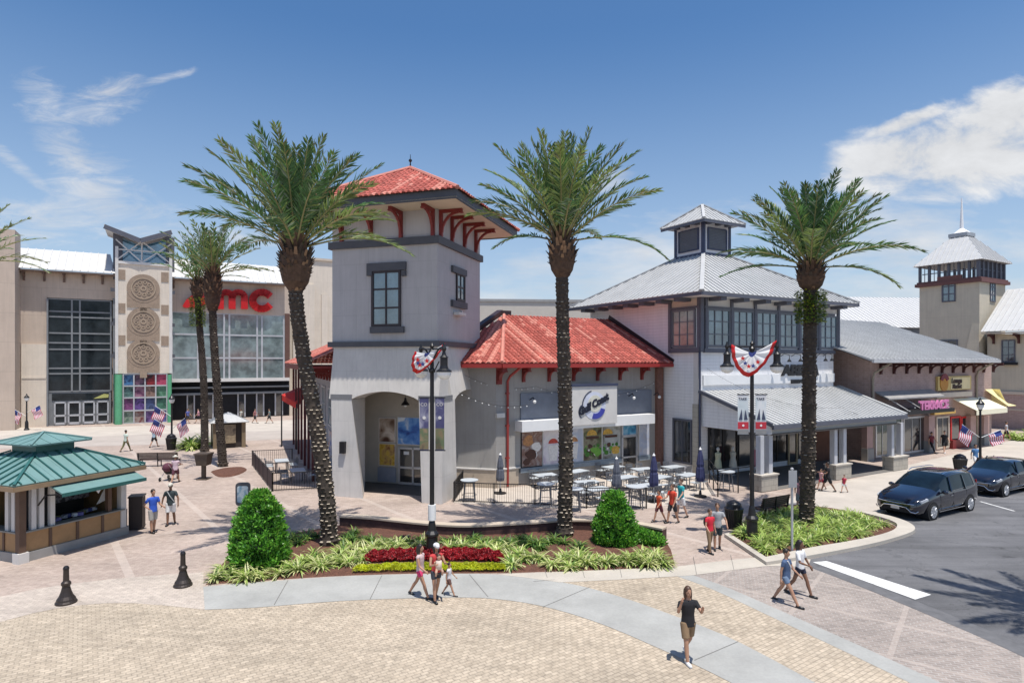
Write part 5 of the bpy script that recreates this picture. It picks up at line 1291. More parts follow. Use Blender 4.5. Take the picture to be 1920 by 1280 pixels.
for s_ in (-1, 1):
    o, x0 = banner(L2, s_, 4.15, 5.70, .42, [PALEB], 'pale sail banner with a red foot, %s of the right lamp post' % ('left' if s_ < 0 else 'right'), off=.14)
    c = x0 + .21; LL = L2.location
    part('red_foot', mat('banner_red', (.50, .03, .05), .6), o, lambda m: m.box(LL + V((c, 0, 4.50)), (.415, .02, .28)))
    part('star', WHITE, o, lambda m: ring(m, Frame(LL, ang=0), c, 4.5, .012, .005, .05, 0, 2 * PI, 5, .01))
    part('grey_hem', mat('banner_grey', (.25, .25, .25), .6), o, lambda m: m.box(LL + V((c, 0, 4.25)), (.415, .021, .18)))
    part('sail_motif', NAVY, o, lambda m: (m.prism([LL + V((c - .17, -.012, 4.72)), LL + V((c - .03, -.012, 4.72)), LL + V((c - .06, -.012, 5.15))], (0, -.01, 0)), m.prism([LL + V((c + .03, -.012, 4.72)), LL + V((c + .18, -.012, 4.72)), LL + V((c + .08, -.012, 5.12))], (0, -.01, 0))))
    text_mesh('lettering', 'TAKE', .13, Matrix.Translation(LL + V((c - .18, -.012, 5.50))) @ Matrix.Rotation(R(90), 4, 'X'), mat('banner_ink', (.08, .09, .12), .6), o, .003, .004)

# bunting fans in red, white and blue slung between the heads
def bunting(lamp, label, span, drop, rz, zt, lift=0.0, skew=0.0):
    o = thing('bunting', label, 'bunting', lamp.location + V((0, 0, zt)), rz, 'red white and blue bunting fans')
    n = 26; fr = [0, .18, .40, .62, .82, 1.0]; ms = [BLUEP, BLUEP, WHITE, WHITE, REDP]
    ms = [0, 1, 1, 1, 2]
    m = MB(); idx = []
    for i in range(n + 1):
        a = PI * i / n
        row = []
        for q in fr:
            x = -math.cos(a) * span * q
            z = -math.sin(a) * drop * q + .5 * abs(x) ** 1.3 - .25
            z += skew * .5 * x; x += skew * z * .9
            y = -.14 + .05 * math.sin(i * 1.9) * q
            row.append(m.addv((x, y, z)))
        idx.append(row)
    for i in range(n):
        for k in range(5):
            m.mi = ms[k]
            m.face((idx[i][k], idx[i][k + 1], idx[i + 1][k + 1], idx[i + 1][k]))
    c = m.build('fan_cloth', [BLUEP, WHITE, REDP], o, world=False, smooth=True)
    sol = c.modifiers.new('thickness', 'SOLIDIFY'); sol.thickness = .008
    for k in range(5):
        a = R(205 + k * 22 + 10); st = MB()
        cx, cz = math.cos(a) * span * .52, math.sin(a) * drop * .58 + .5 * abs(math.cos(a) * span * .52) ** 1.3 - .25
        cz += skew * .5 * cx; cx += skew * cz * .9
        pts = [V((cx + (.10 if j % 2 == 0 else .045) * math.cos(PI / 2 + j * PI / 5), -.21, cz + (.10 if j % 2 == 0 else .045) * math.sin(PI / 2 + j * PI / 5))) for j in range(10)]
        st.prism(pts, (0, -.012, 0)); st.build('star', BLUEP if k % 2 else REDP, o, world=False)
    return o
bunting(L1, 'gathered red white and blue bunting on the middle lamp', .52, .72, R(-15), 7.55, skew=.55)
bunting(L2, 'wide red white and blue bunting fan on the right lamp', .86, .95, R(0), 7.60, skew=.18)

def acorn_lamp(px, py, h, label, g='single globe lamps'):
    o = thing('globe_lamp', label, 'street lamp', G(px, py), 0, g)
    def P(n, mt, fn): m = MB(); fn(m); return m.build(n, mt, o, world=False)
    P('base', BLACKM, lambda m: m.lathe((0, 0, 0), [(.24, 0), (.24, .1), (.17, .2), (.15, .8), (.08, 1.0)], 14))
    P('pole', BLACKM, lambda m: m.lathe((0, 0, .9), [(.075, 0), (.06, h - 1.6), (.10, h - 1.55), (.12, h - 1.45)], 12))
    P('lamp_glass', LWHITE, lambda m: m.lathe((0, 0, h - .6), [(.11, 0), (.19, .15), (.21, .3)], 14))
    P('lamp_head', BLACKM, lambda m: m.lathe((0, 0, h - .3), [(.24, 0), (.22, .1), (.12, .22), (.06, .3), (.06, .36), (.01, .45)], 14))
    return o
L3 = acorn_lamp(1838, 886, 4.6, 'black globe lamp on the pavement behind the parked cars')
L4 = acorn_lamp(50, 806, 3.6, 'black globe lamp at the far left before the cinema')
L5 = acorn_lamp(322, 842, 4.3, 'black globe lamp before the cinema pylon, hung with flags')

def flag(p0, ang, w, label, rz, droop=.5, h=.62):
    """small striped flag on a slanting stick; p0 = stick foot"""
    p0 = V(p0); d = V((math.cos(ang) * math.cos(rz), math.cos(ang) * math.sin(rz), math.sin(ang)))
    o = thing('flag', label, 'flag', p0, 0, 'small striped flags on lamp posts')
    L_ = 1.5
    m = MB(); m.tube([p0, p0 + d * L_], .018, 6); m.build('stick', WHITE, o)
    m = MB(); nx_, nz_ = 10, 13; idx = []
    dn = V((math.cos(rz) * .35, math.sin(rz) * .35, -1)).normalized()
    for j in range(nz_ + 1):
        row = []
        for i in range(nx_ + 1):
            u_ = i / nx_; v_ = j / nz_
            p = p0 + d * (L_ * (1 - .62 * v_)) + dn * (w * u_) + V((-d.y, d.x, 0)) * (.05 * math.sin(u_ * 9 + v_ * 3))
            row.append(m.addv(p))
        idx.append(row)
    for j in range(nz_):
        for i in range(nx_):
            m.mi = 2 if (j < 7 and i < 4) else (0 if j % 2 == 0 else 1)
            m.face((idx[j][i], idx[j][i + 1], idx[j + 1][i + 1], idx[j + 1][i]))
    m.build('flag_cloth', [mat('flag_red', (.5, .05, .09), .7), mat('flag_white', (.75, .72, .74), .7), BLUEP], o, smooth=True)
    return o
flag(L5.location + V((0, 0, 2.6)), R(35), 1.1, 'striped flag leaning left and high on the lamp before the pylon', R(185))
flag(L5.location + V((0, 0, 1.6)), R(35), 1.0, 'lower striped flag leaning left on the lamp before the pylon', R(200))
flag(L5.location + V((0, 0, 1.6)), R(38), 1.1, 'striped flag leaning right on the lamp before the pylon', R(-10))
flag(L4.location + V((0, 0, 1.4)), R(30), 1.2, 'striped flag on the left of the far left lamp', R(180))
flag(L4.location + V((0, 0, 1.8)), R(30), 1.1, 'striped flag on the right of the far left lamp', R(0))
flag(L3.location + V((0, 0, 2.2)), R(35), .95, 'striped flag left of the lamp behind the cars, before the red shop', R(185))
flag(L3.location + V((0, 0, 2.2)), R(20), .8, 'striped flag right of the lamp behind the cars', R(5))

# ================================================================== bins, benches, pole sign, map sign, directory
def bin_(px, py, h, r, label):
    o = thing('litter_bin', label, 'litter bin', G(px, py), 0, 'black domed litter bins')
    def P(n, mt, fn, par=None): m = MB(); fn(m); return m.build(n, mt, par or o, world=False)
    P('body', BLACKM, lambda m: (m.lathe((0, 0, 0), [(r * .7, 0), (r * .72, .05), (r * .85, h * .35), (r, h * .68)], 20), [m.tube([V((r * .74 * math.cos(a), r * .74 * math.sin(a), .05)), V((r * 1.02 * math.cos(a), r * 1.02 * math.sin(a), h * .68))], .015, 5) for a in [k * PI / 10 for k in range(20)]]))
    l_ = P('lid', BLACK, lambda m: m.lathe((0, 0, h * .68), [(r * 1.08, 0), (r * 1.1, .05), (r * .9, .1), (r * .8, h * .2), (r * .45, h * .28), (.03, h * .32)], 20))
    P('opening', DARKIN, lambda m: m.box((0, -r * .75, h * .80), (r * .8, r * .3, h * .1)), l_)
bin_(1376, 990, 1.2, .36, 'black domed litter bin on the right planting island beside the lamp')
bin_(1800, 884, 1.15, .38, 'black domed litter bin behind the minivan')
bin_(321, 843, 1.3, .38, 'black domed litter bin under the flag lamp near the cinema')
ob = thing('dark_service_box', 'tall dark brown service box against the right wall of the kiosk', 'utility box', G(257, 990), R(20))
part('cabinet', mat('dark_brown_metal', (.03, .02, .018), .6), ob, lambda m: m.box(G(257, 990) + V((0, 0, .68)), (.5, .6, 1.32), R(20)))
part('cabinet_top', BLACKM, ob, lambda m: m.box(G(257, 990) + V((0, 0, 1.37)), (.56, .66, .06), R(20)))
def bench(px, py, rz, L_, label, wood):
    o = thing('park_bench', label, 'bench', G(px, py), rz, 'dark slatted benches')
    def P(n, mt, fn): m = MB(); fn(m); return m.build(n, mt, o, world=False)
    P('seat', wood, lambda m: [m.box((0, -.02 - .09 * k, .44), (L_, .075, .035)) for k in range(5)])
    P('backrest', wood, lambda m: [m.box((0, .07 + .025 * k, .55 + .09 * k), (L_, .03, .07)) for k in range(5)])
    for s_ in (-1, 0, 1):
        P('leg', BLACKM, lambda m: (m.bar((s_ * (L_ / 2 - .1), .08, 0), (s_ * (L_ / 2 - .1), .17, .95), .05), m.bar((s_ * (L_ / 2 - .1), -.42, 0), (s_ * (L_ / 2 - .1), -.40, .44), .05), m.bar((s_ * (L_ / 2 - .1), -.42, .40), (s_ * (L_ / 2 - .1), .1, .40), .05)))
WOOD = mat('bench_dark_wood', (.05, .028, .02), .6, var=.2)
bench(1450, 968, UA + PI, 1.9, 'dark slatted bench between the right lamp post and the palm, seen from behind', WOOD)
bench(297, 874, R(186), 2.6, 'long dark bench behind the kiosk on the far plaza', WOOD)
bench(660, 1000, R(176), .1, '', WOOD) if False else None

ps = thing('sign_post', 'slim galvanised sign post with a sign seen nearly edge on, before the right palm', 'sign post', G(1485, 1036))
g_ = G(1485, 1036)
part('pole', GALV, ps, lambda m: m.tube([g_, g_ + V((0, 0, 3.05))], .045, 10))
part('sign_plate', mat('sign_back_grey', (.36, .37, .38), .5, metal=.3), ps, lambda m: m.box(g_ + V((0, -.06, 2.72)), (.30, .02, .62)))
part('cap', ALU, ps, lambda m: m.lathe(g_ + V((0, 0, 3.05)), [(.06, 0), (.06, .05), (.01, .08)], 10))

ms = thing('map_sign', 'dark framed map sign with a pale blue picture behind the left clipped shrub', 'sign', G(455, 990))
g_ = G(455, 990)
fr0 = Frame(g_, ang=R(8))
def rr_pts(fr, w, z0, z1, r, d, n=5):
    P_ = []
    for cx, cz, a0_ in ((w / 2 - r, z1 - r, 0), (-w / 2 + r, z1 - r, 90), (-w / 2 + r, z0 + r, 180), (w / 2 - r, z0 + r, 270)):
        for k in range(n): a = R(a0_ + 90 * k / (n - 1)); P_.append(fr.p(cx + r * math.cos(a), d, cz + r * math.sin(a)))
    return P_
part('frame', DARKG, ms, lambda m: m.prism(rr_pts(fr0, .58, .95, 1.92, .14, 0), -fr0.n * .10))
part('map_picture', poster_mat('map_pale_blue', [(.10, .22, .28), (.30, .45, .52), (.60, .66, .66), (.15, .3, .4)], 2.5, 4), ms, lambda m: m.prism(rr_pts(fr0, .44, 1.08, 1.78, .08, .0), fr0.n * .012))
part('pole', DARKG, ms, lambda m: m.tube([fr0.p(0, -.05, 0), fr0.p(0, -.05, 1.0)], .05, 8))

pd_ = thing('planter_pedestal', 'square dark brown planter box on a thick post, left of the far palms', 'planter', G(382, 898))
g_ = G(382, 898); BRN = mat('dark_bronze', (.075, .055, .04), .6, var=.3, scale=4)
part('box', BRN, pd_, lambda m: m.hexa([g_ + V((x * .30, y * .30, .85)) for x, y in ((-1, -1), (1, -1), (1, 1), (-1, 1))], [g_ + V((x * .38, y * .38, 1.5)) for x, y in ((-1, -1), (1, -1), (1, 1), (-1, 1))]))
part('rim', BRN, pd_, lambda m: m.box(g_ + V((0, 0, 1.53)), (.84, .84, .07)))
part('post', BRN, pd_, lambda m: (m.box(g_ + V((0, 0, .43)), (.2, .2, .85)), m.box(g_ + V((0, 0, .03)), (.6, .6, .06))))

dk = thing('directory_kiosk', 'square tan directory kiosk with a low grey pyramid roof behind the far palms', 'kiosk', G(416, 840))
g_ = G(416, 840)
TANW = mat('kiosk_tan_wood', (.24, .18, .11), .7, var=.2)
part('body', mat('kiosk_dark_core', (.04, .03, .025), .7), dk, lambda m: m.box(g_ + V((0, 1.1, 1.05)), (2.0, 2.0, 2.1), R(30)))
Q = [g_ + V((0, 1.1, 0)) + Matrix.Rotation(R(30), 3, 'Z') @ V((x * 1.06, y * 1.06, 0)) for x, y in ((-1, -1), (1, -1), (1, 1), (-1, 1))]
for q in Q: part('corner_post', TANW, dk, lambda m: m.box(q + V((0, 0, 1.05)), (.3, .3, 2.1), R(30)))
for fa_, fb_ in ((0, 1), (3, 0)):
    part('board_panel', poster_mat('directory_board%d' % fa_, [(.10, .07, .05), (.35, .28, .18), (.2, .15, .1)], 2, fa_), dk, lambda m: m.bar(Q[fa_] * .72 + Q[fb_] * .28 + V((0, 0, 1.15)), Q[fa_] * .28 + Q[fb_] * .72 + V((0, 0, 1.15)), .2, 1.5))
e_ = [g_ + V((0, 1.1, 2.1)) + Matrix.Rotation(R(30), 3, 'Z') @ V((x * 1.45, y * 1.45, 0)) for x, y in ((-1, -1), (1, -1), (1, 1), (-1, 1))]
rb = MB(); 
for i in range(4): seam_roof(rb, [e_[i], e_[(i + 1) % 4], g_ + V((0, 1.1, 2.85))], e_[(i + 1) % 4] - e_[i], w=.35, h=.03, tw=.03)
rb.build('roof', METROOF, dk)

# ================================================================== green roofed kiosk
kc = V((-17.1, 21.35, 0)); ku = V((.36, .933, 0)).normalized(); kn = V((.933, -.36, 0)).normalized()
KR = Frame(kc, u=ku, n=kn)                 # right side, t going away
KL = Frame(kc, u=kn, n=-ku)                # left-front side, t negative going left
KS = 3.85
kk = thing('market_kiosk', 'square tan kiosk with a green standing seam roof, small roof lantern and serving hatch', 'kiosk', tuple(kc))
KT = mat('kiosk_tan_panel', (.36, .215, .10), .7, var=.12, scale=3); KD = mat('kiosk_brown_post', (.12, .07, .045), .65, var=.15); KG = mat('kiosk_base_grey', (.30, .29, .275), .85, var=.1)
KGRN = mat('kiosk_green_metal', (.15, .27, .26), .55, metal=.05, var=.12, scale=1.2); KGD = mat('kiosk_dark_green', (.03, .12, .11), .45)
zc_ = 1.02; zt_ = 2.75
part('base', KG, kk, lambda m: (KR.box(m, -.08, KS + .08, -KS - .08, .08, 0, .32),))
part('counter_wall', KT, kk, lambda m: (KR.box(m, 0, KS, -.12, 0, .32, zc_), KL.box(m, -KS, -.12, -.12, 0, .32, zc_), KR.box(m, 0, KS, -KS, -KS + .12, .32, zt_), KL.box(m, -KS + .12, -.12, -KS, -KS + .12, .32, zt_)))
for k in range(5): part('panel_strip', KD, kk, lambda m: KR.box(m, KS * k / 4 - .05 + (.05 if k == 0 else 0) - (.05 if k == 4 else 0), KS * k / 4 + .05, 0, .035, .32, zc_))
for k in range(1, 5): part('panel_strip', KD, kk, lambda m: KL.box(m, -KS * k / 4, -KS * k / 4 + .1, 0, .035, .32, zc_))
part('counter_top', mat('counter_grey', (.22, .22, .20), .5), kk, lambda m: (KR.box(m, .1, KS - .1, -.35, .12, zc_, zc_ + .05), KL.box(m, -KS + .1, -.1, -.35, .12, zc_, zc_ + .05)))
for (t, d) in ((.0, .0),): part('corner_post', KD, kk, lambda m: m.box(kc + V((0, 0, 1.53)), (.22, .22, 2.45), KR.rz))
part('post_foot', OFFW, kk, lambda m: m.box(kc + V((0, 0, .18)), (.34, .34, .36), KR.rz))
part('corner_post', OFFW, kk, lambda m: KR.box(m, KS - .22, KS, -.2, .05, .32, zt_))
part('corner_post', KD, kk, lambda m: KR.box(m, KS - .75, KS - .6, -.15, .03, zc_ + .05, zt_))
for t in (.32, .58, .95): part('shutter_strip', OFFW, kk, lambda m: KR.box(m, t, t + .16, -.12, .04, zc_ + .05, zt_))
for t in (-.45, -.8): part('shutter_strip', OFFW, kk, lambda m: KL.box(m, t, t + .18, -.12, .04, zc_ + .05, zt_))
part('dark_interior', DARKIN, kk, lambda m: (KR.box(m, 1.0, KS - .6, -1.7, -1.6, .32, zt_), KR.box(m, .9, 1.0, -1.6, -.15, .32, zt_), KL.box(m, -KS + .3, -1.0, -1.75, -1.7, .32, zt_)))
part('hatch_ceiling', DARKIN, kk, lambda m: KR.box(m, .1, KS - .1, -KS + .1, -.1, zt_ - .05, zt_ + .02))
# hatch flap
def f(m):
    a, b_ = .75, KS + .1
    m.hexa([KR.p(a, .05, 2.63), KR.p(b_, .05, 2.63), KR.p(b_, 1.0, 2.28), KR.p(a, 1.0, 2.28)], [KR.p(a, .05, 2.68), KR.p(b_, .05, 2.68), KR.p(b_, 1.0, 2.34), KR.p(a, 1.0, 2.34)])
fl = part('hatch_flap', KGRN, kk, f)
part('flap_edge', KGD, fl, lambda m: KR.box(m, .73, KS + .12, 1.0, 1.04, 2.22, 2.35))
part('stay', BLACKM, fl, lambda m: m.tube([KR.p(.5, .1, 1.9), KR.p(.62, .3, 2.25), KR.p(.8, .85, 2.3)], .03, 6))
part('hatch_flap', KGRN, kk, lambda m: m.hexa([KL.p(-KS, .05, 2.63), KL.p(-1.1, .05, 2.63), KL.p(-1.1, 1.0, 2.28), KL.p(-KS, 1.0, 2.28)], [KL.p(-KS, .05, 2.68), KL.p(-1.1, .05, 2.68), KL.p(-1.1, 1.0, 2.34), KL.p(-KS, 1.0, 2.34)]))
ko = .50; kz = 2.80
e_ = [KR.p(-ko, ko, kz), KR.p(KS + ko, ko, kz), KR.p(KS + ko, -KS - ko, kz), KR.p(-ko, -KS - ko, kz)]
kcn = KR.p(KS / 2, -KS / 2, 0); s2 = .72; kz2 = 3.58
t_ = [KR.p(KS / 2 + a * s2, -KS / 2 + b_ * s2, kz2) for a, b_ in ((-1, 1), (1, 1), (1, -1), (-1, -1))]
rb = MB()
for i in range(4): seam_roof(rb, [e_[i], e_[(i + 1) % 4], t_[(i + 1) % 4], t_[i]], e_[(i + 1) % 4] - e_[i], w=.52, h=.01, tw=.02)
rf = rb.build('roof', KGRN, kk)
rb = MB()
for i in range(4):
    j = (i + 1) % 4; ax = roof_axes([e_[i], e_[j], t_[j], t_[i]], e_[j] - e_[i]); nseg = 11
    a_ = V(e_[i]); p2 = [((p - a_).dot(ax[0]), (p - a_).dot(ax[1])) for p in (e_[i], e_[j], t_[j], t_[i])]; x1 = p2[1][0]
    for k in range(nseg):
        xc = x1 * (k + .5) / nseg; iv = clip_line(p2, xc)
        if iv: rb.bar(a_ + ax[0] * xc + ax[1] * iv[0] + ax[2] * .03, a_ + ax[0] * xc + ax[1] * iv[1] + ax[2] * .03, .035, .06, up=ax[2])
    rb.bar(e_[i] + V((0, 0, .04)), t_[i] + V((0, 0, .04)), .09, .06)
rb.build('seams', KGD, rf)
part('fascia', mat('kiosk_fascia_tan', (.27, .185, .11), .6), kk, lambda m: [m.bar(e_[i] + V((0, 0, -.13)), e_[(i + 1) % 4] + V((0, 0, -.13)), .06, .16) for i in range(4)])
part('soffit', mat('kiosk_soffit', (.10, .07, .05), .8), kk, lambda m: KR.box(m, -ko + .05, KS + ko - .05, -KS - ko + .05, ko - .05, kz - .2, kz - .16))
ln = part('roof_lantern', KGD, kk, lambda m: KR.box(m, KS / 2 - .7, KS / 2 + .7, -KS / 2 - .7, -KS / 2 + .7, kz2 - .1, kz2 + .38))
e2_ = [KR.p(KS / 2 + a * 1.12, -KS / 2 + b_ * 1.12, kz2 + .36) for a, b_ in ((-1, 1), (1, 1), (1, -1), (-1, -1))]
rb = MB()
for i in range(4): seam_roof(rb, [e2_[i], e2_[(i + 1) % 4], kcn + V((0, 0, kz2 + .68))], e2_[(i + 1) % 4] - e2_[i], w=.4, h=.02, tw=.02)
for i in range(4): rb.bar(e2_[i] + V((0, 0, .03)), kcn + V((0, 0, kz2 + .71)), .07, .05)
rb.build('lantern_roof', KGRN, ln)
# goods on the counter
random.seed(5)
GC = [mat('goods_' + n_, c_, .6, var=.15) for n_, c_ in (('navy', (.05, .06, .2)), ('white', (.6, .6, .62)), ('purple', (.18, .15, .35)), ('olive', (.2, .2, .08)), ('grey', (.25, .26, .3)))]
for k in range(12):
    t = 1.1 + k * .18; p = KR.p(t, -.45 - random.random() * .4, zc_ + .06)
    o = thing('cap_on_counter', 'folded %s cloth goods, number %s from the post on the kiosk counter' % (('navy', 'white', 'purple', 'olive', 'grey')[k % 5], ('one', 'two', 'three', 'four', 'five', 'six', 'seven', 'eight', 'nine', 'ten', 'eleven', 'twelve')[k]), 'goods', p)
    o['label'] = 'small folded cloth goods lying on the kiosk counter under the green flap'; o['group'] = 'cloth goods on the kiosk counter'
    part('folded_cloth', GC[k % 5], o, lambda m: ((m.box(p + V((0, 0, .03)), (.26, .2, .06), random.random() * 3), m.box(p + V((.01, .01, .085)), (.22, .17, .05), random.random() * 3))))
kp_ = KR.p(3.3, -1.5, 0)
part('hanging_goods', poster_mat('hanging_goods_mix', [(.01, .01, .02), (.015, .015, .02), (.03, .03, .04), (.22, .22, .25), (.03, .02, .05)], 5, 3), kk, lambda m: KR.box(m, 1.5, 3.4, -1.58, -1.5, 1.5, 2.6))
part('white_drape', OFFW, kk, lambda m: m.prism([KR.p(3.0, -.5, 1.35), KR.p(3.55, -.5, 1.5), KR.p(3.6, -.5, 2.45)], KR.n * .03))
part('pennant', WHITE, kk, lambda m: m.prism([KR.p(1.95, .9, 2.28), KR.p(2.25, .9, 2.28), KR.p(2.1, .9, 2.08)], KR.n * .02))

# ================================================================== patio furniture
TOPM = mat('table_top_pale', (.50, .54, .57), .35, var=.06); FURN = mat('chair_pewter', (.20, .21, .23), .4, metal=.5, var=.1)
def make_table():
    o = thing('patio_table', '', 'table')
    m = MB(); m.box((0, 0, .72), (1.25, .80, .04)); m.build('table_top', TOPM, o)
    m = MB(); m.box((0, 0, .68), (1.1, .66, .05)); m.build('apron', FURN, o)
    for x in (-1, 1):
        for y in (-1, 1): m = MB(); m.bar((x * .55, y * .33, 0), (x * .52, y * .31, .68), .045); m.build('leg', FURN, o)
    return o
def make_chair():
    o = thing('patio_chair', '', 'chair')
    m = MB(); m.box((0, 0, .44), (.44, .43, .03)); m.build('seat', TOPM, o)
    m = MB(); [m.bar((x, -.20, .46), (x, -.27, .84), .03) for x in (-.2, -.1, 0, .1, .2)]; m.bar((-.22, -.27, .85), (.22, -.27, .85), .035, .05); m.build('backrest', FURN, o)
    for x in (-.2, .2):
        for y in (-.2, .2): m = MB(); m.bar((x, y * 1.15, 0), (x, y, .44), .03); m.build('leg', FURN, o)
    for x in (-.24, .24): m = MB(); m.bar((x, -.22, .65), (x, .18, .64), .035, .03); m.bar((x, .17, .44), (x, .17, .64), .025); m.build('armrest', FURN, o)
    return o
TB = make_table(); CH = make_chair(); first = [True, True]
def put_table(p, rz, label, group, chairs=4):
    t = TB if first[0] else copy_tree(TB); first[0] = False
    t.location = p; t.rotation_euler = (0, 0, rz); t['label'] = label; t['group'] = group
    for k, (x, y, r) in enumerate([(-.32, -.72, 0), (.32, -.70, .1), (-.32, .72, PI), (.32, .71, PI - .12)][:chairs]):
        c = CH if first[1] else copy_tree(CH); first[1] = False
        c.location = V(p) + Matrix.Rotation(rz, 3, 'Z') @ V((x, y, 0)); c.rotation_euler = (0, 0, rz + r)
        c['label'] = 'grey metal patio chair drawn up to a pale table ' + ('inside the front railing' if group.startswith('front') else 'on the small left patio'); c['group'] = 'chairs of the ' + group
tabs = [(1022, 889, -2), (1100, 902, -4), (1082, 882, 3), (1150, 874, 2), (1172, 893, 0), (1205, 878, -3), (1236, 893, 4), (1262, 874, 0), (1290, 889, 2), (1120, 915, 0), (1217, 908, 0)]
for px, py, dr_ in tabs:
    p = G(px, py, .74); p.z = 0
    put_table(p, UA + R(dr_ * 3), 'pale rectangular patio table with grey chairs inside the front railing', 'front restaurant patio')
for px, py in ((528, 862), (558, 880)):
    p = G(px, py, .74); p.z = 0
    put_table(p, R(115), 'pale rectangular patio table with grey chairs on the small left patio', 'small left patio')
def make_high():
    o = thing('high_table', '', 'table')
    m = MB(); m.lathe((0, 0, 1.04), [(.44, 0), (.45, .01), (.45, .035), (.44, .04)], 24); m.build('table_top', TOPM, o)
    m = MB(); m.lathe((0, 0, .98), [(.34, 0), (.36, .06)], 20); m.build('apron', FURN, o)
    for k in range(4): a = PI / 4 + k * PI / 2; m = MB(); m.bar((.40 * math.cos(a), .40 * math.sin(a), 0), (.30 * math.cos(a), .30 * math.sin(a), 1.0), .04); m.build('leg', FURN, o)
    m = MB(); m.tube([V((.36 * math.cos(a), .36 * math.sin(a), .32)) for a in [2 * PI * k / 16 for k in range(17)]], .014, 5, cap=False); m.build('foot_ring', FURN, o)
    return o
HT = make_high()
for i, (px, py, lab) in enumerate([(880, 899, 'round high bar table nearest the tower door'), (1023, 906, 'round high bar table just left of the middle palm trunk'), (1076, 915, 'round high bar table just right of the middle palm trunk'), (1192, 911, 'round high bar table behind the right clipped shrub'), (1362, 883, 'round high bar table before the arcade columns')]):
    o = HT if i == 0 else copy_tree(HT)
    p = G(px, py, 1.07); p.z = 0; o.location = p; o['label'] = lab; o['group'] = 'round high bar tables'
UMB = mat('umbrella_navy_canvas', (.035, .04, .11), .8, var=.25, scale=8); UMG = mat('umbrella_grey_canvas', (.10, .11, .14), .8, var=.2, scale=8)
def make_umb(mt):
    o = thing('closed_parasol', '', 'parasol')
    m = MB(); m.lathe((0, 0, 0), [(.32, 0), (.32, .06), (.08, .10), (.05, .3)], 18); m.build('base', BLACKM, o)
    m = MB(); m.tube([(0, 0, .1), (0, 0, 2.2)], .025, 8); m.build('pole', OFFW, o)
    m = MB(); n = 16; prof = [(.17, .72), (.20, .9), (.17, 1.3), (.14, 1.38), (.16, 1.5), (.11, 1.9), (.05, 2.15)]; rings = []
    for r, z in prof: rings.append([m.addv((r * (1 + .22 * (k % 2)) * math.cos(2 * PI * k / n), r * (1 + .22 * (k % 2)) * math.sin(2 * PI * k / n), z)) for k in range(n)])
    for a, b_ in zip(rings, rings[1:]):
        for k in range(n): m.face((a[k], a[(k + 1) % n], b_[(k + 1) % n], b_[k]))
    m.face(rings[-1]); m.face(rings[0][::-1]); m.build('canopy', mt, o)
    m = MB(); m.lathe((0, 0, 2.13), [(.06, 0), (.075, .04), (.03, .1), (.01, .16)], 10); m.build('finial', WHITE, o)
    return o
U1 = make_umb(UMG); U2 = make_umb(UMB)
for i, (src, px, py, h, lab) in enumerate([(U1, 938, 925, 2.1, 'closed grey parasol beside the red downspout'), (U1, 1156, 938, 2.15, 'closed grey parasol just behind the right clipped shrub'), (U2, 1226, 940, 2.35, 'closed navy parasol behind the child in orange'), (U2, 1313, 931, 2.5, 'closed navy parasol at the corner of the white building')]):
    o = src if i in (0, 2) else copy_tree(src)
    o.location = G(px, py); o.scale = (1, 1, h / 2.2); o['label'] = lab; o['group'] = 'closed patio parasols'
# railings
def railing(name, pts, h, label, gap=.11, mt=BLACKM, solid=False, rails=(.08, 1.0), post=.05):
    o = thing(name, label, 'railing', pts[0])
    for a, b_ in zip(pts, pts[1:]):
        a = V(a); b_ = V(b_); L_ = (b_ - a).length
        part('rails', mt, o, lambda m: [m.bar(a + V((0, 0, h * r)), b_ + V((0, 0, h * r)), .035, .04) for r in rails])
        if solid: part('panel', solid, o, lambda m: m.bar(a + V((0, 0, h * .5)), b_ + V((0, 0, h * .5)), .03, h * .86))
        elif gap: part('pickets', mt, o, lambda m: [m.bar(a.lerp(b_, (k + .5) / int(L_ / gap)) + V((0, 0, h * rails[0])), a.lerp(b_, (k + .5) / int(L_ / gap)) + V((0, 0, h)), .014) for k in range(int(L_ / gap))])
        n = max(1, round(L_ / 1.9))
        for k in range(n + 1): part('post', mt, o, lambda m: m.bar(a.lerp(b_, k / n), a.lerp(b_, k / n) + V((0, 0, h + .03)), post))
    return o
railing('patio_railing', [G(851, 941), G(1003, 946), G(1100, 953), G(1212, 953)], .98, 'low black picket railing along the front of the restaurant patio')
railing('patio_railing', [G(852, 939), G(868, 915)], .98, 'short black picket railing running from the tower to the restaurant wall')
railing('wire_railing', [G(1346, 931), G(1330, 905)], 1.35, 'tall black post railing at the right end of the restaurant patio', gap=0, rails=(.45, .72, 1.0))
railing('wire_railing', [G(1346, 931), G(1420, 917)], 1.35, 'open black rail between the patio end post and the arcade column', gap=0, rails=(.98,))
DPAN = mat('dark_maroon_screen', (.055, .03, .03), .7)
railing('screen_fence', [G(473, 872), G(511, 921)], .98, 'solid dark screen fence on the left side of the small patio', solid=DPAN)
railing('wire_railing', [G(511, 921), G(606, 916)], .98, 'thin black rail along the front of the small left patio', gap=.13)
railing('wire_railing', [G(473, 872), G(548, 868)], .98, 'thin black rail along the back of the small left patio', gap=.13)
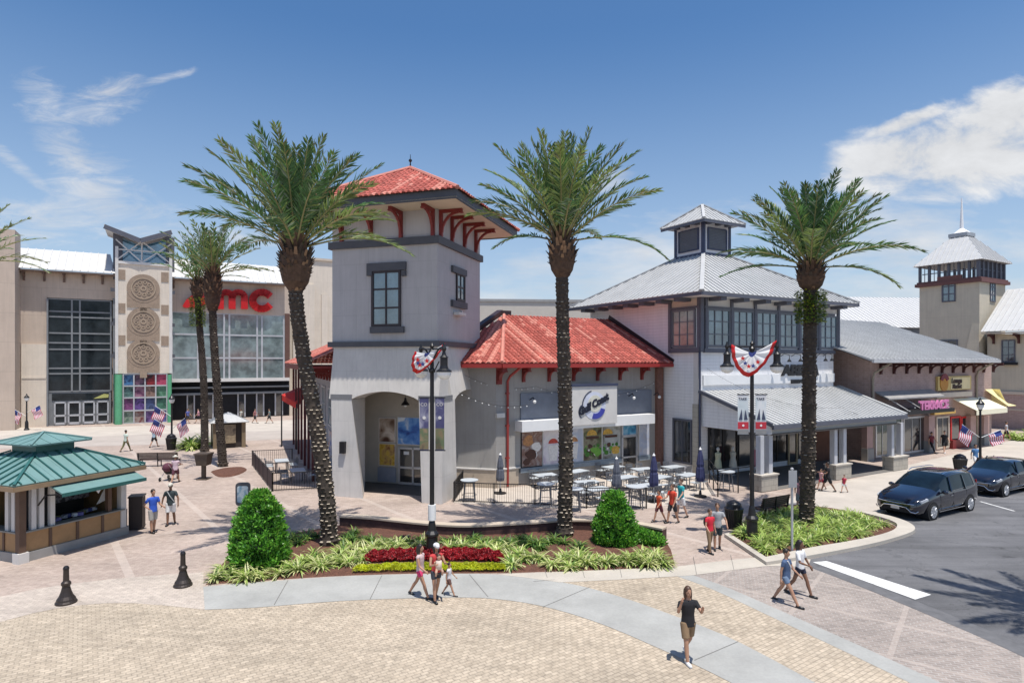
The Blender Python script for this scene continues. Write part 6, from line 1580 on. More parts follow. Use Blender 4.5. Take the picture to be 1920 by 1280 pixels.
# ================================================================== string lights
def string(pts, label, n=16):
    o = thing('string_lights', label, 'string lights', pts[0])
    for a, b_ in zip(pts, pts[1:]):
        a = V(a); b_ = V(b_); cat_ = [a.lerp(b_, t / 16) - V((0, 0, .09 * (a - b_).length * 4 * (t / 16) * (1 - t / 16))) for t in range(17)]
        part('cable', BLACK, o, lambda m: m.tube(cat_, .007, 4))
        for k in range(n):
            t = (k + .5) / n * 16; i = int(t); p = cat_[i].lerp(cat_[min(i + 1, 16)], t - i)
            part('bulb', LWHITE, o, lambda m: m.ball(p - V((0, 0, .07)), .038, 6, 4))
string([TR.p(2.8, .1, 6.4), RF.p(RF.t(1000), .3, 5.6), RF.p(RF.t(1225), .4, 5.8)], 'string of small bulbs slung from the tower along the grey restaurant wall', 13)
string([TR.p(1.5, .15, 5.6), RF.p(RF.t(985), .5, 4.6)], 'short string of small bulbs slung between tower arch and canopy bar', 12)
string([WF.p(.3, .2, 6.6), WF.p(7, AD - .5, 4.25), WF.p(LW + 2, AD - .5, 4.1)], 'string of small bulbs hung above the metal arcade roof', 13)

# ================================================================== cars
def make_car(kind, loc, rz, label, Lc=5.15, Wc=2.0, Hc=1.76, sc=1.0):
    o = thing(kind, label, 'car', loc, rz)
    PAINT = mat('car_paint_midnight', (.004, .005, .013), .10, metal=.0, var=0, spec=.8)
    PAINT.node_tree.nodes['Principled BSDF'].inputs['Coat Weight'].default_value = 1.0
    CG = glass_mat('car_glass', (.006, .014, .022), rough=.02, wav=.0, spec=.5); CG.node_tree.nodes['Principled BSDF'].inputs['IOR'].default_value = 1.42; CHR = mat('chrome', (.7, .7, .7), .15, metal=1, var=0)
    TYRE = mat('tyre_rubber', (.012, .012, .012), .85); hw = Wc / 2
    # stations: x, z_bottom, z_belt, z_top, half width at belt, half width at the top   (front = -x)
    St = [(-2.57, .42, .66, .72, .62, .50), (-2.50, .30, .74, .86, .80, .62), (-2.30, .24, .82, .96, .91, .74), (-1.95, .22, .90, 1.05, .965, .80), (-1.55, .22, .96, 1.12, .985, .82),
          (-1.15, .22, 1.0, 1.20, .995, .84), (-.80, .22, 1.01, 1.40, 1.0, .80), (-.40, .22, 1.02, 1.60, 1.0, .76), (.0, .22, 1.03, 1.71, 1.0, .75), (.5, .22, 1.04, 1.76, 1.0, .76), (1.0, .22, 1.05, 1.76, 1.0, .76),
          (1.5, .22, 1.07, 1.74, 1.0, .75), (1.95, .23, 1.10, 1.70, .985, .74), (2.25, .26, 1.13, 1.64, .96, .71), (2.45, .30, 1.15, 1.50, .91, .66), (2.56, .38, 1.10, 1.22, .82, .6)]
    if kind == 'parked_crossover':
        St = [(x * .9, a, b_, c if c < 1.25 else c * .93, d, e * (.97 if c > 1.25 else 1)) for x, a, b_, c, d, e in St]
    rows = []
    vs = []
    for x, zb, zl, zt_, wb_, wt in St:
        half = [(0, zb), (wb_ * .80, zb), (wb_ * .97, zb + .12), (wb_ * 1.0, (zb + zl) / 2 + .02), (wb_ * .985, zl - .12), (wb_ * .955, zl), (wb_ * .955 * .5 + wt * .5, zl * .5 + zt_ * .5 + .01), (wt + .02, zt_ - .07), (wt * .86, zt_ - .01), (wt * .45, zt_ + .015), (0, zt_ + .02)]
        rows.append([(x, y, z) for y, z in half] + [(x, -y, z) for y, z in half[-2:0:-1]])
    n = len(rows[0]); nh = 11
    body = MB(); gw = MB(); gs = MB(); gb = MB()
    bi = [[body.addv(p) for p in r] for r in rows]
    wsI = [(i) for i, s_ in enumerate(St)]
    def strip_of(k): return k if k < nh - 1 else n - 1 - k      # 0..9 mirrored
    for i in range(len(rows) - 1):
        for k in range(n):
            k2 = (k + 1) % n; sidx = strip_of(k)
            q = (rows[i][k], rows[i][k2], rows[i + 1][k2], rows[i + 1][k])
            x_m = (St[i][0] + St[i + 1][0]) / 2
            tall = St[i + 1][2] + .2 < St[i + 1][3]
            dst = None
            if sidx in (5, 6) and 6 <= i < 13: dst = gs
            if sidx in (7, 8, 9) and 5 <= i <= 7: dst = gw
            if sidx in (6,) and i == 5: dst = gw
            if sidx in (7, 8, 9) and i in (13,): dst = gb
            if dst is None:
                body.smooth = True; body.face((bi[i][k], bi[i][k2], bi[i + 1][k2], bi[i + 1][k])[::-1])
            else:
                c_ = sum((V(p) for p in q), V((0, 0, 0))) / 4
                dst.smooth = True
                dst.face([dst.addv(p) for p in q][::-1])
    body.smooth = False
    body.face(bi[0]); body.face(bi[-1][::-1])
    def weld(me, d=.002):
        import bmesh
        b_ = bmesh.new(); b_.from_mesh(me); bmesh.ops.remove_doubles(b_, verts=b_.verts, dist=d); bmesh.ops.recalc_face_normals(b_, faces=b_.faces); b_.to_mesh(me); b_.free()
    b_o = body.build('body', PAINT, o, world=False); weld(b_o.data)
    ww = gw.build('windscreen', CG, o, world=False); weld(ww.data)
    s_o = gs.build('side_window', CG, o, world=False); weld(s_o.data)
    r_o = gb.build('rear_window', CG, o, world=False); weld(r_o.data)
    fx = .9 if kind == 'parked_crossover' else 1.0
    def P(nm, mt, fn, par=None): m = MB(); fn(m); return m.build(nm, mt, par or o, world=False)
    for sx in (-1.58, 1.52):
        for sy in (-1, 1):
            x = sx * fx
            def rot(m, prof, n=28, y0=0):
                rings = []
                for r, y in prof: rings.append([m.addv((x + r * math.cos(2 * PI * k / n), sy * y, .345 + r * math.sin(2 * PI * k / n))) for k in range(n)])
                for a, b2 in zip(rings, rings[1:]):
                    for k in range(n): m.face((a[k], a[(k + 1) % n], b2[(k + 1) % n], b2[k]))
                m.face(rings[0][::-1]); m.face(rings[-1])
            P('wheel_arch', DARKIN, lambda m: rot(m, [(.42, .5), (.42, 1.003)]))
            w = P('wheel', TYRE, lambda m: rot(m, [(.30, .78), (.345, .82), (.345, .99), (.31, 1.02), (.25, 1.02)]))
            def rim(m):
                rot(m, [(.235, 1.018), (.255, 1.025), (.255, 1.03), (.22, 1.028)])
                for k in range(10):
                    a = 2 * PI * k / 10
                    m.bar((x + .05 * math.cos(a), sy * 1.03, .345 + .05 * math.sin(a)), (x + .24 * math.cos(a), sy * 1.032, .345 + .24 * math.sin(a)), .045, .02, up=(0, 1, 0))
            P('rim', ALU, rim, w)
    for sy in (-1, 1):
        hl = P('headlight', mat('headlight_glass', (.55, .58, .62), .08, metal=.3, var=0), lambda m: m.hexa([(x_ * fx, sy * y_, z_) for x_, y_, z_ in ((-2.49, .52, .70), (-2.30, .90, .74), (-1.92, .975, .84), (-2.2, .60, .80))], [(x_ * fx, sy * y_, z_) for x_, y_, z_ in ((-2.50, .52, .80), (-2.31, .905, .84), (-1.92, .965, .92), (-2.2, .60, .98))]))
        P('mirror', PAINT, lambda m: (m.ball((-.82 * fx, sy * 1.1, 1.10), .13, 10, 6, (.7, 1, .7)), m.bar((-.8 * fx, sy * .95, 1.05), (-.82 * fx, sy * 1.05, 1.08), .06)))
        P('door_line', BLACK, lambda m: [m.bar((x_ * fx, sy * 1.002, .35), (x_ * fx, sy * .985, .98), .012, .01) for x_ in (-.95, .12, 1.25)])
        P('door_handle', CHR, lambda m: m.bar((-.15 * fx, sy * 1.01, .88), (.03 * fx, sy * 1.01, .88), .02, .03))
        P('sill_trim', CHR, lambda m: m.bar((-1.1 * fx, sy * 1.0, .30), (1.05 * fx, sy * 1.0, .30), .02, .035))
        P('window_trim', CHR, lambda m: (m.bar((-.85 * fx, sy * .975, 1.035), (2.05 * fx, sy * .95, 1.13), .015, .025), m.bar((2.05 * fx, sy * .95, 1.13), (2.0 * fx, sy * .80, 1.60), .015, .03)))
        for xa, xb in ((-.08, .02), (1.15, 1.15)): P('pillar', PAINT, lambda m: m.bar((xa * fx, sy * .985, 1.03), (xb * fx, sy * .80, 1.62), .05, .07))
        if kind == 'parked_minivan': P('roof_rail', CHR, lambda m: m.tube([(-.2, sy * .68, 1.74), (.1, sy * .69, 1.81), (1.6, sy * .69, 1.80), (1.9, sy * .67, 1.74)], .018, 6))
    P('grille', CHR, lambda m: m.tube([V((-2.62 * fx + .09 * (abs(y) / .7) ** 4, y, .70 - .02 * (1 - abs(y)))) for y in (-.72, -.5, -.25, 0, .25, .5, .72)], .02, 6))
    P('lower_intake', DARKIN, lambda m: m.hexa([(-2.565 * fx, -.60, .32), (-2.565 * fx, .60, .32), (-2.3 * fx, .75, .32), (-2.3 * fx, -.75, .32)], [(-2.6 * fx, -.45, .54), (-2.6 * fx, .45, .54), (-2.35 * fx, .6, .54), (-2.35 * fx, -.6, .54)]))
    P('bumper_trim', CHR, lambda m: m.tube([V((-2.63 * fx + .16 * (abs(y) / .86) ** 4, y, z)) for y, z in ((-.86, .44), (-.78, .36), (-.62, .38), (-.45, .54), (0, .575), (.45, .54), (.62, .38), (.78, .36), (.86, .44))], .02, 6))
    P('number_plate', OFFW, lambda m: m.box((-2.60 * fx, 0, .48), (.02, .34, .12)))
    P('tail_light', mat('tail_light_red', (.3, .01, .01), .2), lambda m: m.box((2.40 * fx, -.84, 1.15), (.06, .06, .3)))
    o.scale = (sc, sc, sc)
    return o
g1, g2 = G(1742, 977), G(1822, 955)
mid = (g1 + g2) / 2 + V((-.5, .866, 0)) * 1.0
make_car('parked_minivan', tuple(mid), UA, 'dark blue minivan with chrome trim parked at the kerb, facing the planting island', sc=1.06)
g3 = G(1885, 931)
make_car('parked_crossover', tuple(g3 + uu * 1.45 + V((-.5, .866, 0)) * 1.0), UA, 'dark blue crossover parked behind the minivan, cut by the right edge', sc=1.04)
# ================================================================== foliage
from mathutils import noise as mnoise
def leaf_mat(name, col, trans=.35, rough=.5, var=.3, scale=2.0):
    m = bpy.data.materials.new(name); m.use_nodes = True; MATS[name] = m
    nt = m.node_tree; N = nt.nodes; L = nt.links; b = N['Principled BSDF']; out = N['Material Output']
    b.inputs['Roughness'].default_value = rough; b.inputs['Specular IOR Level'].default_value = .5
    g = N.new('ShaderNodeNewGeometry')
    s_ = noise(N, L, g.outputs['Position'], scale, 3, .6, .3, .7, 1 - var, 1 + var)
    x = N.new('ShaderNodeVectorMath'); x.operation = 'SCALE'; x.inputs[0].default_value = col; L.new(s_, x.inputs['Scale'])
    L.new(x.outputs[0], b.inputs['Base Color'])
    t = N.new('ShaderNodeBsdfTranslucent'); L.new(x.outputs[0], t.inputs['Color'])
    mx_ = N.new('ShaderNodeMixShader'); mx_.inputs[0].default_value = trans
    L.new(b.outputs[0], mx_.inputs[1]); L.new(t.outputs[0], mx_.inputs[2]); L.new(mx_.outputs[0], out.inputs[0])
    return m
PL = [leaf_mat('palm_leaf_dark', (.045, .11, .04), .25, .4), leaf_mat('palm_leaf_mid', (.085, .19, .055), .3, .4), leaf_mat('palm_leaf_light', (.20, .27, .08), .35, .4), leaf_mat('palm_leaf_silver', (.19, .25, .17), .2, .4), mat('palm_stalk', (.26, .24, .10), .5, var=.2)]
BARK = mat('palm_bark', (.055, .042, .032), .9, var=.35, scale=5, bump=.6); SCAR = mat('palm_scar_pale', (.40, .34, .26), .85, var=.25, scale=8); BOOT = mat('palm_boot_brown', (.085, .05, .032), .9, var=.4, scale=6)

def frond(m, base, az, el0, L_, bend, rnd, nl=34, lw=.05, ll=.6, twist=0.0):
    pts = []; p = V(base); nst = 14; d0 = V((math.cos(az), math.sin(az), 0)); side = V((-math.sin(az), math.cos(az), 0))
    side = (side + V((0, 0, 1)) * twist).normalized()
    el = el0; dirs = []
    for i in range(nst + 1):
        pts.append(p.copy()); t = i / nst
        e = el0 - bend * t ** 1.6
        d = d0 * math.cos(e) + V((0, 0, math.sin(e))); dirs.append(d)
        p = p + d * (L_ / nst)
    m.mi = 4; m.tube(pts, [.035 * (1 - .8 * i / nst) + .004 for i in range(nst + 1)], 4, cap=False)
    base_m = rnd.choice((0, 1, 1, 2, 2))
    for k in range(nl):
        t = .16 + .84 * min(.999, max(0, (k + .5 + 1.6 * math.sin(k * 1.7) * rnd.random()) / nl))
        f_ = t * nst; i = min(int(f_), nst - 1); q = pts[i].lerp(pts[i + 1], f_ - i); d = dirs[i]
        up = side.cross(d).normalized()
        if up.z < 0: up = -up
        l_ = ll * (0.35 + .65 * math.sin(PI * min(1, max(0, (t - .08) / .95)) ** .8)) * (.85 + .3 * rnd.random())
        if t < .3: l_ *= .6
        for s_ in (-1, 1):
            ang = R(50 - 22 * t) + rnd.uniform(-.22, .22)
            dv = (d * math.cos(ang) + (side * s_ * .88 + up * (.42 + rnd.uniform(-.2, .2))).normalized() * math.sin(ang)).normalized()
            dv = (dv + V((0, 0, -.10 - .15 * rnd.random()))).normalized()
            wv = dv.cross(up).normalized() * lw * .5 * (.8 + .5 * rnd.random())
            wv2 = (wv + up * lw * .35 * rnd.uniform(-1, 1))
            m.mi = base_m if rnd.random() < .6 else rnd.choice((0, 1, 2, 3, 3, 4) if t > .8 else (0, 1, 2, 3))
            a = q; e_ = q + dv * l_ - V((0, 0, .05 * l_)); mid_ = q + dv * l_ * .45
            m.face([m.addv(a), m.addv(mid_ + wv2), m.addv(e_), m.addv(mid_ - wv2)])
    m.mi = 0

def palm(path, r, head_r, head_h, crown_L, nfr, seed, label, fern=False, Y=None, lean_az=None, nl=60, scar=True, pale=.75, el_min=-5, name='date_palm', group='date palms on the plaza', lw=.058):
    rnd = random.Random(seed)
    pts = [W(px, py, Y) if not isinstance(px, V) else px for px, py in path]
    pts[0] = V((pts[0].x, pts[0].y, -.02))
    # refine path
    fine = []
    sp_ = [(p.x, p.z) for p in pts]
    sm = smooth(sp_, 8)
    fine = [V((x, pts[0].y, z)) for x, z in sm]
    o = thing(name, label, 'palm tree', (pts[0].x, pts[0].y, 0), 0, group)
    Ht = fine[-1].z
    rad = lambda z: r * (1.35 if z < .25 else 1.12 - .22 * min(1, z / Ht)) * (1 + .05 * math.sin(z * 9))
    m = MB(); m.tube(fine, [rad(p.z) for p in fine], 16); m.smooth = False
    tr_ = m.build('trunk', BARK, o)
    def at(z):
        for a, b_ in zip(fine, fine[1:]):
            if a.z <= z <= b_.z: return a.lerp(b_, (z - a.z) / max(1e-6, b_.z - a.z))
        return fine[-1]
    ztop = Ht - head_h
    if scar:
        m = MB(); z = .15; row = 0
        while z < ztop:
            n = 9; c = at(z); rr = rad(z)
            for k in range(n):
                a = 2 * PI * (k + .5 * (row % 2)) / n + row * .06 + rnd.uniform(-.06, .06)
                da = PI / n * .78; u_ = V((math.cos(a), math.sin(a), 0)); tdir = V((-math.sin(a), math.cos(a), 0))
                w_ = rr * math.sin(da)
                if rnd.random() < .12: continue
                h_ = rnd.uniform(.06, .10); w_ *= rnd.uniform(.6, 1.1)
                A = c + u_ * rr * .96 + V((0, 0, -.02)) - tdir * w_; B = c + u_ * rr * .96 + V((0, 0, -.02)) + tdir * w_
                C_ = c + u_ * (rr + .034) + V((0, 0, h_)) + tdir * w_ * .85; D_ = c + u_ * (rr + .034) + V((0, 0, h_)) - tdir * w_ * .85
                E_ = c + u_ * rr * .9 + V((0, 0, h_ + .03)) + tdir * w_ * .8; F_ = c + u_ * rr * .9 + V((0, 0, h_ + .03)) - tdir * w_ * .8
                i0 = [m.addv(x) for x in (A, B, C_, D_, E_, F_)]
                m.mi = 0; m.face((i0[0], i0[1], i0[2], i0[3])); m.face((i0[0], i0[3], i0[5])); m.face((i0[1], i0[4], i0[2]))
                m.mi = 1 if rnd.random() < pale else 0; m.face((i0[3], i0[2], i0[4], i0[5]))
            z += .155; row += 1
        m.build('leaf_scars', [BARK, SCAR], tr_)
    # swollen head of cut leaf bases
    top = fine[-1]
    m = MB()
    prof = [(rad(ztop) * .95, 0), (head_r * .80, head_h * .22), (head_r, head_h * .55), (head_r * .95, head_h * .8), (head_r * .6, head_h * 1.05), (head_r * .3, head_h * 1.2)]
    cx0 = at(ztop)
    m.lathe((cx0.x, cx0.y, ztop), prof, 14)
    nrow = max(6, int(head_h / .13))
    for i in range(nrow):
        t = i / (nrow - 1); z = ztop + head_h * (1.08 * t)
        rr = rad(ztop) + (head_r - rad(ztop)) * min(1, t * 2.2) if t < .8 else head_r * (1 - (t - .8) * 1.6)
        for k in range(11):
            a = 2 * PI * (k + .5 * (i % 2)) / 11 + rnd.uniform(-.1, .1); u_ = V((math.cos(a), math.sin(a), 0)); td = V((-math.sin(a), math.cos(a), 0))
            c = V((cx0.x, cx0.y, z)); w_ = .085; L2_ = rnd.uniform(.12, .26) * (1 + t)
            tip = c + u_ * (rr + .07 + .10 * rnd.random()) + V((0, 0, L2_))
            b0_ = c + u_ * rr * .85
            m.mi = rnd.choice((0, 0, 1, 2))
            q = [m.addv(x) for x in (b0_ - td * w_, b0_ + td * w_, b0_ + V((0, 0, .12)), tip - td * w_ * .5, tip + td * w_ * .5)]
            m.face((q[0], q[1], q[4], q[3])); m.face((q[3], q[4], q[2])); m.face((q[0], q[3], q[2])); m.face((q[1], q[2], q[4]))
    m.build('leaf_boots', [BOOT, BARK, mat('palm_boot_tan', (.24, .15, .09), .9, var=.3)], tr_)
    m = MB(); ctop = V((cx0.x, cx0.y, ztop + head_h * .95))
    for i in range(nfr):
        t = (i + .5) / nfr
        az = i * 2.39996 + rnd.uniform(-.15, .15)
        el = R(el_min + (86 - el_min) * t ** .50) + rnd.uniform(-.08, .08)
        Lf = crown_L * (.92 + .16 * rnd.random()) * (1.0 if t < .8 else .92)
        bend = R(52 - 36 * t) * rnd.uniform(.7, 1.2)
        frond(m, ctop + V((math.cos(az), math.sin(az), 0)) * head_r * .3 * (1 - t), az, el, Lf, bend, rnd, nl=nl, lw=lw, ll=.70 * crown_L / 4.2, twist=rnd.uniform(-.35, .35))
    m.build('crown', PL, o)
    if fern:
        m = MB()
        for k in range(1500):
            a = rnd.uniform(0, 2 * PI); z = ztop - fern[1] * rnd.random() + fern[0]; rr = rad(ztop) + .30 * rnd.random() ** .5
            c = V((cx0.x + rr * math.cos(a), cx0.y + rr * math.sin(a), z)); d = V((math.cos(a), math.sin(a), rnd.uniform(-.6, .6))).normalized() * rnd.uniform(.1, .2)
            w_ = V((-math.sin(a), math.cos(a), rnd.uniform(-.5, .5))) * .045
            m.mi = rnd.choice((0, 1, 2)); m.face([m.addv(c), m.addv(c + d * .5 + w_), m.addv(c + d), m.addv(c + d * .5 - w_)])
        f_ = m.build('fern_growth', [leaf_mat('fern_yellow', (.30, .36, .04), .4), leaf_mat('fern_green', (.16, .26, .04), .4), leaf_mat('fern_dark', (.07, .13, .03), .3)] if 'fern_yellow' not in MATS else [MATS['fern_yellow'], MATS['fern_green'], MATS['fern_dark']], o)
        f_['label'] = 'yellow green ferns growing around the trunk below the crown'
    return o
palm([(618, 1022), (612, 930), (592, 790), (568, 660), (555, 560), (553, 462)], .27, .60, 1.75, 4.25, 52, 11, 'tall date palm leaning left before the grey tower door', Y=8050 / 344, el_min=4)
palm([(1058, 1006), (1061, 880), (1059, 740), (1055, 600), (1053, 450)], .26, .54, 1.55, 4.15, 50, 23, 'tall straight date palm before the red tiled restaurant roof', Y=8050 / 328, el_min=8, pale=.5)
palm([(1512, 985), (1516, 830), (1518, 660), (1521, 500)], .265, .56, 1.05, 3.8, 48, 37, 'tall date palm with yellow green ferns on its trunk, on the right island', Y=8050 / 307, fern=(.0, 1.35), el_min=-6, pale=.22)
palm([(418, 874), (408, 740), (400, 620), (397, 512)], .24, .55, 2.6, 3.7, 32, 41, 'nearer of two date palms growing close together before the cinema', Y=8050 / 196, el_min=6, nl=30, lw=.065, pale=.12)
palm([(384, 846), (382, 720), (374, 610), (368, 530)], .24, .46, 1.3, 3.9, 26, 53, 'farther date palm with ferns on its trunk, before the red letters', Y=8050 / 168, fern=(.1, 2.2), el_min=10, nl=26, lw=.07, pale=.12)
palm([(-62, 905), (-60, 760), (-58, 600), (-55, 490)], .42, .62, 2.0, 3.9, 34, 61, 'date palm at the far left edge, only its frond tips in view', Y=8050 / 227, el_min=-5, nl=26, lw=.06)
# the palm beside the road whose fronds throw the shadow on the asphalt (stands just outside the picture)
palm([(V((17.2, 14.4, 0)), 0), (V((17.2, 14.4, 5.5)), 0), (V((17.3, 14.4, 11.2)), 0)], .30, .58, 1.1, 3.7, 34, 71, 'date palm beside the road just outside the right edge', scar=False, el_min=0)

# ---- clipped cone shrubs
SH = [leaf_mat('shrub_bright', (.17, .44, .045), .3, .35), leaf_mat('shrub_mid', (.10, .30, .035), .3, .35), leaf_mat('shrub_dark', (.04, .14, .02), .2, .4), leaf_mat('shrub_lime', (.28, .52, .07), .35, .35)]
def shrub(c, r, h, seed, label, prof, n=9000, loose=.08):
    rnd = random.Random(seed); o = thing('clipped_shrub', label, 'shrub', c, 0, 'clipped cone shrubs')
    c = V(c)
    def R_(z): 
        t = z / h
        for (a, b_), (d, e) in zip(prof, prof[1:]):
            if a <= t <= d: return r * (b_ + (e - b_) * (t - a) / (d - a))
        return .02
    m = MB(); m.lathe(c, [(R_(h * k / 10) * .72 + .02, h * .93 * k / 10) for k in range(11)], 18); m.build('shade_core', mat('shrub_core_shade', (.012, .03, .01), .9), o)  # solid near-black core paints the shade between the leaves
    m = MB()
    bumps = [(rnd.uniform(0, 2 * PI), rnd.uniform(0, h), rnd.uniform(.06, .14)) for _ in range(46)]
    for _ in range(n):
        z = h * rnd.random() ** 1.25; a = rnd.uniform(0, 2 * PI); rr = R_(z)
        bo = 0
        for ba, bz, bs in bumps:
            da = (a - ba + PI) % (2 * PI) - PI; dd = (da * rr) ** 2 + (z - bz) ** 2
            if dd < .09: bo = max(bo, bs * (1 - dd / .09))
        rr = rr * (.90 + .0) + bo - rnd.random() ** 2 * .22 * r + rnd.uniform(0, loose)
        p = c + V((rr * math.cos(a), rr * math.sin(a), z + .02))
        nv = mnoise.noise(p * 2.6) + .5 * mnoise.noise(p * 6.0)
        if nv < -.22: p = c + (p - c) * (1 - .16 * min(1, (-.22 - nv) * 5)); 
        nn_ = V((math.cos(a), math.sin(a), .5)).normalized()
        d = (nn_ * rnd.uniform(.2, 1) + V((rnd.uniform(-1, 1), rnd.uniform(-1, 1), rnd.uniform(-.3, 1.2)))).normalized() * rnd.uniform(.05, .17)
        w_ = d.cross(V((rnd.uniform(-1, 1), rnd.uniform(-1, 1), rnd.uniform(-1, 1)))).normalized() * rnd.uniform(.022, .036)
        m.mi = rnd.choice((0, 0, 1, 1, 1, 2, 3)) if bo > .02 else rnd.choice((0, 1, 1, 2, 2))
        m.face([m.addv(p), m.addv(p + d * .5 + w_), m.addv(p + d), m.addv(p + d * .5 - w_)])
    m.build('foliage', SH, o)
    return o
PRL = [(0, .88), (.14, 1.0), (.40, .91), (.62, .73), (.80, .50), (.93, .28), (1.0, .06)]
shrub(tuple(G(487, 1060)), .98, 2.55, 3, 'larger clipped cone shrub at the left end of the planting bed', PRL, 15000)
PRR = [(0, .9), (.2, 1.0), (.45, .90), (.7, .66), (.88, .38), (1.0, .06)]
shrub(tuple(G(1153, 1018)), .80, 1.95, 9, 'smaller clipped cone shrub at the right end of the planting bed', PRR, 11000, .12)
for px, py, r_, h_ in ((1200, 1014, .32, .42), (1222, 1020, .28, .36)):
    s_ = shrub(tuple(G(px, py)), r_, h_, int(px), 'low loose leafy bush at the foot of the right cone shrub', PRR, 2200, .15); s_.name = 'low_bush'; s_['group'] = 'low bushes beside the right cone shrub'

# ---- beds
MULCH = mat('red_brown_mulch', (.115, .05, .032), .95, var=.35, scale=9, var2=.5, scale2=40, bump=1.0, bscale=40)
bed = smooth([(385, 1096), (480, 1089), (620, 1080), (760, 1075), (930, 1074), (1060, 1070), (1180, 1066), (1266, 1060)], 3) + [(1258, 1030), (1246, 1010)] + smooth([(1246, 1010), (1180, 998), (1080, 992), (980, 998), (880, 1003), (800, 999), (700, 988), (640, 984), (590, 992), (520, 1005), (440, 1035), (385, 1096)], 3)[1:-1]
def bed_mesh(name, pix, hmax, label, seed, z0=.02):
    rnd = random.Random(seed); mb = MB(); pts = [G(x, y, 0) for x, y in pix]
    cen = sum(pts, V((0, 0, 0))) / len(pts)
    inner = [p.lerp(cen, .12) for p in pts]
    lo = [mb.addv(p + V((0, 0, z0 - .02))) for p in pts]; mid_ = [mb.addv(p + V((0, 0, hmax))) for p in inner]; n = len(pts)
    for k in range(n): mb.face((lo[k], lo[(k + 1) % n], mid_[(k + 1) % n], mid_[k]))
    for t in tessellate_polygon([[p for p in inner]]): mb.face([mid_[k] for k in t])
    o = mb.build(name, MULCH, smooth=False); props(o, kind='structure'); return o
bed_mesh('mulch_bed', bed, .07, '', 1)
isl_in = [(1366, 1004), (1436, 1048)] + smooth([(1436, 1048), (1540, 1026), (1640, 1008), (1678, 996), (1680, 987), (1655, 976), (1600, 960), (1540, 950), (1470, 946), (1410, 965), (1366, 1004)], 3)[1:-1]
bed_mesh('mulch_island', isl_in, .10, '', 2)
bed_mesh('mulch_ring', smooth([(395, 884), (420, 878), (455, 876), (462, 882), (440, 892), (410, 894), (395, 884)], 3)[:-1], .08, '', 3)
# island kerb, a real upstand
mb = MB()
isl_out = [(1358, 1006), (1437, 1060)] + smooth([(1437, 1060), (1520, 1047), (1590, 1034), (1650, 1021), (1700, 1006), (1716, 996), (1704, 984), (1670, 972), (1625, 962)], 3)[1:]
isl_i2 = [(1366, 1004), (1436, 1050)] + smooth([(1436, 1050), (1520, 1032), (1585, 1021), (1640, 1010), (1672, 1000), (1682, 991), (1678, 984), (1655, 975), (1612, 964)], 3)[1:]
for i in range(len(isl_out) - 1):
    a, b_, c, d = [G(*p) for p in (isl_out[i], isl_out[i + 1], isl_i2[i + 1], isl_i2[i])]
    mb.hexa([a, b_, c, d], [p + V((0, 0, .13)) for p in (a, b_, c, d)])
props(mb.build('island_kerb', KERB), kind='structure')
# low curved seat wall at the back of the bed
wl = smooth([(1246, 1011), (1180, 999), (1080, 993), (980, 999), (880, 1004), (800, 1000), (700, 989), (640, 985)], 4)
sw = thing('seat_wall', 'low curved maroon wall, darkened to look shaded, with a pale cap along the back of the planting bed', 'wall', tuple(G(900, 1003)))
def wallmesh(z0, z1, w):
    def f(m):
        P_ = [G(x, y) for x, y in wl]
        offs = []
        for i, p in enumerate(P_):
            d = (P_[min(i + 1, len(P_) - 1)] - P_[max(i - 1, 0)]).normalized(); offs.append(V((-d.y, d.x, 0)) * w / 2)
        for i in range(len(P_) - 1):
            a, b_ = P_[i], P_[i + 1]; oa, ob_ = offs[i], offs[i + 1]
            q = [a - oa, b_ - ob_, b_ + ob_, a + oa]
            m.hexa([p + V((0, 0, z0)) for p in q], [p + V((0, 0, z1)) for p in q])
    return f
part('wall', mat('shaded_maroon_brick', (.07, .035, .03), .8, var=.25, scale=8), sw, wallmesh(0, .40, .34))  # maroon brick darkened, the shade on the wall face is in its colour
part('cap', mat('tan_cast_cap', (.50, .42, .33), .8, var=.1), sw, wallmesh(.40, .47, .42))
# ---- liriope plants
LI = [leaf_mat('liriope_green', (.14, .26, .05), .35, .4), leaf_mat('liriope_cream', (.62, .64, .30), .35, .4), leaf_mat('liriope_lime', (.38, .50, .12), .35, .4), leaf_mat('liriope_dark', (.06, .14, .03), .3, .4)]
def grass_clump(seed, L_, n, pal, w=.022):
    rnd = random.Random(seed); m = MB()
    for _ in range(n):
        a = rnd.uniform(0, 2 * PI); el = R(rnd.uniform(28, 82)); l_ = L_ * rnd.uniform(.7, 1.15); p = V((rnd.uniform(-.09, .09), rnd.uniform(-.09, .09), 0))
        u_ = V((math.cos(a), math.sin(a), 0)); td = V((-math.sin(a), math.cos(a), 0)); k_ = 4; prev = None
        m.mi = rnd.choice(pal); e = el
        for i in range(k_ + 1):
            ww = w * (.6 + .5 * math.sin(PI * (i + .6) / (k_ + 1))) * (0.15 if i == k_ else 1)
            cur = (m.addv(p - td * ww), m.addv(p + td * ww))
            if prev: m.face((prev[0], prev[1], cur[1], cur[0]))
            prev = cur; e -= R(rnd.uniform(10, 26)); p = p + (u_ * math.cos(e) + V((0, 0, math.sin(e)))) * l_ / k_
    me_o = m.build('liriope_plant', LI, world=False); return me_o
PV = [grass_clump(s_, .62, 70, (1, 1, 2, 0, 1, 2)) for s_ in (1, 2, 3)]
PG = [grass_clump(s_, .66, 85, (2, 0, 2, 2, 1, 2)) for s_ in (4, 5, 6)]
PD_ = [grass_clump(s_, .55, 75, (0, 3, 3, 0, 2)) for s_ in (7, 8)]
rnd = random.Random(99); usedp = set()
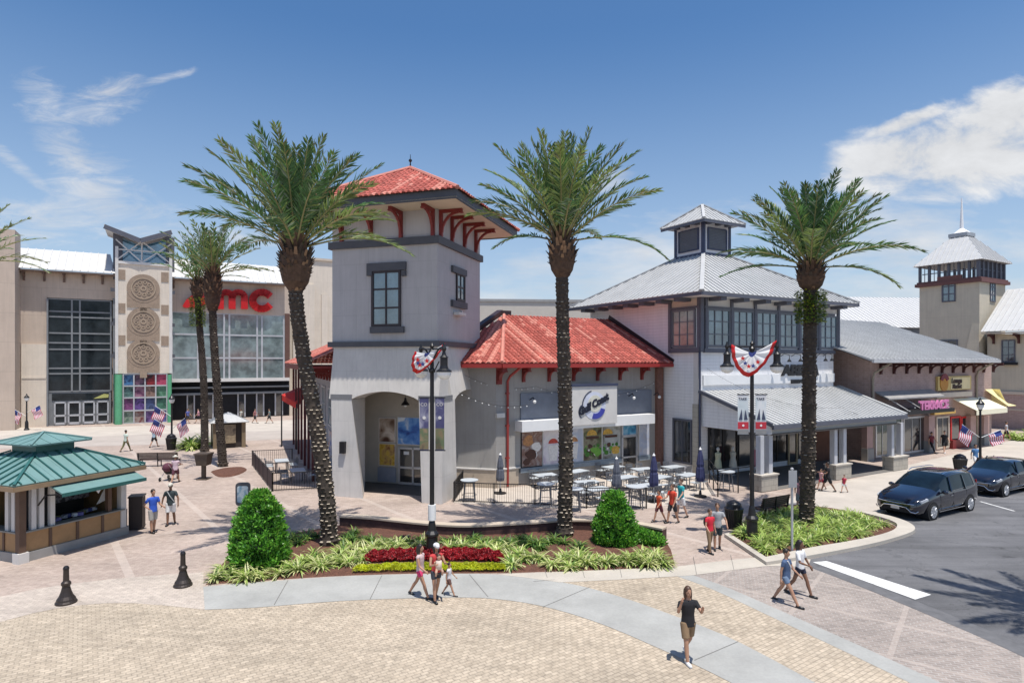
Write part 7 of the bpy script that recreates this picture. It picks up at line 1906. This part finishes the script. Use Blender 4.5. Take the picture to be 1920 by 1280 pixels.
def plant(src, px, py, s_, label, group, z=.06):
    b_ = rnd.choice(src); o = b_ if b_.name not in usedp else b_.copy()
    if b_.name in usedp: COL.objects.link(o)
    usedp.add(b_.name); o.location = G(px, py, z); o.rotation_euler = (rnd.uniform(-.1, .1), rnd.uniform(-.1, .1), rnd.uniform(0, 6.3)); k = s_ * rnd.uniform(.85, 1.15); o.scale = (k, k, k * rnd.uniform(.85, 1.1))
    props(o, label, 'plant', group)
vl_, vg_ = 'cream striped grassy plant in the long bed behind the gutter', 'variegated plants in the long bed'
for px, py in [(405, 1085), (418, 1070), (436, 1080), (462, 1084), (484, 1082), (470, 1072), (524, 1075), (542, 1066), (556, 1074), (568, 1058), (586, 1056), (600, 1066), (612, 1054), (628, 1060), (638, 1048), (652, 1056), (664, 1044), (676, 1052),
               (590, 1046), (640, 1036), (660, 1030), (684, 1034), (706, 1036), (730, 1034), (700, 1026), (722, 1024), (745, 1026), (768, 1030), (790, 1026), (845, 1030), (866, 1028), (888, 1032), (910, 1030), (930, 1034), (955, 1046), (972, 1040), (958, 1058), (980, 1054), (996, 1046), (950, 1030),
               (1010, 1052), (1034, 1060), (1052, 1054), (1068, 1062), (1082, 1052), (1100, 1058), (1122, 1056), (1140, 1058), (1158, 1054), (1176, 1058), (1196, 1054), (1214, 1058), (1232, 1052), (1243, 1056), (1062, 1046), (1090, 1044), (1180, 1046), (1204, 1044), (1226, 1042)]:
    plant(PV, px, py + rnd.uniform(-3, 3), .95, vl_, vg_)
for px in range(650, 1060, 17):
    if abs(px - 618) < 26 or abs(px - 810) < 18: continue
    plant(PD_, px + rnd.uniform(-4, 4), 1016 + rnd.uniform(-4, 6), .85, 'darker green grassy plant along the seat wall in the long bed', 'dark green plants along the seat wall')
poly_i = [(1385, 1000), (1436, 1036), (1540, 1016), (1640, 1000), (1662, 990), (1640, 978), (1590, 964), (1530, 956), (1470, 960), (1420, 975)]
def inside(x, y, poly):
    c = False
    for i in range(len(poly)):
        (x0, y0), (x1, y1) = poly[i], poly[i - 1]
        if (y0 > y) != (y1 > y) and x < (x1 - x0) * (y - y0) / (y1 - y0) + x0: c = not c
    return c
got = []
for _ in range(6000):
    x, y = rnd.uniform(1385, 1662), rnd.uniform(955, 1038)
    if not inside(x, y, poly_i): continue
    if abs(x - 1512) < 17 and abs(y - 985) < 9 or abs(x - 1410) < 10 and abs(y - 1012) < 12 or abs(x - 1376) < 22 and y < 995: continue
    if x > 1560 and y > 1016 - (x - 1560) * .3 or (x > 1440 and y > 1026 and x < 1520 and rnd.random() < .6): continue
    p = G(x, y)
    if any((p - q).length < .47 for q in got): continue
    got.append(p); plant(PG, x, y, .82, 'lime green striped grassy plant on the right kerbed island', 'striped plants on the right island', .10)
for px, py in ((352, 838), (362, 834), (372, 838), (360, 842), (380, 832)):
    plant(PG, px, py, 2.3, 'big spiky lime green plant between the flag lamp and the directory kiosk', 'spiky plants near the directory kiosk', 0)
for px, py in ((1893, 820), (1905, 823), (1918, 826), (1930, 822)):
    plant(PG, px, py, 1.9, 'grassy verge plant at the far right beyond the brick shop', 'verge plants at the far right', 0)
for px, py in ((560, 1020), (575, 1010), (592, 1006), (545, 1012), (652, 1006), (664, 1000), (530, 1022), (1000, 1022), (1014, 1030), (1085, 1028), (990, 1016)):
    plant(PD_, px, py, .9, 'darker green grassy plant along the seat wall in the long bed', 'dark green plants along the seat wall')
# ---- flower strips: nobody could count the blooms
def strip_flowers(name, ax, pix0, pix1, h, mats_, n, seed, label, leaf=.05):
    rnd = random.Random(seed); m = MB()
    for _ in range(n):
        t = rnd.random(); s_ = rnd.random()
        i = t * (len(pix0) - 1); k = int(min(i, len(pix0) - 2)); f_ = i - k
        a = (pix0[k][0] + (pix0[k + 1][0] - pix0[k][0]) * f_, pix0[k][1] + (pix0[k + 1][1] - pix0[k][1]) * f_)
        b_ = (pix1[k][0] + (pix1[k + 1][0] - pix1[k][0]) * f_, pix1[k][1] + (pix1[k + 1][1] - pix1[k][1]) * f_)
        g_ = G(a[0] + (b_[0] - a[0]) * s_, a[1] + (b_[1] - a[1]) * s_)
        z = (h * (1 - .5 * (2 * s_ - 1) ** 4) * (.9 + .25 * math.sin(t * 70) * math.sin(s_ * 9 + t * 31))) * (1 - .5 * rnd.random() ** 3)
        p = g_ + V((0, 0, .05 + z)); d = V((rnd.uniform(-1, 1), rnd.uniform(-1, 1), rnd.uniform(.0, 1))).normalized() * leaf; w_ = d.cross(V((rnd.uniform(-1, 1), rnd.uniform(-1, 1), rnd.uniform(-1, 1)))).normalized() * leaf * .4
        m.mi = rnd.choice(range(len(mats_))); m.face([m.addv(p - d), m.addv(p + w_), m.addv(p + d), m.addv(p - w_)])
    o = m.build(name, mats_); props(o, label, 'flowers', None, 'stuff'); return o
red0 = [(680, 1060), (740, 1057), (800, 1056), (860, 1056), (920, 1057), (946, 1060)]; red1 = [(700, 1046), (750, 1042), (800, 1040), (860, 1040), (910, 1042), (936, 1050)]
strip_flowers('red_coleus_strip', 0, red0, red1, .30, [leaf_mat('coleus_red', (.36, .015, .022), .3, .5), leaf_mat('coleus_dark', (.16, .01, .015), .25, .5), leaf_mat('coleus_bright', (.52, .03, .04), .3, .5)], 16000, 1, 'dense strip of dark red leafy flowers in the middle of the bed')
y0_ = [(660, 1076), (740, 1073.5), (800, 1073), (860, 1073), (920, 1073), (948, 1072)]; y1_ = [(672, 1068), (740, 1063), (800, 1062), (860, 1062), (920, 1063), (944, 1066)]
strip_flowers('yellow_flower_strip', 0, y0_, y1_, .16, [leaf_mat('sedum_yellow', (.62, .62, .02), .35, .5), leaf_mat('sedum_lime', (.42, .50, .02), .35, .5)], 11000, 2, 'bright yellow green flower edging along the concrete gutter', .04)
# ================================================================== people
SKINS = [mat('skin_light', (.55, .34, .24), .5, var=.05), mat('skin_tan', (.40, .22, .14), .5, var=.05), mat('skin_brown', (.20, .10, .06), .5, var=.05)]
def cloth(n, c): return mat('cloth_' + n, c, .85, var=.12, scale=12)
HAIRD = mat('hair_dark', (.018, .012, .01), .5, var=.2); HAIRB = mat('hair_brown', (.07, .035, .02), .5, var=.2)
def remeshed(name, mb, m, parent, vox, smooth_it=4):
    me = bpy.data.meshes.new('tmp'); me.from_pydata([tuple(p) for p in mb.v], [], mb.f); me.update()
    o = bpy.data.objects.new('tmp', me); COL.objects.link(o)
    r_ = o.modifiers.new('r', 'REMESH'); r_.mode = 'VOXEL'; r_.voxel_size = vox; r_.use_smooth_shade = True
    s_ = o.modifiers.new('s', 'SMOOTH'); s_.iterations = smooth_it; s_.factor = .5
    dg = bpy.context.evaluated_depsgraph_get(); me2 = bpy.data.meshes.new_from_object(o.evaluated_get(dg))
    bpy.data.objects.remove(o); bpy.data.meshes.remove(me)
    me2.name = name; me2.materials.clear(); me2.materials.append(m)
    q = bpy.data.objects.new(name, me2); COL.objects.link(q); q.parent = parent
    return q
def ell(m, c, rx, ry, rz_, n=12, k=8): m.ball(c, 1.0, n, k, (rx, ry, rz_))
def loft(m, secs, n=14):
    """closed stack of ellipses: (centre, rx, ry)"""
    rings = []
    for c, rx, ry in secs: rings.append([m.addv(V(c) + V((rx * math.cos(2 * PI * k / n), ry * math.sin(2 * PI * k / n), 0))) for k in range(n)])
    for a, b_ in zip(rings, rings[1:]):
        for k in range(n): m.face((a[k], a[(k + 1) % n], b_[(k + 1) % n], b_[k]))
    m.face(rings[0][::-1]); m.face(rings[-1])
def person(px, py, face, h, label, skin=0, shirt=None, sleeve=.55, shorts=None, leglen=.55, shoes=None, hair='short', hairm=None, legs=((25, 5), (-20, 15)), arms=((-15, 10, 20), (20, 10, 25)), lean=0, hat=None, vox=.013, group=None, extra=None, female=False, pos=None, strap=None, bag=None):
    """face: heading in degrees (0 = towards the camera, +90 = to picture right). arms: (forward, out, elbow) for body right/left"""
    g_ = V(pos) if pos else G(px, py)
    o = thing('person', label, 'person', g_, R(face), group)
    k = h / 1.75
    HIP, SHO = .92, 1.40
    fw = V((0, -1, 0)); wf = .92 if female else 1.0
    lx = math.sin(R(lean))
    J = {}
    ankles = []
    for s_, (a, b_) in zip((-1, 1), legs):
        hip = V((s_ * .09, 0, HIP)); kn_ = hip + V((s_ * .01, -math.sin(R(a)), -math.cos(R(a)))) * .43
        an = kn_ + V((0, -math.sin(R(a - b_)), -math.cos(R(a - b_)))) * .41
        ft = R(max(-40, min(15, -(a - b_) * .0))); 
        J[s_] = (hip, kn_, an, R(a - b_)); ankles.append(an.z)
    dz = .075 - min(ankles)
    up = V((0, 0, dz))
    to = lambda z: V((0, -lx * (z - HIP), z + dz))
    body = MB()
    loft(body, [(to(.84), .10 * wf + .03, .09), (to(.92), .155 * wf, .105), (to(1.02), .14 * wf, .095), (to(1.12), .125 * wf, .085), (to(1.25), .15 * wf, .10), (to(1.37), .17 * wf, .10), (to(1.435), .13 * wf, .08), (to(1.47), .07, .06), (to(1.53), .052, .056)])
    hd = to(1.655) + V((0, -.015, 0))
    body.tube([to(1.46), to(1.58)], [.055, .05], 10)
    ell(body, hd + V((0, .012, .015)), .077, .095, .108); ell(body, hd + V((0, -.03, -.055)), .052, .055, .055)      # skull, jaw
    ell(body, hd + V((0, -.100, -.012)), .014, .022, .024, 8, 6)                                                     # nose
    for s_ in (-1, 1): ell(body, hd + V((s_ * .078, .01, -.005)), .012, .022, .032, 8, 6)
    ell(body, hd + V((0, -.083, -.052)), .026, .012, .010, 8, 6)                                                     # lips
    for s_ in (-1, 1):
        hip, kn_, an, ang = J[s_]
        hip, kn_, an = hip + up, kn_ + up, an + up
        c1 = kn_.lerp(an, .3) + V((0, .012, 0))
        body.tube([hip + V((0, 0, .03)), hip.lerp(kn_, .35), kn_, c1, an], [.088 * wf, .078 * wf, .054, .056, .038], 12)
        fdir = V((0, -math.cos(max(0, -ang) * .9), -math.sin(max(0, -ang) * .9) if ang < 0 else 0.06))
        body.tube([an + V((0, .04, -.03)), an + fdir * .08 + V((0, 0, -.045)), an + fdir * .17 + V((0, 0, -.055))], [.035, .036, .025], 10)
        J[s_] = (hip, kn_, an, fdir)
    A = {}
    for s_, (f_, out, eb) in zip((-1, 1), arms):
        sh = to(SHO) + V((s_ * .185 * wf, 0, 0))
        d1 = V((s_ * math.sin(R(out)), -math.sin(R(f_)) * math.cos(R(out)), -math.cos(R(f_)) * math.cos(R(out))))
        el_ = sh + d1 * .28
        inw = -s_ * .35 if abs(eb) > 60 else 0
        f2 = f_ + eb
        d2 = V((s_ * math.sin(R(out)) * .3 + inw, -math.sin(R(f2)), -math.cos(R(f2)))).normalized()
        wr = el_ + d2 * .25; A[s_] = (sh, el_, wr, d2)
        body.tube([to(SHO - .02) + V((s_ * .10, 0, 0)), sh, sh.lerp(el_, .4), el_, el_.lerp(wr, .3), wr], [.06, .052, .046, .038, .038, .026], 10)
        # palm, four fingers of unequal length, thumb from the side of the palm
        side_ = d2.cross(V((s_, 0, 0.01))).normalized()
        ac = V((1, 0, 0)) if abs(d2.x) < .7 else V((0, 1, 0)); ac = (ac - d2 * ac.dot(d2)).normalized()
        ac2 = V((0, -1, 0)); ac2 = (ac2 - d2 * ac2.dot(d2))
        wd_ = ac2.normalized() if ac2.length > .3 else ac
        nrm = d2.cross(wd_).normalized()
        pc = wr + d2 * .05
        body.tube([wr, pc, wr + d2 * .09], [.026, .036, .030], 8)
        for q, (ox, l_) in enumerate(((-.027, .060), (-.009, .074), (.009, .070), (.027, .055))):
            b0_ = wr + d2 * .085 + wd_ * ox
            body.tube([b0_, b0_ + d2 * l_ * .5 + nrm * .006, b0_ + d2 * l_ * .85 + nrm * .024], [.0105, .0095, .008], 6)
        tb = wr + d2 * .03 + wd_ * .028
        body.tube([tb, tb + d2 * .03 + wd_ * .022, tb + d2 * .055 + wd_ * .026], [.013, .011, .009], 6)
    sc_ = lambda mb: [setattr(mb, 'v', [p * k for p in mb.v])]
    sc_(body); remeshed('body', body, SKINS[skin], o, vox)
    if shirt:
        m = MB(); hem = .86 if not female else .90
        loft(m, [(to(hem), .175 * wf, .130), (to(1.0), .165 * wf, .120), (to(1.12), .15 * wf, .110), (to(1.25), .168 * wf, .120), (to(1.37), .185 * wf, .118), (to(1.435), .15 * wf, .098), (to(1.475), .078, .072)])
        for s_ in (-1, 1):
            sh, el_, wr, d2 = A[s_]
            if sleeve <= 1: m.tube([to(SHO) + V((s_ * .11, 0, 0)), sh, sh.lerp(el_, max(.12, sleeve))], [.068, .064, .056], 12)
            else: m.tube([to(SHO) + V((s_ * .11, 0, 0)), sh, el_, el_.lerp(wr, .9)], [.068, .062, .05, .038], 12)
        sc_(m); remeshed('shirt', m, shirt, o, vox * 1.3)
    if shorts:
        m = MB(); loft(m, [(to(.86), .15, .125), (to(.92), .17 * wf + .005, .12), (to(1.0), .155 * wf, .112), (to(1.03), .145 * wf, .105)])
        for s_ in (-1, 1):
            hip, kn_, an, fd = J[s_]
            if leglen <= 1: m.tube([hip + V((0, 0, .02)), hip.lerp(kn_, leglen)], [.105 * wf, .092 * wf], 12)
            else: m.tube([hip + V((0, 0, .02)), kn_, kn_.lerp(an, .88)], [.103 * wf, .07, .055], 12)
        sc_(m); remeshed('shorts' if leglen <= 1 else 'trousers', m, shorts, o, vox * 1.3)
    for s_ in (-1, 1):
        hip, kn_, an, fd = J[s_]; m = MB()
        m.tube([an + V((0, .055, -.035)), an + fd * .07 + V((0, 0, -.045)), an + fd * .19 + V((0, 0, -.05))], [.045, .048, .034], 12)
        sc_(m); m.build('shoe', shoes or BLACK, o, world=False, smooth=True)
    hm = hairm or HAIRD
    if hair != 'none':
        m = MB(); ell(m, hd + V((0, .026, .035)), .090, .100, .105)
        if hair == 'long':
            m.tube([hd + V((0, .06, .03)), hd + V((0, .085, -.09)), hd + V((0, .085, -.24))], [.088, .085, .05], 12)
            for s_ in (-1, 1): m.tube([hd + V((s_ * .065, .02, .02)), hd + V((s_ * .075, .02, -.12)), hd + V((s_ * .07, .0, -.2))], [.035, .032, .015], 8)
        sc_(m); remeshed('hair', m, hm, o, vox * 1.3, 2)
    if hat:
        m = MB(); ell(m, hd + V((0, .012, .065)), .098, .108, .075)
        m.tube([hd + V((0, -.05, .055)), hd + V((0, -.15, .045))], [.075, .05], 10) if hat[1] == 'cap' else m.lathe(hd + V((0, 0, .04)), [(.17, 0), (.17, .012), (.1, .03)], 16)
        sc_(m); m.build('hat', hat[0], o, world=False, smooth=True)
    for s_ in (-1, 1):
        m = MB(); ell(m, hd + V((s_ * .030, -.088, .012)), .009, .006, .006, 8, 5); sc_(m); m.build('eye', BLACK, o, world=False)
    if strap:
        m = MB(); m.tube([to(1.45) + V((-.10, -.09, 0)), to(1.25) + V((.02, -.135, 0)), to(1.0) + V((.16, -.06, 0))], .018, 6); sc_(m); m.build('bag_strap', strap, o, world=False)
    if bag:
        m = MB(); ell(m, to(1.22) + V((0, .19, 0)), .15, .09, .21); sc_(m)
        b_ = thing('backpack', 'small dark backpack worn by %s' % bag[1], 'backpack', g_ + V((0, 0, 1.1)), R(face)); m.v = [p - V((0, 0, 1.1)) for p in m.v]; m.build('bag_body', bag[0], b_, world=False, smooth=True)
    o['_k'] = k; del o['_k']
    return o, A, k, g_
WH = cloth('white', (.72, .72, .72)); KH = cloth('khaki', (.24, .16, .09)); BK = cloth('black', (.012, .012, .015))
# the man in the foreground holding something to his face
p_, A_, k_, g_ = person(1290, 1238, 8, 1.74, 'person in a black t-shirt and khaki shorts in the foreground, hand raised to the face', 1, BK, .62, KH, .78, WH, 'long', HAIRB, legs=((16, 6), (-14, 26)), arms=((58, 30, 108), (52, 12, 78)), vox=.011)
person(788, 1119, 70, 1.62, 'woman with dark hair in a pale top and pink shorts walking past the yellow flowers', 1, cloth('pale_pink', (.55, .42, .42)), .15, cloth('hot_pink', (.62, .05, .16)), .38, BLACK, 'long', HAIRD, legs=((26, 6), (-26, 8)), arms=((20, 12, 40), (-12, 10, 15)), female=True)
p_, A_, k_, g_ = person(818, 1126, 28, 1.68, 'woman in a white cap and red top carrying a baby by the yellow flowers', 1, cloth('coral_red', (.50, .05, .05)), .12, cloth('charcoal', (.04, .045, .06)), .5, BLACK, 'long', HAIRD, legs=((12, 6), (-14, 10)), arms=((28, 14, 82), (28, 14, 82)), hat=(WH, 'cap'), female=True)
fd = Matrix.Rotation(R(28), 3, 'Z') @ V((0, -.20, 0))
bb_ = thing('person', 'baby in pale clothes held against the red top of the woman in a white cap', 'person', g_ + fd + V((0, 0, 1.0)), R(28))
m = MB(); loft(m, [((0, 0, 0), .07, .07), ((0, 0, .10), .085, .08), ((0, 0, .22), .08, .07), ((0, .02, .27), .035, .035)]); ell(m, (0, .0, .35), .065, .072, .078)
for s_ in (-1, 1): m.tube([(s_ * .05, 0, .02), (s_ * .10, -.05, -.08), (s_ * .10, -.03, -.2)], [.045, .04, .028], 8); m.tube([(s_ * .07, 0, .22), (s_ * .11, .05, .16), (s_ * .08, .12, .18)], [.03, .026, .02], 8)
remeshed('body', m, SKINS[0], bb_, .014); m = MB(); loft(m, [((0, 0, -.01), .085, .083), ((0, 0, .10), .095, .09), ((0, 0, .24), .085, .078)]); m.build('romper', cloth('cream', (.6, .5, .42)), bb_, world=False, smooth=True)
m = MB(); ell(m, (0, .012, .375), .069, .074, .066); m.build('hair', HAIRB, bb_, world=False, smooth=True)
p_ = person(842, 1116, 75, 1.02, 'small child in a white top walking just right of the woman in a white cap', 1, cloth('child_white', (.6, .58, .6)), .3, cloth('child_brown', (.12, .06, .05)), .6, BLACK, 'short', HAIRD)
DEN = cloth('denim_blue', (.06, .10, .19)); DEN2 = cloth('denim_pale', (.14, .20, .30))
person(1474, 1131, 42, 1.66, 'woman in a denim blue shirt and denim shorts striding over the paved crossing', 1, DEN, .5, DEN2, .42, BLACK, 'short', HAIRD, legs=((30, 4), (-26, 6)), arms=((-10, 12, 10), (22, 10, 30)), female=True, strap=WH)
person(1500, 1116, 40, 1.70, 'woman with long dark hair in a white blouse and dark shorts on the crossing', 2, WH, .8, cloth('navy', (.02, .025, .05)), .45, BLACK, 'long', HAIRD, legs=((-20, 16), (24, 6)), arms=((25, 14, 60), (10, 24, 20)), female=True)
person(1331, 1036, 25, 1.60, 'woman in a bright red t-shirt and khaki trousers beside the island tip', 1, cloth('bright_red', (.58, .02, .04)), .5, KH, 1.2, BLACK, 'short', HAIRB, legs=((10, 4), (-10, 8)), arms=((10, 18, 40), (-5, 12, 20)), female=True, bag=(BK, 'the woman in a red t-shirt'))
person(1345, 1030, -15, 1.72, 'man in a grey shirt and dark shorts close behind the woman in red', 1, cloth('grey', (.32, .33, .34)), .55, cloth('dark_teal', (.03, .05, .06)), .85, BLACK, 'short', HAIRB, legs=((8, 4), (-12, 8)), arms=((18, 10, 50), (12, 26, 30)))
ORG = cloth('orange', (.62, .09, .03))
person(1236, 978, -65, 1.42, 'boy in an orange t-shirt and dark shorts, leftmost of three walking by the patio', 1, ORG, .5, cloth('dark_red', (.10, .02, .03)), .75, BLACK, 'short', HAIRD, legs=((22, 6), (-20, 8)))
person(1261, 980, -60, 1.70, 'person in a red orange shirt and dark shorts between the boy and the teal shirt', 1, cloth('red_orange', (.60, .06, .03)), .55, cloth('dark_grey', (.03, .03, .035)), .85, BLACK, 'short', HAIRB, legs=((18, 6), (-14, 8)), arms=((30, 8, 50), (10, 10, 20)))
person(1277, 970, -70, 1.74, 'person in a teal shirt and white shorts beside the red orange shirt', 0, cloth('teal', (.02, .33, .36)), .6, WH, .8, BLACK, 'short', HAIRB, legs=((12, 5), (-14, 8)))
person(287, 998, 60, 1.76, 'man in a royal blue polo shirt and grey shorts, hand on hip by the kiosk', 1, cloth('royal_blue', (.03, .10, .50)), .62, cloth('stone_grey', (.34, .33, .31)), .9, BLACK, 'short', HAIRD, legs=((6, 3), (-5, 4)), arms=((-14, 32, 80), (10, 14, 60)))
person(320, 984, 10, 1.78, 'man in a dark patterned shirt, white shorts and pale cap near the kiosk', 2, cloth('dark_slate', (.035, .05, .055)), .6, WH, .85, BLACK, 'short', HAIRD, legs=((8, 4), (-10, 6)), arms=((0, 24, 10), (10, 26, 15)), hat=(cloth('cap_cream', (.6, .58, .5)), 'cap'), strap=cloth('strap_grey', (.4, .42, .42)))
p_, A_, k_, g3_ = person(329, 905, 190, 1.64, 'person in a pale pink shirt pushing a dark stroller behind the kiosk', 1, cloth('pale_lilac', (.58, .45, .50)), .6, cloth('wine', (.10, .03, .05)), .8, BLACK, 'short', HAIRB, arms=((40, 8, 40), (40, 8, 40)), hat=(cloth('hat_cream', (.6, .58, .5)), 'brim'), vox=.018)
sp0 = G(316, 900); st = thing('stroller', 'dark stroller pushed by the person in a pale pink shirt', 'stroller', sp0, R(10))
part('seat', BK, st, lambda m: (m.bar(sp0 + V((0, .2, .35)), sp0 + V((0, -.25, .75)), .5, .08), m.bar(sp0 + V((0, .25, .36)), sp0 + V((0, .55, .45)), .5, .08)))
part('canopy', cloth('wine', (.1, .03, .05)), st, lambda m: m.ball(sp0 + V((0, -.1, .78)), .34, 12, 8, (.8, .9, .8)))
part('frame', ALU, st, lambda m: [m.tube([sp0 + V((x, .5, .12)), sp0 + V((x, -.45, 1.0))], .015, 6) for x in (-.26, .26)] + [m.tube([sp0 + V((x, -.4, .12)), sp0 + V((x, .2, .6))], .015, 6) for x in (-.26, .26)])
for x in (-.28, .28):
    for y in (-.4, .5): part('wheel', BLACK, st, lambda m: m.tube([sp0 + V((x - .02, y, .12)), sp0 + V((x + .02, y, .12))], .12, 14))
person(236, 846, 160, 1.72, 'person in a pale mint shirt and olive trousers walking away behind the kiosk', 1, cloth('mint', (.50, .60, .52)), .6, cloth('olive', (.12, .12, .05)), 1.2, BLACK, 'short', HAIRD, vox=.02)
person(289, 838, 170, 1.68, 'person in a light blue shirt and dark shorts near the flag lamp', 1, cloth('light_blue', (.35, .48, .58)), .6, BK, .8, BLACK, 'short', HAIRD, vox=.02)
person(1552, 921, -100, 1.62, 'person in black pushing a child past the second arcade column', 2, BK, .6, BK, .9, BLACK, 'short', HAIRD, vox=.018, legs=((24, 5), (-22, 10)), arms=((35, 8, 50), (30, 8, 50)))
person(1540, 917, -70, 1.15, 'child in a pale pink top beside the person in black near the arcade column', 1, cloth('child_pink', (.6, .35, .4)), .5, cloth('child_red', (.4, .05, .08)), .6, BLACK, 'short', HAIRB, vox=.016)
person(1583, 923, -60, .98, 'toddler in red at the foot of the second arcade column', 0, cloth('toddler_red', (.5, .04, .08)), .5, WH, .6, BLACK, 'short', HAIRB, vox=.015)
person(1500, 958, 150, 1.66, 'person in a pinkish top standing beyond the bench, left of the right palm', 1, cloth('dusty_pink', (.42, .20, .22)), .6, cloth('grey_skirt', (.2, .2, .2)), .8, BLACK, 'short', HAIRB, vox=.018)
person(1747, 849, 20, 1.66, 'person in dark red by the pink pier of the brick shop', 1, cloth('maroon', (.14, .02, .03)), .6, BK, 1.2, BLACK, 'short', HAIRD, vox=.022)
person(1771, 849, -20, 1.76, 'person in black and white before the yellow fronted shop', 0, BK, .5, BK, .8, WH, 'short', HAIRB, vox=.022)
person(1829, 880, 0, 1.70, 'person in a blue shirt half hidden behind the lamp post near the cars', 1, cloth('mid_blue', (.08, .2, .4)), .6, WH, .8, BLACK, 'short', HAIRD, vox=.02)
person(1887, 825, 60, 1.72, 'person in a pale top and dark shorts walking beyond the brick shop', 1, cloth('pale_grey', (.5, .5, .55)), .5, BK, .7, BLACK, 'short', HAIRD, vox=.022)
for px, c_, lab in ((352, (.10, .12, .35), 'person in blue at the cinema doors behind the flags'), (372, (.5, .25, .3), 'person in pink at the cinema doors behind the left far palm'), (452, (.45, .45, .4), 'person in a pale shirt at the dark cinema entrance, middle of three'), (478, (.3, .12, .12), 'person in brown red at the dark cinema entrance'), (505, (.15, .2, .2), 'person in grey green at the right end of the cinema entrance')):
    person(px, 793, random.Random(px).uniform(-90, 90), 1.7, lab, px % 3, cloth('c%d' % px, c_), .6, BK, .9, BLACK, 'short', HAIRD, vox=.025)
